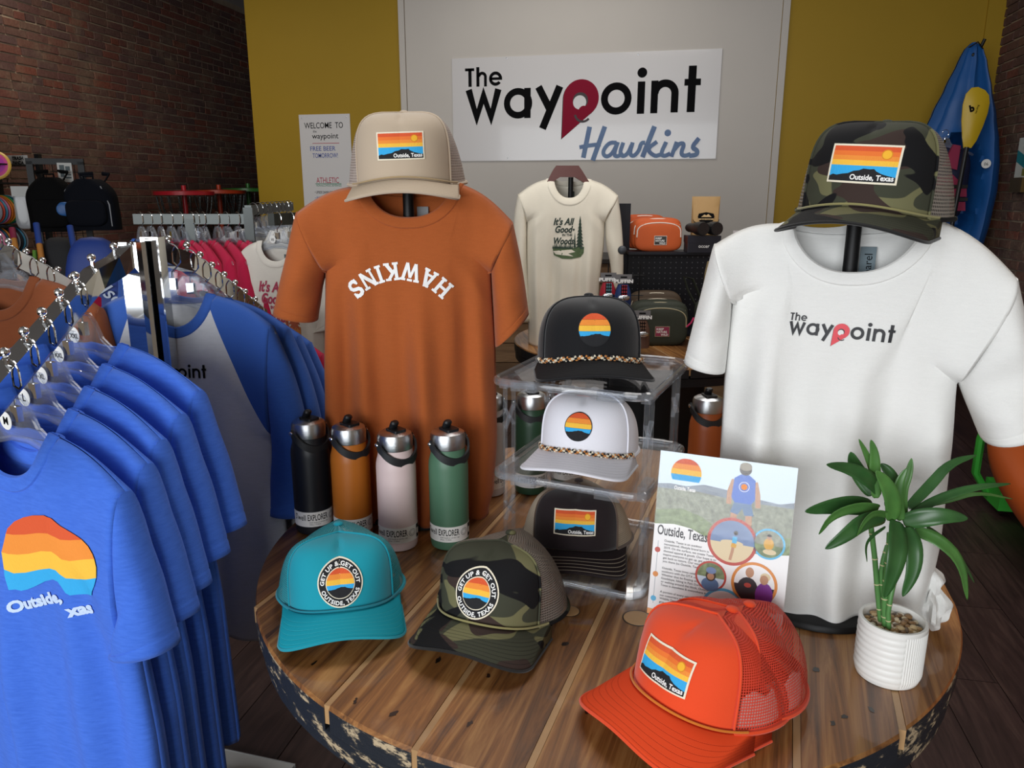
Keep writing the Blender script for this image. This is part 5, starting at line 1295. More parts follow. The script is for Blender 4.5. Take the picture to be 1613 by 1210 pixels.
J = lambda a_, b_: [G(*p) for p in a_] + [G(*p) for p in b_[::-1]]
art.poly(J(topc, e1), SUN[0], 1); art.poly(J(e1 + [(640, 470), (680, 530)], e2), SUN[1], 1); art.poly(J(e2 + [(722, 640)], e3), SUN[2], 1); art.poly(J(e3 + [(720, 790)], [(20, 680), (40, 740)] + e4), SUN[3], 1)
wi = mat('pale_blue_ink', '#c3d6f4', rough=0.7)
p0, p1 = Vector(G(85, 985)), Vector(G(480, 905)); art.text('Outside,', p0.x, p0.y, 0.023, wi, 1, bold=0.05, width=(p1 - p0).length, rot=math.atan2((p1 - p0).y, (p1 - p0).x))
p0, p1 = Vector(G(515, 1040)), Vector(G(672, 1036)); art.text('xas', p0.x, p0.y, 0.024, wi, 1, bold=0.05, width=(p1 - p0).length, rot=math.atan2((p1 - p0).y, (p1 - p0).x))
art.build('sunset_print', front_blue, lambda x, z, h: T.surf(x, z, h), 0.012)
# two-tone raglan shirts
T2, sls2 = std_tee(0.205, 0.74, 0.012, 9, 0.05, sl=0.40, ns=80, nt=80, long=True)
protoR = shirt_proto('raglan_shirt', T2, sls2, F_ragblue, F_navyblue)
T3, sls3 = std_tee(0.205, 0.72, 0.012, 12, 0.05, sl=0.40, ns=50, nt=50, long=True)
protoM = shirt_proto('raglan_shirt', T3, sls3, F_ragberry, F_maroon)
nth = ('first', 'second', 'third', 'fourth')
for k in range(8):
    src = protoR if k < 4 else protoM; o = src if k in (0, 4) else copy_tree(src)
    P = RB[k + 1] - UPZ * 0.012; rz_ = YAW - 0.16 + 0.03 * sin(3 * k)
    o.location = P; o.rotation_euler = (0, 0, rz_); o.scale = (1 + 0.02 * (k % 4), 1, 1)
    tag(o, ('%s heather grey shirt with blue sleeves on the far arm, counted from the post' if k < 4 else '%s shirt with berry red sleeves at the low end of the far arm') % nth[k % 4], 'shirt', 'two-tone shirts on the far arm')
    hanger('clear hanger carrying the %s %s two-tone shirt' % (nth[k % 4], 'blue' if k < 4 else 'berry'), P, rz_, None, 1.0, 'clear hangers on the far arm')
    if k == 0:
        art = Art(); waypoint_logo(art, -0.075, -0.262, 0.15 / 1311, black_ink, M_red, F_heather)
        fr0 = o
protoRchild = fr0
art.build('chest_print', fr0, lambda x, y, h: T2.surf(x, y, h), 0.012)
# ---- second chrome rack, its post out of view to the left: burnt orange shirts
r2 = thing('garment_rack', 'chrome rack arm at the left edge holding burnt orange shirts', 'clothes rack')
B2 = [atd(x, y, 1.52 * 1.042 ** k) for k, (x, y) in enumerate([(-14, 366), (13, 380), (41, 396), (67, 410), (91, 424), (112, 436), (131, 448)])]
a2 = [p - UPZ * 0.036 for p in B2]; post_of(r2, a2[0] - HD * 0.16 - RT * 0.0, 1.38, YAW + 0.4); rack_base(r2, hv((a2[0] - HD * 0.16).dot(RT), (a2[0] - HD * 0.16).dot(HD), 0), 1.3)
arm_of(r2, [a2[0] - HD * 0.16 + UPZ * 0.012, a2[0] - HD * .05 + UPZ * .012, a2[1], a2[3], a2[6], a2[6] + (a2[6] - a2[5])], balls=[p - UPZ * 0.019 for p in B2])
T4, sls4 = std_tee(0.215, 0.68, 0.011, 15, 0.045)
protoB = shirt_proto('burnt_orange_tshirt', T4, sls4, F_brown)
for k in range(4):
    o = protoB if k == 0 else copy_tree(protoB); P = B2[k] - UPZ * 0.012; rz_ = YAW - 0.12 + 0.05 * k
    o.location = P + UPZ * 0.02 * (k == 0); o.rotation_euler = (0, 0, rz_)
    tag(o, ('burnt orange shirt with white chest lettering at the left edge', 'burnt orange shirt hanging second at the left edge', 'burnt orange shirt hanging third behind the blue shirts', 'burnt orange shirt farthest along the left arm')[k], 'shirt', 'burnt orange shirts on the left arm')
    hanger('clear hanger of the %s burnt orange shirt' % nth[k], P + UPZ * 0.02 * (k == 0), rz_, None, 1, 'clear hangers on the left arm')
    if k == 0: b0 = o
art = Art(); waypoint_logo(art, -0.075, -0.30, 0.165 / 1311, white_ink, M_brightred, F_brown); art.build('chest_print', b0, lambda x, y, h: T4.surf(x, y, h), 0.012)
# ---- straight chrome rack farther back, with berry shirts seen from their sleeves
r3 = thing('garment_rack', 'straight chrome rack bar with berry and blue shirts in the middle distance', 'clothes rack')
D3 = 2.75; bl_, br_ = atd(212, 345, D3), atd(392, 345, D3)
arm_of(r3, [bl_, br_], 0.012, 0.018, metal=dull); post_of(r3, Vector((br_.x, br_.y, 0)), br_.z + 0.04, YAW + 0.2, 0.016, metal=dull); post_of(r3, Vector((bl_.x, bl_.y, 0)) + RT * 0.2, bl_.z, YAW + 0.2, 0.016, metal=dull)
e_ = atd(458, 325, 3.45); arm_of(r3, [br_ + UPZ * 0.03, br_ + UPZ * 0.03 + (e_ - br_ - UPZ * .03) * 1.0], 0.012, 0.018, metal=dull)
T5, sls5 = std_tee(0.20, 0.68, 0.012, 21, 0.05, ns=30, nt=34, sl=0.36, long=True)
protoS = shirt_proto('raglan_shirt', T5, sls5, F_ragberry, F_maroon)
protoSB = shirt_proto('raglan_shirt', T5, sls5, F_ragblue, F_navyblue)
T6, sls6 = std_tee(0.20, 0.66, 0.011, 25, 0.05, ns=30, nt=34)
protoW = shirt_proto('white_tshirt', T6, sls6, F_sand)
us = [0.05, 0.13, 0.22, 0.31, 0.40, 0.50, 0.54, 0.60, 0.72, 0.80, 0.90]; usedS = usedSB = False
ORD = ('first', 'second', 'third', 'fourth', 'fifth', 'sixth', 'seventh', 'eighth', 'ninth', 'tenth', 'eleventh')
for i, u in enumerate(us):
    blu = i < 2
    if blu: o = protoSB if not usedSB else copy_tree(protoSB); usedSB = True
    else: o = protoS if not usedS else copy_tree(protoS); usedS = True
    P = bl_.lerp(br_, u) + UPZ * 0.022; rz_ = YAW - 0.75 + 0.10 * sin(i * 2.3)
    o.location = P; o.rotation_euler = (0, 0, rz_)
    tag(o, '%s shirt from the left on the straight rack bar, %s sleeves' % (ORD[i], 'blue' if blu else 'berry red'), 'shirt', 'two-tone shirts with %s sleeves on the straight bar' % ('blue' if blu else 'berry'))
    hanger('%s clear hanger from the left on the straight rack bar' % ORD[i], P, rz_, None, 1, 'hangers on the straight bar')
for i in range(9):
    o = protoW if i == 0 else copy_tree(protoW); u = 0.10 + 0.105 * i; P = (br_ + UPZ * 0.03).lerp(e_, u) + UPZ * 0.022; rz_ = YAW - 0.4 + 0.05 * sin(2 * i)
    o.location = P; o.rotation_euler = (0, 0, rz_); tag(o, '%s pale oatmeal shirt, front to back, on the receding rack arm' % ORD[i], 'shirt', 'pale shirts on the receding arm')
    hanger('%s clear hanger, front to back, on the receding rack arm' % ORD[i], P, rz_, None, 1, 'hangers on the receding arm')
# ---- rack whose front shirt reads It's All Good in the Woods
r4 = thing('garment_rack', 'chrome rack arm holding the pale shirt with red woods print', 'clothes rack')
s4 = atd(427, 346, 2.55); e4_ = s4 + HD * 0.75 + RT * 0.22; arm_of(r4, [s4, e4_], 0.012, 0.02, metal=dull); post_of(r4, Vector((e4_.x, e4_.y, 0)), e4_.z + 0.02, YAW, 0.016, metal=dull)
T7, sls7 = std_tee(0.19, 0.68, 0.008, 31, 0.045, ns=50, nt=50)
protoX = shirt_proto('oatmeal_tshirt', T7, sls7, F_sand)
for i in range(5):
    o = protoX if i == 0 else copy_tree(protoX); P = s4 + (e4_ - s4) * (0.04 + 0.1 * i) + UPZ * 0.022; rz_ = YAW - 0.42
    o.location = P; o.rotation_euler = (0, 0, rz_)
    tag(o, 'pale shirt with red woods print beside the orange sleeve' if i == 0 else '%s plain pale shirt hanging behind the red woods print' % ORD[i - 1], 'shirt', 'pale shirts behind the orange sleeve')
    hanger('clear hanger with XS disc above the red woods print' if i == 0 else '%s clear hanger behind the one with XS disc' % ORD[i - 1], P, rz_, 'XS' if i == 0 else None, 1, 'hangers behind the orange sleeve')
    if i == 0: x0_ = o
neck_label(x0_, T7, '#4c5a5c')
def woods_art(a, s_, c_txt, c_tree, c_ground, c_water):
    """lettering and pine lake scene about 1 unit wide, scaled by s_"""
    for tx, x, y, sz, wd in (("It's All", .02, .62, .29, .66), ('Good', .08, .38, .29, .56), ('IN THE', .30, .27, .10, .32), ('Woods', .04, .02, .29, .64)):
        a.text(tx, x * s_, y * s_, sz * s_, c_txt, 1, bold=0.035, shear=0.28 if tx != 'IN THE' else 0, width=wd * s_)
    def pine(x, y, w, h, n):
        for k in range(n):
            yy = y + h * k / (n + .6); ww = w * (1 - k / n * .85)
            a.poly([((x - ww) * s_, yy * s_), ((x + ww) * s_, yy * s_), (x * s_, (yy + h / n * 1.7) * s_)], c_tree, 1 + .1 * k)
        a.rect((x - .012) * s_, (y - .05) * s_, (x + .012) * s_, (y + .1) * s_, c_tree, 1)
    pine(.86, -.12, .14, 1.0, 9); pine(.70, -.08, .05, .45, 5)
    a.poly([(s_ * x, s_ * y) for x, y in ((0, -.08), (.1, -.06), (.3, -.07), (.6, -.1), (1, -.06), (.99, -.25), (.9, -.38), (.6, -.44), (.3, -.43), (.05, -.33))], c_ground, 1)
    a.poly([(s_ * x, s_ * y) for x, y in ((.02, -.2), (.3, -.17), (.6, -.15), (.72, -.22), (.5, -.27), (.66, -.36), (.4, -.33), (.1, -.3))], c_water, 2)
    for k in range(13): x = .02 + k * .05; a.poly([((x - .03) * s_, -.12 * s_), ((x + .03) * s_, -.12 * s_), (x * s_, (.0 + .05 * ((k * 7) % 3)) * s_)], c_tree, 2.5)
    a.disc(.66 * s_, .47 * s_, .035 * s_, c_txt, 1, 12)
art = Art(); woods_art(art, 0.17, mat('rose_ink', '#a23350', rough=0.7), mat('rust_ink', '#9c4a2c', rough=0.7), mat('amber_ink', '#b5702f', rough=0.7), F_sand)
art.build('woods_print', x0_, lambda x, y, h: T7.surf(x - 0.075, y - 0.37, h), 0.015)
# ================================================================ BACK WALL SIGNS
yw = YB - 0.014
sg = thing('shop_sign', 'wide white shop sign with red pin letter and blue script on the grey panel', 'sign', (0, yw, 0), 0)
sx0, sx1, sz0, sz1 = -2.04, 0.281, 1.737, 2.61
M_signw = mat('sign_board_white', '#d4d2d2', rough=0.25, spec=0.5, coat=0.2)
m = MB(); m.box(sx0, sx1, -0.008, 0.0, sz0, sz1); m.build('board', M_signw, sg, False)
art = Art(); kx = (sx1 - sx0) / 1490
# sign units: crop pixels, x from 45, y down
def SU(x, y): return (sx0 + (x - 45) * kx, sz1 - (y - 110 + 0.034 * (x - 45)) * kx * 1.0)
waypoint_logo(art, sx0 + (122 - 45) * kx, sz1 - (418 - 88) * kx, kx, black_ink, M_red, M_signw)
M_hawk = mat('holographic_blue', '#44609f', rough=0.5, var=0.2, vs=7, tint='#6d8fb0')
scr = [([(840, 458), (808, 625)], 27), ([(925, 458), (862, 640)], 27), ([(785, 568), (840, 558), (905, 553)], 22), ([(992, 546), (955, 544), (925, 575), (918, 606), (940, 622), (970, 605), (992, 560)], 22), ([(1000, 542), (978, 610), (1000, 622), (1030, 600)], 22),
       ([(1030, 545), (1012, 600), (1030, 622), (1058, 604), (1076, 560)], 22), ([(1082, 545), (1066, 605), (1088, 622), (1118, 592), (1128, 548), (1150, 548)], 22), ([(1198, 462), (1138, 625)], 27), ([(1215, 543), (1160, 583), (1205, 622), (1235, 612)], 22), ([(1265, 545), (1237, 608), (1258, 622), (1290, 606)], 22),
       ([(1322, 545), (1296, 624)], 22), ([(1308, 590), (1338, 552), (1364, 556), (1346, 608), (1366, 622), (1400, 610)], 22), ([(1440, 528), (1402, 576), (1436, 592), (1432, 616), (1392, 620)], 24)]
for si, (pts, w_) in enumerate(scr):
    for _ in range(2):
        if len(pts) > 2:
            Q = [pts[0]]
            for a_, b_ in zip(pts, pts[1:]): Q += [(a_[0] * .75 + b_[0] * .25, a_[1] * .75 + b_[1] * .25), (a_[0] * .25 + b_[0] * .75, a_[1] * .25 + b_[1] * .75)]
            pts = Q + [pts[-1]]
    art.stroke([(sx0 + (x - 45) * kx, sz1 - (y - 88 + 12) * kx) for x, y in pts], w_ * kx, M_hawk, 3 + 1.5 * si)
art.disc(sx0 + (1271 - 45) * kx, sz1 - (498 - 76) * kx, 18 * kx, M_hawk, 3)
art.build('lettering', sg, lambda x, y, h: Vector((x, -0.0085 - h, y)), 5, 0.0004)
for px, py in ((798, 92), (1005, 86), (1002, 248), (800, 249)):
    P = aty(px, py, yw - .008); m = MB(); m.lathe([(0.007, 0), (0.006, 0.003), (0.001, 0.004)], 12, Matrix.Translation((P.x, -0.008, P.z)) @ Matrix.Rotation(RAD(90), 4, 'X')); m.build('screw', steel, sg)
ws = thing('welcome_board', 'handwritten white welcome board on the mustard wall', 'sign', (0, YB - 0.002, 0), 0)
A0, A1 = aty(471, 181, YB), aty(556, 340, YB); wx0, wx1, wz1, wz0 = A0.x, A1.x + 0.02, A0.z, A1.z
m = MB(); m.box(wx0, wx1, -0.006, 0, wz0 - .1, wz1); m.build('board', mat('white_board', '#d9d8d8', rough=0.4), ws, False)
art = Art(); cxm = (wx0 + wx1) / 2; W_ = wx1 - wx0; ikb = mat('blue_marker', '#2d4aa0', rough=0.6); ikr = mat('red_marker', '#b3374f', rough=0.6); ikg = mat('green_marker', '#3a8a6a', rough=0.6)
for tx, v, sz, wd, c_, al in (('WELCOME  TO', .075, .075, .76, black_ink, .48), ('the', .135, .03, .07, black_ink, .3), ('waypoint', .165, .07, .52, black_ink, .5), ('FREE BEER', .275, .06, .5, ikb, .44), ('TOMORROW!', .335, .06, .5, ikb, .48), ('ATHLETIC', .545, .075, .45, ikr, .5), ('NON-ALCOHOLIC BEVERAGES', .6, .03, .5, ikg, .52),
                            ('• UPSIDE DAWN GOLDEN', .66, .034, .46, black_ink, .46), ('• FREE WAVE HAZY IPA', .71, .034, .46, ikb, .46), ('• CERVEZA ATLETICA', .76, .034, .44, ikr, .46), ('• RUN WILD IPA', .81, .034, .36, black_ink, .43)):
    art.text(tx, wx0 + W_ * al, wz1 - v * 1.06 - sz * .6, sz, c_, 1, align='C', width=W_ * wd, bold=0.004)
art.rect(wx0 + .24 * W_, wz1 - .262, wx0 + .77 * W_, wz1 - .257, ikr, 1); art.rect(wx0 + .25 * W_, wz1 - .632, wx0 + .77 * W_, wz1 - .627, ikg, 1)
art.build('handwriting', ws, lambda x, y, h: Vector((x, -0.0065 - h, y)), 5, 0.0004)
for x in (wx0 + .03, wx1 - .03): m = MB(); m.lathe([(0.006, 0), (0.005, .003), (.001, .004)], 10, Matrix.Translation((x, -0.006, wz1 - .03)) @ Matrix.Rotation(RAD(90), 4, 'X')); m.build('screw', steel, ws)

# ================================================================ COUNTER, SECOND TABLE AND WHAT STANDS ON IT
M_pine = nodes_wood('knotty_pine', '#6e5138', '#8a6a4a', '#9d7c5a', (3, 30, 30), 0.6, 0.0, 1.2, bump=0.1, stain=0.45)
ct = thing('checkout_counter', 'low counter clad in horizontal pine boards behind the second table', 'counter', hv(0.75, 5.3, 0), YAW)
m = MB(); m.box(-1.0, 1.1, 0.03, 0.6, 0.0, 0.98); m.build('carcass', mat('counter_core', '#2c221b', rough=0.8), ct, False)
pmh = MB(); pmh.box(-1.0, 1.1, 0.0, 0.028, 0.003, 0.137); pme2 = pmh.mesh('board', M_pine, False)
for i in range(7): put('board', pme2, ct, (0, -0.003 * (i % 2), i * 0.14))
m = MB(); m.box(-1.03, 1.13, -0.03, 0.63, 0.982, 1.01); m.build('worktop', mat('dark_worktop', '#2a2522', rough=0.5), ct, False)

# cream long-sleeved shirt on its stand
rzc = YAW; Oc = hv(0.255, 3.42, TZ); vp = VPlane(Oc, rzc); g = vp.xz
sc_ = thing('shirt_stand', 'black stand with dark wooden shoulders under the cream long-sleeved shirt', 'stand', Oc, rzc)
m = MB(); m.lathe([(0.12, 0.001), (0.12, 0.01), (0.11, 0.014)], 32); m.build('base', blkmetal, sc_)
ztop = g(896, 268)[1]
m = MB(); m.tube([(0, 0, 0.01), (0, 0, ztop - 0.03)], 0.011, 12); m.build('pole', blkmetal, sc_)
M_mahog = mat('dark_mahogany', '#5a2a22', rough=0.35, var=0.2, vs=20)
pts = [g(*p) for p in ((876, 261), (911, 261), (916, 268), (929, 289), (926, 292), (905, 279), (882, 279), (863, 292), (860, 289), (871, 268))]
m = MB(); n = len(pts); m.add([(x, -0.016, z) for x, z in pts] + [(x, 0.016, z) for x, z in pts], [tuple(range(n))[::-1], tuple(range(n, 2 * n))] + [(i, (i + 1) % n, n + (i + 1) % n, n + i) for i in range(n)]); m.build('wooden_shoulders', M_mahog, sc_, False)
cs = thing('cream_longsleeve', 'cream long-sleeved shirt with dark green woods print on the second table', 'shirt', Oc, rzc)
Tc = Tee(g(862, 282), g(930, 283), 0.105, 0.03, g(816, 306), g(973, 307), [g(829, 350), g(829, 400), g(830, 460), g(832, 528)], [g(953, 350), g(951, 385), g(944, 450), g(940, 528)], (0.004, 0.004), depth=0.08, folds=0.016, seed=41, ns=60, nt=60, armd=0.04)
Tc.build(cs, F_cream, sleeves=(dict(top=[g(816, 306), g(809, 345), g(808, 420), g(815, 505)], bot=[g(829, 350), g(829, 420), g(836, 505)], d0=.04, d1=.04, seed=1, wr=.006), dict(top=[g(973, 307), g(979, 350), g(982, 400), g(981, 455)], bot=[g(953, 350), g(954, 385), g(962, 415), g(964, 455)], d0=.04, d1=.035, seed=2, wr=.006)), collar_w=0.03)
neck_label(cs, Tc, '#33403c')
q0_, q1_ = Vector(g(869, 408)), Vector(g(920, 346)); art = Art()
ikgr = mat('pine_ink', '#23382c', rough=0.7); woods_art(art, (q1_.x - q0_.x) * .98, mat('forest_ink', '#24342c', rough=0.7), ikgr, mat('moss_ink', '#4b5f3c', rough=0.7), F_cream)
art.build('woods_print', cs, lambda x, y, h: Tc.surf(q0_.x + x, q0_.y + y + 0.066, h), 0.02)

# pegboard stand with shelf
M_peg = mat('navy_pegboard', '#14161f', rough=0.5, spec=0.4)
Op = hv(0.78, 3.72, TZ); vp = VPlane(Op, YAW); g = vp.xz
pb = thing('pegboard_stand', 'dark perforated pegboard stand with a shelf on top, on the second table', 'display', Op + UPZ * 0.001, YAW)
x0_, zt = g(990, 394); x1_, _ = g(1185, 402)
m = MB(); m.box(x0_, x1_, 0.0, 0.012, 0, zt); m.build('panel', M_peg, pb, False)
m = MB(); m.box(x0_ - .02, x1_ + .02, -0.14, 0.02, zt - 0.012, zt); m.build('top_shelf', M_peg, pb, False)
m = MB(); m.box(x0_, x1_, -0.12, 0.02, 0.0, 0.012); m.build('foot', M_peg, pb, False)
xa, za_ = g(975, 321); xb, _ = g(995, 321)
m = MB(); m.box(xa, xb, 0.02, 0.032, 0.0, za_); m.build('side_panel', M_peg, pb, False)
m = MB(); Mhole = mat('pale_peg_hole', '#77777c', rough=0.8)  # pale discs stand in for light seen through the holes
for i in range(20):
    for j in range(11):
        x = x0_ + .025 + i * .026; z = zt - .035 - j * .0255
        if x < x1_ - .01 and z > .01: m.lathe([(0.0028, 0), (0.0026, 0.0006)], 8, Matrix.Translation((x, -0.0002, z)) @ Matrix.Rotation(RAD(90), 4, 'X'))
m.build('peg_holes', Mhole, pb)['kind'] = 'stuff'
def soft(m, c, sx, sy, sz, p=3.2, seed=0, wr=0.02, n=36, k=18, mi=None, M=None):
    """pillow-like rounded box with slight creases"""
    rows = []; rn = random.Random(seed); ph = rn.uniform(0, 6)
    ce = lambda v: (abs(v) ** (2 / p)) * (1 if v >= 0 else -1)
    for i in range(k + 1):
        b_ = -pi / 2 + pi * i / k; row = []
        for j in range(n):
            a_ = 2 * pi * j / n; d = 1 + wr * sin(5 * a_ + 3 * b_ + ph) * cos(b_)
            v = Vector((sx * ce(cos(a_)) * ce(cos(b_)) * d, sy * ce(sin(a_)) * ce(cos(b_)) * d, sz * ce(sin(b_)))); v = v + Vector(c)
            row.append(M @ v if M else v)
        rows.append(row)
    m.grid(rows, mi, wrapu=True)
def pouch(label, P, rz, w, h, d, col, zipc, lab, labc, lean=0, two=True, seed=1):
    t = thing('zip_pouch', label, 'bag', P, rz); fb = mat('ripstop_' + col, col, rough=0.7, var=0.08, vs=20, bump=0.2, bs=400); zp = mat('zip_' + zipc, zipc, rough=0.5)
    m = MB(); soft(m, (0, 0.0, h / 2), w / 2, d / 2, h / 2, 4.2, seed, 0.015); m.build('main_pocket', fb, t)
    m = MB(); soft(m, (0.01 * w, -d * .42, h * .44), w * .47, d * .22, h * .44, 4.5, seed + 3, 0.015); fp = m.build('front_pocket', fb, t)
    m = MB(); m.tube([(w * .465 * cos(a_), -d * .34, h * .5 + h * .46 * abs(sin(a_)) ** .45) for a_ in [pi * k / 18 for k in range(19)]], 0.0035, 6); m.build('zip', zp, t)
    m = MB(); m.tube([(w * .01 + w * .44 * cos(a_), -d * .585, h * .42 + h * .43 * abs(sin(a_)) ** .45) for a_ in [pi * k / 18 for k in range(19)]], 0.003, 6); m.build('zip', zp, fp)
    if lab:
        a = Art(); lw, lh = w * .25, w * .18; a.rect(-lw / 2, -lh / 2, lw / 2, lh / 2, zp, 0); a.rect(-lw * .47, -lh * .45, lw * .47, lh * .45, mat('patch_' + labc, labc, rough=0.7), 1)
        for i, tx in enumerate(('KEEP', 'NATURE', 'WILD')): a.text(tx, -lw * .4 + (lw * .3 if i == 2 else 0), lh * (.14 - .27 * i), lh * .27, white_ink, 2, bold=.03, width=lw * (.5 if i != 1 else .72))
        a.build('patch', fp, lambda x, y, q: Vector((x + w * .04, -d * .645 - q - 0.001, y + h * .33)), 1, 0.0004)
    return t
zsh = TZ + zt + 0.001
gw = lambda px, py, D: atd(px, py, D)
P = gw(1032, 392, 3.62); pouch('bright orange zip pouch with grey square patch on the pegboard shelf', Vector((P.x, P.y, zsh)), YAW + 0.05, 0.235, 0.155, 0.09, '#c95a26', '#e6ddd2', True, '#3a3835', seed=2)
P = gw(1012, 392, 3.78); pouch('second orange zip pouch peeking from behind the first one', Vector((P.x, P.y, zsh)), YAW + 0.1, 0.22, 0.165, 0.07, '#c2531f', '#e6ddd2', False, '#3a3835', seed=6)
# lower green pouches on the table
P = hv(0.66, 3.42, TZ + .001); pouch('olive zip pouch with berry patch in front of the pegboard', P, YAW, 0.26, 0.2, 0.10, '#2e3328', '#a49a7c', True, '#8e2b4c', seed=4)
P = hv(0.67, 3.56, TZ + .001); pouch('rust topped olive pouch standing behind the olive pouch', P, YAW, 0.25, 0.225, 0.08, '#4a3a2a', '#cfc4ae', False, '#8e2b4c', seed=9)
P = hv(0.93, 3.40, TZ + .001); t = pouch('olive zip pouch half hidden by the white sleeve', P, YAW - .1, 0.22, 0.21, 0.10, '#2c3126', '#a49a7c', False, '#8e2b4c', seed=12)
m = MB(); m.tube([(-.12, -.07, .13), (-.13, -.08, .11), (-.15, -.08, .09)], .004, 6); m.tube([(-.12, -.07, .13), (-.11, -.08, .10), (-.105, -.08, .08)], .004, 6); m.build('berry_pull_cord', mat('berry_cord', '#b3275a', rough=.6), t)
m = MB(); m.tube([(-.10, .02, .17), (-.14, .02, .24), (-.16, .03, .30), (-.12, .03, .29), (-.08, .02, .2)], .016, 8, flat=(1, .3)); m.build('shoulder_strap', mat('ripstop_#2c3126', '#2c3126'), t)
st2 = thing('webbing_strap', 'tan webbing strap hanging off the right end of the pegboard shelf', 'strap', gw(1112, 470, 3.55), YAW)
m = MB(); m.tube([(0, 0, .17), (-.012, -.01, .12), (-.014, -.01, .0), (-.01, 0, -.06)], .014, 8, flat=(1, .25)); m.build('webbing', mat('tan_webbing', '#9a8660', rough=.8), st2)
# kraft bag, box, binoculars
def kraft(P):
    t = thing('coffee_bag', 'kraft paper bag with black mountain badge on the pegboard shelf', 'bag', P, YAW - .05); w, h, d = .135, .25, .06; rows = []
    for i in range(15):
        v = i / 14; z = h * v; dd = d / 2 * (1 - v ** 2.2) + .0012; ww = w / 2 * (1 - .03 * sin(pi * v)); rows.append([Vector((ww * x, dd * y * (1 - .5 * abs(x) ** 4), z)) for x, y in [(-1, 0), (-.92, -1), (-.5, -1.08), (0, -1.1), (.5, -1.08), (.92, -1), (1, 0), (.92, 1), (.5, 1.08), (0, 1.1), (-.5, 1.08), (-.92, 1)]])
    m = MB(); m.grid(rows, 0, wrapu=True); m.f.append(tuple(range(11, -1, -1))); m.mi.append(0); m.build('paper_bag', mat('kraft_paper', '#b3905f', rough=.7, var=.06, vs=30), t)
    a = Art(); a.poly([(-.035, .02), (-.04, .005), (-.03, -.018), (0, -.03), (.03, -.018), (.04, .005), (.035, .02), (0, .027)], black_ink, 1); a.poly([(-.024, .004), (-.008, .016), (0, .011), (.01, .018), (.026, .004)], mat('kraft_print', '#c8a878', rough=.7), 2); a.rect(-.036, -.009, .036, -.003, MATS['kraft_print'], 2); a.text('BASE CAMP', 0, -.0085, .007, black_ink, 3, align='C', width=.05)
    a.text('Strawberry Basil', 0, -.046, .012, black_ink, 1, align='C', width=.08)
    for s_ in (-1, 1):
        for k in range(3): a.stroke([(s_ * (.062 - .008 * k * 0), -.005 - .018 + .008 * k), (s_ * (.045 + .006 * k), -.02), (s_ * .062, -.04 + .012 - .008 * k)], .0022, black_ink, 1)
    a.build('printed_badge', t, lambda x, y, q: Vector((x, -(d / 2 * 1.1 * (1 - ((y + .15) / h) ** 2.2)) - .003 - q, y + .15)), .02, .0003)
P = gw(1108, 388, 3.72); kraft(Vector((P.x, P.y, zsh)))
P = gw(1105, 395, 3.54); bx_ = thing('gift_box', 'dark navy box lettered occer under the binoculars', 'box', Vector((P.x, P.y, zsh)), YAW)
m = MB(); m.rbox(-.075, .075, -.04, .04, 0, .075, .002); m.build('carton', mat('navy_card', '#191a26', rough=.4), bx_, False)
m = MB(); m.box(-.0765, .0765, -.0415, .0415, .045, .076); m.build('lid', mat('navy_card_lid', '#1c1d2a', rough=.4), bx_, False)
a = Art(); a.text('occer', 0, .022, .022, white_ink, 1, align='C', bold=.01); a.build('lettering', bx_, lambda x, y, q: Vector((x, -.042 - q, y)), 1)
bn = thing('binoculars', 'black binoculars lying on the navy box', 'binoculars', Vector((P.x, P.y, zsh + .0765)), YAW + .25)
M_bino = mat('black_rubber', '#131315', rough=.55)
for s_ in (-1, 1):
    m = MB(); m.lathe([(.018, -.075), (.021, -.06), (.021, -.03), (.025, 0), (.030, .02), (.031, .06), (.029, .072)], 24, Matrix.Translation((s_ * .034, 0, .032)) @ Matrix.Rotation(RAD(90), 4, 'X')); bo_ = m.build('barrel', M_bino, bn)
    m = MB(); m.lathe([(.026, .0), (.001, .0005)], 24, Matrix.Translation((s_ * .034, -.0725, .032)) @ Matrix.Rotation(RAD(90), 4, 'X')); m.build('lens', mat('dark_lens', '#0a0a14', rough=.05, coat=1), bo_)
m = MB(); m.tube([(-.03, 0, .04), (.03, 0, .04)], .012, 10); m.tube([(0, -.02, .04), (0, .03, .04)], .011, 12); m.build('bridge', M_bino, bn)
m = MB(); m.box(-.03, .03, -.001, .001, 0, .09); pcard = m.build('price_card', mat('price_paper', '#cfc9c9', rough=.6), None, False); P = gw(1163, 385, 3.7); pcard.location = (P.x, P.y, zsh); pcard.rotation_euler = (0, 0, YAW); tag(pcard, 'small pale price card standing beside the navy box', 'card')
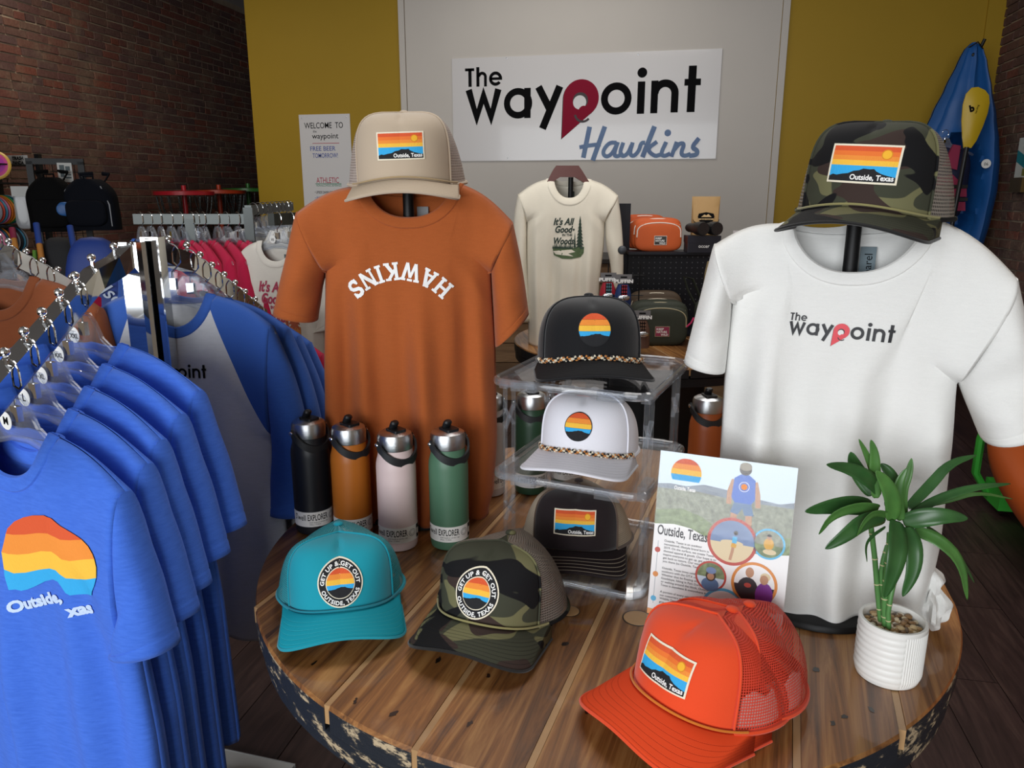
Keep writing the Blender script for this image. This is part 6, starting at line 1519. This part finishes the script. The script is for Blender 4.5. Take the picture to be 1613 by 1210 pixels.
# insulated can sleeves on cards
def koozie(label, P, col, plaid, rz=0):
    t = thing('can_sleeve', label, 'can sleeve', P, YAW + rz)
    m = MB(); n = 24; rows = []
    for i in range(11):
        v = i / 10; z = -.06 + .115 * v; r = .036 * (1 - .38 * max(0, (v - .55) / .45) ** 1.4); rows.append([Vector((r * cos(2 * pi * k / n), r * .8 * sin(2 * pi * k / n), z)) for k in range(n)])
    m.grid(rows, 0, wrapu=True); m.f.append(tuple(range(n))[::-1]); m.mi.append(0); m.build('quilted_jacket', mat('quilted_' + col, col, rough=.6, bump=.3, bs=120), t)
    m = MB(); soft(m, (0, -.028, .0), .026, .008, .012, 2.4, 3, .06, 20, 8); m.build('foil_lining', mat('crumpled_foil', '#c9ccd2', rough=.2, metal=1, bump=.9, bs=120), t)
    a = Art(); pm_ = mat('plaid_' + plaid, plaid, rough=.8); a.rect(-.013, .012, .013, .055, pm_, 0)
    for k in range(3): a.rect(-.013 + .009 * k, .012, -.0095 + .009 * k, .055, black_ink, 1); a.rect(-.013, .017 + .014 * k, .013, .021 + .014 * k, black_ink, 1)
    a.build('plaid_collar', t, lambda x, y, q: Vector((x, -.031 + .0 * y - q, y)), 1, .0003)
    a = Art(); cm = mat('grey_header_card', '#6f6e70', rough=.6); a.rect(-.034, .06, .034, .098, cm, 0); a.rect(-.014, .083, .014, .089, black_ink, 1); a.text('PUFFiN', 0, .062, .020, white_ink, 1, align='C', bold=.05, width=.08)
    a.build('header_card', t, lambda x, y, q: Vector((x, -.012 - q, y)), 1, .0006)
    return t
koozie('red insulated can sleeve with blue plaid collar beside the cream shirt', gw(957, 465, 3.3), '#a31c2e', '#5d8a96')
koozie('navy insulated can sleeve with red plaid collar beside the pegboard', gw(981, 468, 3.26), '#1b3468', '#a02a3c')
koozie('brown insulated can sleeve peeking over the black hat', gw(1010, 525, 3.2), '#5c4034', '#7b5a48')
rk5 = thing('wire_rack', 'black wire peg rack that carries the insulated can sleeves', 'rack', Vector(hv(0.5, 3.42, TZ)), YAW)
m = MB(); m.box(-.1, .1, -.06, .06, .001, .012); m.build('base', blkmetal, rk5, False)
for x in (-.07, .0, .07): m = MB(); m.tube([(x, 0, .012), (x, 0, .36)], .003, 6); m.build('upright', blkmetal, rk5)
for z in (.12, .22, .31): m = MB(); m.tube([(-.09, 0, z), (.09, 0, z)], .0022, 6); m.build('cross_wire', blkmetal, rk5)
for x, z in ((-.06, .30), (.03, .305)): m = MB(); m.tube([(x, 0, z), (x, -.1, z + .008)], .002, 6); m.build('peg', blkmetal, rk5)
P = gw(980, 394, 3.3); kb = thing('round_knob', 'dark grey round knob on the peg rack beside the cream sleeve', 'knob', P, YAW); m = MB(); m.ball((0, 0, 0), .019, 18, 12, sc=(1, .7, 1)); m.build('knob_head', mat('slate_plastic', '#3d4248', rough=.5), kb); m = MB(); m.tube([(0, 0, 0), (0, .05, 0)], .005, 8); m.build('stem', blkmetal, kb)
gb = thing('snack_can_box', 'lime green display box with a small dark tin by the white sleeve', 'box', hv(0.83, 3.12, TZ + .001), YAW + .1)
lime = mat('lime_card', '#79b62c', rough=.5)
m = MB()
m.box(-.045, .045, -.04, .04, 0, .002); m.box(-.045, .045, -.04, -.038, 0, .05); m.box(-.045, -.043, -.04, .04, 0, .07); m.box(.043, .045, -.04, .04, 0, .05); m.box(-.045, .045, .038, .04, 0, .06); m.build('tray', lime, gb, False)
a = Art(); a.text('nuun', -.036, .02, .016, black_ink, 1, bold=.02); a.text('CASE', .002, .02, .018, black_ink, 1, width=.035); a.build('lettering', gb, lambda x, y, q: Vector((x, -.0405 - q, y)), 1)
tn = thing('small_tin', 'small dark tin with lime lid standing in the lime box', 'tin', hv(0.83, 3.12, TZ + .004), YAW + .1)
m = MB(); m.lathe([(.034, 0), (.035, .002), (.035, .072), (.034, .074)], 28); m.build('can', mat('dark_teal_print', '#122028', rough=.4), tn); m = MB(); m.lathe([(.0358, .074), (.0358, .092), (.033, .094), (.001, .094)], 28); m.build('lid', lime, tn)
a = Art(); a.text('HONEY', -.02, .05, .016, white_ink, 1, bold=.02, width=.04); a.text('STING', -.02, .033, .016, white_ink, 1, bold=.02, width=.04); a.build('lettering', tn, lambda x, y, q: Vector(((.0355 + q) * sin(x / .035), -(.0355 + q) * cos(x / .035), y)), .01)
m = MB(); m.box(-.055, .055, -.001, .001, 0, .1); wc = m.build('white_card', mat('white_card_paper', '#bfc2c8', rough=.6), None, False); wc.location = hv(.2, 3.16, TZ); wc.rotation_euler = (-.2, 0, YAW); tag(wc, 'blank white card propped on the second table behind the black hat', 'card')
# ================================================================ RIGHT CORNER: KAYAKS, PADDLE, VEST
def kayak_blue():
    Yk = 6.45; vp = VPlane(Vector((2.0, Yk, 0)), 0.0); g = vp.xz
    t = thing('blue_kayak', 'blue plastic kayak standing on end in the right corner', 'kayak', (2.0, Yk, 0), 0)
    Lp = [g(*p) for p in ((1531, 67), (1522, 73), (1510, 97), (1490, 138), (1470, 178), (1451, 217), (1434, 256), (1422, 300), (1416, 345), (1414, 400), (1420, 470), (1432, 560))]
    Rp = [g(*p) for p in ((1538, 66), (1549, 76), (1556, 100), (1563, 143), (1570, 183), (1574, 223), (1575, 256), (1571, 300), (1561, 345), (1545, 400), (1520, 480), (1490, 560))]
    n = 60; rows = []; zt, zb = Lp[0][1], 0.02; Mx = 26
    cc = g(1494, 300); aw, ah = 0.19, 0.40
    def sec(z):
        xl, xr = interp(Lp, z), interp(Rp, z); return xl, xr
    front, back = [], []
    for i in range(n + 1):
        z = lerp(zt, zb, (i / n) ** 1.0); xl, xr = sec(z); c_ = (xl + xr) / 2; w = max(.012, (xr - xl) / 2); fr, bk = [], []
        for k in range(Mx + 1):
            s_ = -1 + 2 * k / Mx; x = c_ + w * s_
            e = max(0, 1 - abs(s_) ** 3); y = -0.10 * e ** .6 * min(1, w / .18) - .02 * math.exp(-((s_) / .12) ** 2)
            y -= 0.018 * math.exp(-((abs(s_) - .78) / .08) ** 2) * min(1, w / .15)
            q = ((x - cc[0]) / aw) ** 2 + ((z - cc[1]) / ah) ** 2
            if q < 1.4: y = lerp(y, 0.10, 1 - sstep(.72, 1.0, q)) - .022 * math.exp(-((q - 1.08) / .12) ** 2)
            fr.append(Vector((x, y, z))); bk.append(Vector((x, .02 + .22 * max(0, 1 - s_ * s_) ** .5 * min(1, w / .2), z)))
        front.append(fr); back.append(bk)
    m = MB(); m.grid(front); m.grid(back, flip=True); m.build('hull', mat('blue_polyethylene', '#1a5699', rough=.45, spec=.4, bump=.05, bs=200), t)
    m = MB(); P = g(1529, 76); m.tube([(P[0] - .02, -.02, P[1]), (P[0] + .02, -.07, P[1] + .03), (P[0] + .07, -.03, P[1] - .01)], .005, 6); m.build('grab_cord', blk, t)
    a = Art(); P = g(1543, 259); a.disc(0, 0, .032, M_disc, 0); a.text('06', 0, -.012, .03, black_ink, 1, align='C'); a.build('round_sticker', t, lambda x, y, h: Vector((P[0] + x, -.128 - h, P[1] + y)), 1)
    P = g(1531, 81); m = MB(); m.ball((P[0], -.045, P[1] - .03), .014, 10, 6, sc=(1, .5, 1)); m.build('drain_hole', blk, t)
    P = g(1551, 72); m = MB(); m.tube([(P[0] - .05, .05, P[1] - .12), (P[0] + .005, .03, P[1] + .05)], .012, 8); m.build('wall_hook', blkmetal, t)
    return vp
vpk = kayak_blue(); g = vpk.xz
pd = thing('kayak_paddle', 'yellow bladed kayak paddle leaning on the blue kayak', 'paddle', (2.0, 6.12, 0), 0); vq = VPlane(Vector((2.0, 6.12, 0)), 0); gq = vq.xz
pts = [gq(*p) for p in ((1531, 138), (1541, 137), (1552, 142), (1558, 150), (1559, 162), (1556, 178), (1548, 200), (1538, 222), (1530, 233), (1518, 233), (1516, 215), (1515, 190), (1517, 165), (1522, 148))]
m = MB(); n = len(pts); cx_ = sum(p[0] for p in pts) / n; cz_ = sum(p[1] for p in pts) / n
m.add([(x, 0, z) for x, z in pts] + [(x * .6 + cx_ * .4, -.018, z * .6 + cz_ * .4) for x, z in pts] + [(cx_, -.022, cz_)] + [(x, .012, z) for x, z in pts],
      [(i, (i + 1) % n, n + (i + 1) % n, n + i) for i in range(n)] + [(n + i, n + (i + 1) % n, 2 * n) for i in range(n)] + [tuple(range(3 * n, 2 * n, -1))] + [((i + 1) % n, i, 2 * n + 1 + i, 2 * n + 1 + (i + 1) % n) for i in range(n)])
m.build('blade', mat('yellow_plastic', '#c9a91f', rough=.45), pd)
a = Art(); P0 = gq(1534, 172); a.text('b', -.03, -.02, .06, black_ink, 1, bold=.05, rot=.3); a.text('bending', .012, -.03, .018, black_ink, 1, rot=1.4); a.build('blade_mark', pd, lambda x, y, h: Vector((P0[0] + x, -.026 - h, P0[1] + y)), 1)
e0, e1_ = gq(1522, 232), gq(1485, 420); m = MB(); kf = (e0[1] - .012) / (e0[1] - e1_[1]); m.tube([(e0[0], -.01, e0[1]), (e0[0] + (e1_[0] - e0[0]) * kf, -.05, .012)], .015, 10); m.build('shaft', blk, pd)
lv = thing('life_vest', 'berry and navy life vest hanging in the blue kayak cockpit', 'vest', (2.0, 6.3, 0), 0); gv = VPlane(Vector((2.0, 6.3, 0)), 0).xz
M_navy = mat('navy_nylon', '#10183a', rough=.7); M_berry = mat('berry_nylon', '#8e1f45', rough=.7)
m = MB(); c0 = gv(1488, 290); soft(m, (c0[0], .04, c0[1]), .16, .05, .26, 4, 3, .03); m.build('back_panel', M_navy, lv)
for pl in (((1500, 228), (1511, 230), (1505, 268), (1483, 262), (1490, 248)), ((1498, 275), (1508, 285), (1505, 292), (1470, 292), (1470, 280)), ((1462, 297), (1520, 297), (1520, 310), (1462, 310)), ((1462, 318), (1518, 318), (1518, 332), (1462, 332))):
    q = [gv(*p) for p in pl]; n = len(q); m = MB(); m.add([(x, -.035, z) for x, z in q] + [(x, .0, z) for x, z in q], [tuple(range(n)), tuple(range(n, 2 * n))[::-1]] + [(i, n + i, n + (i + 1) % n, (i + 1) % n) for i in range(n)]); m.build('berry_panel', M_berry, lv, False)
for y in (294, 314): q0_, q1_ = gv(1465, y), gv(1521, y); m = MB(); m.box(q0_[0], q1_[0], -.045, -.035, q0_[1] - .012, q0_[1] + .012); m.build('strap', blk, lv, False)
P = gv(1490, 205); hg = hanger('clear hanger holding the life vest in the kayak', Vector((2.0 + P[0], 6.3, P[1])), 0.1)
# leaflet holder on the right brick wall
P = atx(1608, 245, XR - 0.05); lf = thing('leaflet_holder', 'small leaflet holder with teal leaflet on the right brick wall', 'holder', (XR - 0.018, P.y - .03, P.z - .25), RAD(90))
M_brass = mat('dull_brass', '#6e5a30', rough=.45, metal=.6)
m = MB(); m.box(-.1, .1, -.002, .05, 0, .10); m.build('pocket', M_brass, lf, False)
a = Art(); a.rect(-.09, .0, .09, .36, mat('leaflet_white', '#c9cdc6', rough=.6), 0); a.poly([(-.09, .14), (.09, .2), (.09, .28), (-.09, .22)], mat('leaflet_teal', '#1f7f8a', rough=.6), 1); a.disc(-.05, .27, .025, mat('leaflet_dark', '#2c2f22', rough=.6), 1); a.rect(-.08, .1, -.03, .15, mat('leaflet_olive', '#77772e', rough=.6), 1)
lo_ = a.build('leaflet', lf, lambda x, y, h: Vector((x, .03 + h, y + .01)), 1); md = lo_.modifiers.new('thickness', 'SOLIDIFY'); md.thickness = .002
# orange kayak lying on a green cradle
ok_ = thing('orange_kayak', 'orange plastic kayak lying on a bright green cradle at the right edge', 'kayak', (1.62, 2.75, 0.14), RAD(-6))
m = MB(); rows = []; n = 44; Mx = 28
for i in range(n + 1):
    u = -1 + 2 * i / n; y = 1.55 * u; w = .36 * max(0.0, 1 - abs(u) ** 2.4) ** .75 + .012; zt = .33 + .06 * abs(u) ** 3; zb = .05 + .2 * abs(u) ** 3; row = []
    for k in range(Mx):
        a_ = 2 * pi * k / Mx; s_, c_ = sin(a_), cos(a_)
        x = w * (abs(c_) ** .7) * (1 if c_ >= 0 else -1); z = lerp(zb, zt, .5 + .5 * (abs(s_) ** .8) * (1 if s_ >= 0 else -1))
        if s_ > .2 and abs(u) < .62 and abs(x) < w * .68: z -= .12 * (1 - (abs(u) / .62) ** 6) * (1 - (abs(x) / (w * .68)) ** 6)
        row.append(Vector((x, y, z)))
    rows.append(row)
m.grid(rows, 0, wrapu=True); m.build('hull', mat('orange_polyethylene', '#c0571f', rough=.45, bump=.05, bs=150), ok_)
m = MB(); m.box(-.2, .1, .45, .75, .30, .325); m.build('grey_seat_pad', mat('slate_pad', '#3b4148', rough=.7), ok_, False)
m = MB(); m.tube([(-.34, .95, .34), (-.2, .92, .37), (-.06, .9, .37)], .006, 6); m.tube([(-.1, .92, .37), (-.13, .7, .36), (-.16, .55, .35)], .006, 6); m.build('bungee_cord', blk, ok_)
gc = thing('kayak_cradle', 'bright green bent bar cradle under the orange kayak', 'stand', (1.5, 3.55, 0), 0); M_grn = mat('signal_green', '#3fae3c', rough=.4)
m = MB(); m.tube([(-.04, .25, .44), (-.06, .25, .32), (-.06, .25, .16), (.0, .25, .06), (.1, .25, .03)], .026, 8, flat=(1, .7)); m.build('upright_hook', M_grn, gc)
m = MB(); m.box(.0, .62, .1, .28, .03, .13); m.build('cross_beam', M_grn, gc, False)
m = MB(); m.box(.1, .16, -1.5, .1, .03, .1); m.build('long_beam', M_grn, gc, False)
# dark gear with berry end caps behind the white sleeve
gr = thing('gear_crate', 'dark crate of rolled gear with berry end caps behind the white sleeve', 'crate', hv(2.05, 4.35, 0), YAW)
m = MB()
for x0_, x1_, y0_, y1_ in ((-.25, .3, -.15, -.14), (-.25, .3, .14, .15), (-.25, -.24, -.15, .15), (.29, .3, -.15, .15)): m.box(x0_, x1_, y0_, y1_, 0, .3)
m.box(-.25, .3, -.15, .15, 0, .01); m.build('crate_shell', mat('black_crate', '#0d0d10', rough=.6), gr, False)
rn = random.Random(3)
for k in range(9):
    x = -.2 + .055 * k; z = .34 + .12 * rn.random(); tl = rn.uniform(-.1, .1); m = MB(); m.tube([(x, 0, .02), (x + tl, -.08, z + .1)], .028, 12); ro_ = m.build('rolled_mat', mat('charcoal_foam', '#1b1b20', rough=.8), gr)
    m = MB(); m.ball((x + tl, -.082, z + .104), .022, 12, 6, sc=(1, 1, .6)); m.build('end_cap', mat('berry_cap', '#8a2450', rough=.6) if k % 2 else blk, ro_)

# ================================================================ LEFT WALL: DISCS, PACKS, CHAIN BASKETS
cols = ['#bfc2c4', '#1d5a7a', '#3fa05a', '#e08a2c', '#d8742a', '#d97a9c', '#4a90b0', '#c94a3a', '#8a8a90', '#e9e5e0', '#2a2a30']
names_c = ['pale grey', 'deep blue', 'green', 'amber', 'orange', 'pink', 'sky blue', 'red', 'mid grey', 'ivory', 'black']
M_shelf = blkmetal
P = atx(15, 330, -4.95); sh_ = thing('disc_shelf', 'black metal shelf of flying discs against the left brick wall', 'shelf', (-4.95, P.y, 0), 0)
zr = [P.z - .105, atx(15, 378, -4.9).z - .105]; ztop_ = atx(28, 243, -4.95).z
for dx, dy in ((-.2, .14), (.17, .16), (-.2, -.6), (.17, -.6)): m = MB(); m.box(dx - .018, dx + .018, dy - .018, dy + .018, 0, ztop_); m.build('upright', M_shelf, sh_, False)
for z in [zr[0] - .012, zr[1] - .012, zr[0] + .3, ztop_ - .08, .3]: m = MB(); m.box(-.2, .17, -.6, .16, z - .01, z); m.build('shelf_board', M_shelf, sh_, False)
def disc_mesh():
    m = MB(); m.lathe([(.001, .016), (.06, .016), (.09, .015), (.1, .011), (.106, .004), (.105, 0), (.1, .001), (.094, .008), (.06, .012), (.001, .012)], 40, caps=False); return m
DM = disc_mesh()
for r_ in range(2):
    for k in range(9):
        ci = (k + (8 if r_ else 0) * (1 + k % 2)) % 11 if r_ else k
        me = DM.mesh('flying_disc', mat('disc_plastic_' + cols[ci], cols[ci], rough=.4)); o = put('flying_disc', me, None, (-4.93 + .004 * k, P.y - .02 - .028 * k, zr[r_] + .107), (RAD(90) + .12, 0, .25))
        tag(o, '%s flying disc, %s in the %s row of the shelf' % (names_c[ci], ('rearmost', 'second from the wall', 'third from the back', 'fourth from the back', 'midway', 'sixth from the back', 'seventh from the back', 'eighth from the back', 'foremost')[k], 'upper' if r_ == 0 else 'lower'), 'flying disc', 'flying discs on the left shelf')
dz = thing('dyed_disc', 'pink and yellow dyed flying disc leaning above the disc rows', 'flying disc', (-4.86, P.y - .16, zr[0] + .42), 0); dz.rotation_euler = (RAD(78), 0, .55)
me = DM.mesh('rim', mat('dye_gold', '#c9a34a', rough=.4)); put('disc_body', me, dz)
a = Art(); a.disc(0, 0, .088, mat('dye_rose', '#c23a86', rough=.4), 1); a.disc(.01, 0, .06, mat('dye_magenta', '#a82a9a', rough=.4), 2); a.disc(.01, 0, .03, mat('dye_violet', '#3a1f6a', rough=.4), 3); a.build('dye_pattern', dz, lambda x, y, h: Vector((x, y, .0162 + h)), 1, .0004)
a = Art(); a.rect(-.13, -.035, .06, .035, mat('shelf_tag_white', '#b9b9b6', rough=.6), 0); a.text('TRASH', -.03, .002, .034, black_ink, 1, bold=.05, align='C', width=.1); a.text('PANDA', -.03, -.031, .034, black_ink, 1, bold=.05, align='C', width=.1)
a.build('shelf_tag', sh_, lambda x, y, h: Vector((.19 + h, .02 + x, ztop_ - .04 + y)) if False else Vector((.06 + x, -.625 + .74 - h - .0, ztop_ - .045 + y)), 1, .001)
m = MB(); m.lathe([(.05, 0), (.055, .02), (.055, .16), (.045, .2), (.04, .24)], 20); jl = m.build('purple_bottle', mat('plum_plastic', '#3b1836', rough=.3), None); jl.location = (-5.0, P.y - .13, ztop_ + .001); tag(jl, 'plum coloured bottle on top of the disc shelf at the left edge', 'bottle')
P = atd(36, 325, 5.5); zb_ = thing('accessory_pack', 'hanging clear pack of white gloves beside the disc shelf', 'pack', P, YAW + .3)
m = MB(); soft(m, (0, 0, -.03), .055, .018, .13, 4, 2, .05); m.build('clear_bag', clear('cloudy_bag', (.75, .76, .78), .2, 1.4, .25), zb_); m = MB(); m.box(-.055, .055, -.02, -.016, .07, .14); m.build('header_card', mat('pack_header', '#bcbcba', rough=.6), zb_, False)
m = MB(); soft(m, (-.01, 0, -.04), .028, .01, .085, 2.6, 5, .12); m.build('white_gloves', mat('glove_knit', '#c6c4bf', rough=.9), zb_); m = MB(); m.tube([(0, .25, .15), (0, 0, .15)], .003, 6); m.build('peg', blkmetal, zb_)
# black wire grid with two packs
Og = atd(88, 330, 5.35); vg = VPlane(Vector((Og.x, Og.y, 0)), YAW + .35); g = vg.xz
gd = thing('wire_grid', 'black wire grid stand that carries two backpacks by the brick wall', 'rack', (Og.x, Og.y, 0), YAW + .35)
x0_, z1_ = g(46, 254); x1_, z2_ = g(127, 255); zt_ = (z1_ + z2_) / 2
for x in (x0_, x1_): m = MB(); m.box(x - .02, x + .02, -.02, .02, 0, zt_); m.build('upright', blkmetal, gd, False)
m = MB(); m.box(x0_ - .02, x1_ + .02, -.02, .02, zt_ - .02, zt_ + .02); m.build('top_rail', blkmetal, gd, False)
for k in range(1, 7): m = MB(); x = lerp(x0_, x1_, k / 7); m.tube([(x, 0, .1), (x, 0, zt_)], .0025, 6); m.build('grid_wire', blkmetal, gd)
for k in range(12): m = MB(); z = zt_ - .07 * (k + 1); m.tube([(x0_, 0, z), (x1_, 0, z)], .0025, 6); m.build('grid_wire', blkmetal, gd)
a = Art(); a.rect(-.045, -.065, .045, .065, mat('flyer_white', '#b5b5b2', rough=.6), 0)
for (x, y, w_, h_) in ((-.032, .01, .03, .04), (.004, .012, .028, .03), (-.03, -.03, .025, .03), (.0, -.04, .035, .012), (.0, -.02, .035, .01)): a.rect(x, y, x + w_, y + h_, mat('flyer_ink', '#3d4a4e', rough=.6), 1)
q = g(104, 272); a.build('framed_flyer', gd, lambda x, y, h: Vector((q[0] + x, -.03 - h, q[1] + y)), 1, .001)
def backpack(label, c, w, h, d, col, rz, trim=None, blue=False):
    t = thing('backpack', label, 'backpack', c, rz); mm = mat('nylon_' + col, col, rough=.85, spec=.12, bump=.2, bs=200)
    m = MB(); rows = []
    for i in range(21):
        v = i / 20; z = -h / 2 + h * v; s_ = (1 - max(0, (v - .55) / .45) ** 2.5 * .62); n = 28; row = []
        for k in range(n):
            a_ = 2 * pi * k / n; ce = lambda q: (abs(q) ** .6) * (1 if q >= 0 else -1); row.append(Vector((w / 2 * s_ * ce(cos(a_)) * (1 + .02 * sin(7 * v + a_)), d / 2 * (.8 + .2 * s_) * ce(sin(a_)), z)))
        rows.append(row)
    m.grid(rows, 0, wrapu=True); m.f += [tuple(range(28))[::-1], tuple(range(20 * 28, 21 * 28))]; m.mi += [0, 0]; m.build('pack_body', mm, t)
    m = MB(); soft(m, (0, -d * .5, -h * .16), w * .38, d * .14, h * .26, 4, 3, .02); m.build('front_pocket', mm, t)
    m = MB(); m.tube([(-.03, 0, h * .46), (-.03, 0, h * .56), (.03, 0, h * .56), (.03, 0, h * .46)], .008, 6); m.build('grab_handle', mm, t)
    for s_ in (-1, 1): m = MB(); m.tube([(s_ * .07, d * .4, h * .45), (s_ * .1, d * .5, h * .6), (s_ * .03, d * .8, h * .62)], .014, 6, flat=(1, .4)); m.build('shoulder_strap', mm, t)
    if trim:
        for pts in ([(w * .43, -d * .36, -h * .42), (w * .43, -d * .38, h * .0), (w * .3, -d * .38, h * .36)], [(-w * .46, -d * .3, h * .1), (-w * .45, -d * .33, h * .2), (-w * .36, -d * .35, h * .3)]): m = MB(); m.tube(pts, .005, 6); m.build('pale_piping', mat('pale_piping', trim, rough=.6), t)
    if blue: m = MB(); soft(m, (w * .28, -d * .55, -.03), .05, .02, .05, 2.5, 3, .05); m.build('blue_tag', mat('blue_rubber', '#15508c', rough=.5), t)
    return t
q = g(104, 322); backpack('black backpack hanging on the wire grid', Vector((Og.x, Og.y, q[1])) + Vector((cos(YAW + .35), sin(YAW + .35), 0)) * q[0] - HD * .16 + RT * -.0, .30, .36, .16, '#050506', YAW + .3, None, True)
q = g(168, 322); backpack('navy backpack with pale piping hanging at the right of the wire grid', Vector((Og.x, Og.y, q[1] + .0)) + Vector((cos(YAW + .35), sin(YAW + .35), 0)) * q[0] - HD * .2, .34, .34, .2, '#0a0d15', YAW + .1, '#8c8f94')
# wooden paddles with painted grips
for i, (px, py, px2, py2, lb) in enumerate(((57, 352, 69, 430, 'wooden handle with blue grip, left one below the backpacks'), (110, 356, 126, 440, 'wooden handle with blue grip, right one below the navy backpack'), (19, 360, 26, 400, 'wooden handle with berry grip in front of the disc shelf'))):
    A_, B_ = atd(px, py, 4.8), atd(px2, py2, 4.75); t = thing('wooden_bat', lb, 'bat', Vector((B_.x, B_.y, 0)), 0); L0 = Vector(t.location)
    k_ = (A_ - B_); foot = A_ - k_ * (A_.z / k_.z) if k_.z > 0 else B_; mid = A_.lerp(B_, .42)
    m = MB(); m.tube([A_ - L0, mid - L0], .0185, 12); m.build('painted_grip', mat('grip_berry', '#7a1c3c', rough=.5) if i == 2 else mat('grip_blue', '#163a86', rough=.5), t)
    m = MB(); m.tube([mid - L0, B_ - L0, Vector((foot.x, foot.y, .01)) - L0], .0175, 12); m.build('wood_shaft', mat('honey_wood', '#b0742f', rough=.5, var=.15, vs=12), t)
# racket bag and blue sports bag on the floor
Pb = atd(96, 408, 4.9); t = thing('mesh_ball_bag', 'dark mesh bag with lime trim standing below the backpacks', 'bag', Vector((Pb.x, Pb.y, 0)), YAW + .2)
m = MB(); soft(m, (0, 0, Pb.z / 2 + .07), .15, .1, Pb.z / 2 + .07, 3, 4, .03); m.build('mesh_body', mat('black_mesh_cloth', '#15161a', rough=.8, bump=.5, bs=200), t)
for s_ in (-1, 1): m = MB(); m.tube([(s_ * .11, -.07, .3), (s_ * .152, -.03, Pb.z - .1), (s_ * .135, -.03, Pb.z + .06)], .013, 8); m.build('lime_trim', mat('lime_piping', '#5c8f2c', rough=.6), t)
vw = VPlane(atd(160, 445, 4.2) * 1.0, YAW + .25); Pw = vw.O
t = thing('racket_bag', 'royal blue racket bag with white script lettering behind the chrome rack', 'bag', Vector((Pw.x, Pw.y, 0)), YAW + .25)
m = MB(); hb_ = atd(150, 372, 4.2).z; soft(m, (-.02, 0, hb_ / 2), .17, .11, hb_ / 2, 3, 6, .03); m.build('bag_body', mat('royal_nylon', '#12327c', rough=.6, bump=.15, bs=200), t)
a = Art(); a.text('Wilson', 0, 0, .105, mat('silver_print', '#a9b4c8', rough=.5), 1, bold=.01, shear=.3, align='C', rot=-.75); a.build('lettering', t, lambda x, y, h: Vector((x + .03, -.118 - h, Pw.z + y - .06)), 1, .001)
m = MB(); soft(m, (.16, .02, hb_ * .42), .06, .08, hb_ * .36, 3, 8, .03); m.build('grey_side_pocket', mat('speckled_nylon', '#6f7276', rough=.8, var=.5, vs=25), t)
# chain baskets
def chain_basket(label, px, py, D, col, rad):
    P = atd(px, py, D); t = thing('disc_basket', label, 'basket', Vector((P.x, P.y, 0)), 0); cm = mat('basket_paint_' + col, col, rough=.35)
    m = MB(); m.lathe([(rad, P.z - .02), (rad + .003, P.z - .02), (rad + .003, P.z + .014), (rad, P.z + .014)], 48, caps=False); m.lathe([(rad, P.z + .012), (.03, P.z + .025)], 48, caps=False); m.build('top_band', cm, t)
    m = MB(); m.tube([(0, 0, .01), (0, 0, P.z + .07)], .022, 12); m.build('pole', cm, t)
    for k in range(16):
        a_ = 2 * pi * k / 16; m = MB(); r0, r1 = rad * .92, rad * .15; n = 34; pts = []; rr_ = []
        for i in range(n + 1):
            u = i / n; r = lerp(r0, r1, u ** 1.7); pts.append((r * cos(a_), r * sin(a_), P.z - .03 - .52 * u)); rr_.append(.0075 if i % 2 else .003)
        m.tube(pts, rr_, 6); m.build('chain', dull, t)
    m = MB(); m.lathe([(rad * .95, P.z - .75), (rad, P.z - .75), (rad, P.z - .62), (rad * .97, P.z - .62)], 40, caps=False); m.build('catch_tray', cm, t)
    m = MB(); m.lathe([(.3, 0), (.3, .015), (.03, .03)], 32); m.build('base', blkmetal, t)
    a = Art()
chain_basket('red disc golf basket with chains, leftmost by the brick wall', 290, 304, 7.3, '#b01e2c', .27)
chain_basket('orange disc golf basket with chains, middle one by the brick wall', 345, 302, 8.0, '#b8401f', .27)
chain_basket('green disc golf basket with chains beside the mustard wall', 391, 299, 8.6, '#3a7a34', .27)
# white board lying on the floor at the lower left
e0, e1_ = atz(340, 1181, .006), atz(464, 1208, .006); dv = (e1_ - e0); rzf = math.atan2(dv.y, dv.x)
fb_ = thing('floor_board', 'pale grey board lying flat on the dark floor at the lower left', 'board', Vector((e1_.x, e1_.y, 0.0005)), rzf)
m = MB(); m.box(-.9, 0, -.5, 0, 0, .012); m.build('sheet', mat('pale_laminate', '#a8a7a5', rough=.5), fb_, False); m = MB(); m.box(-.9, .002, -.001, .002, .001, .0135); m.build('edge_strip', mat('edge_metal', '#8b8b8b', rough=.4), fb_, False)
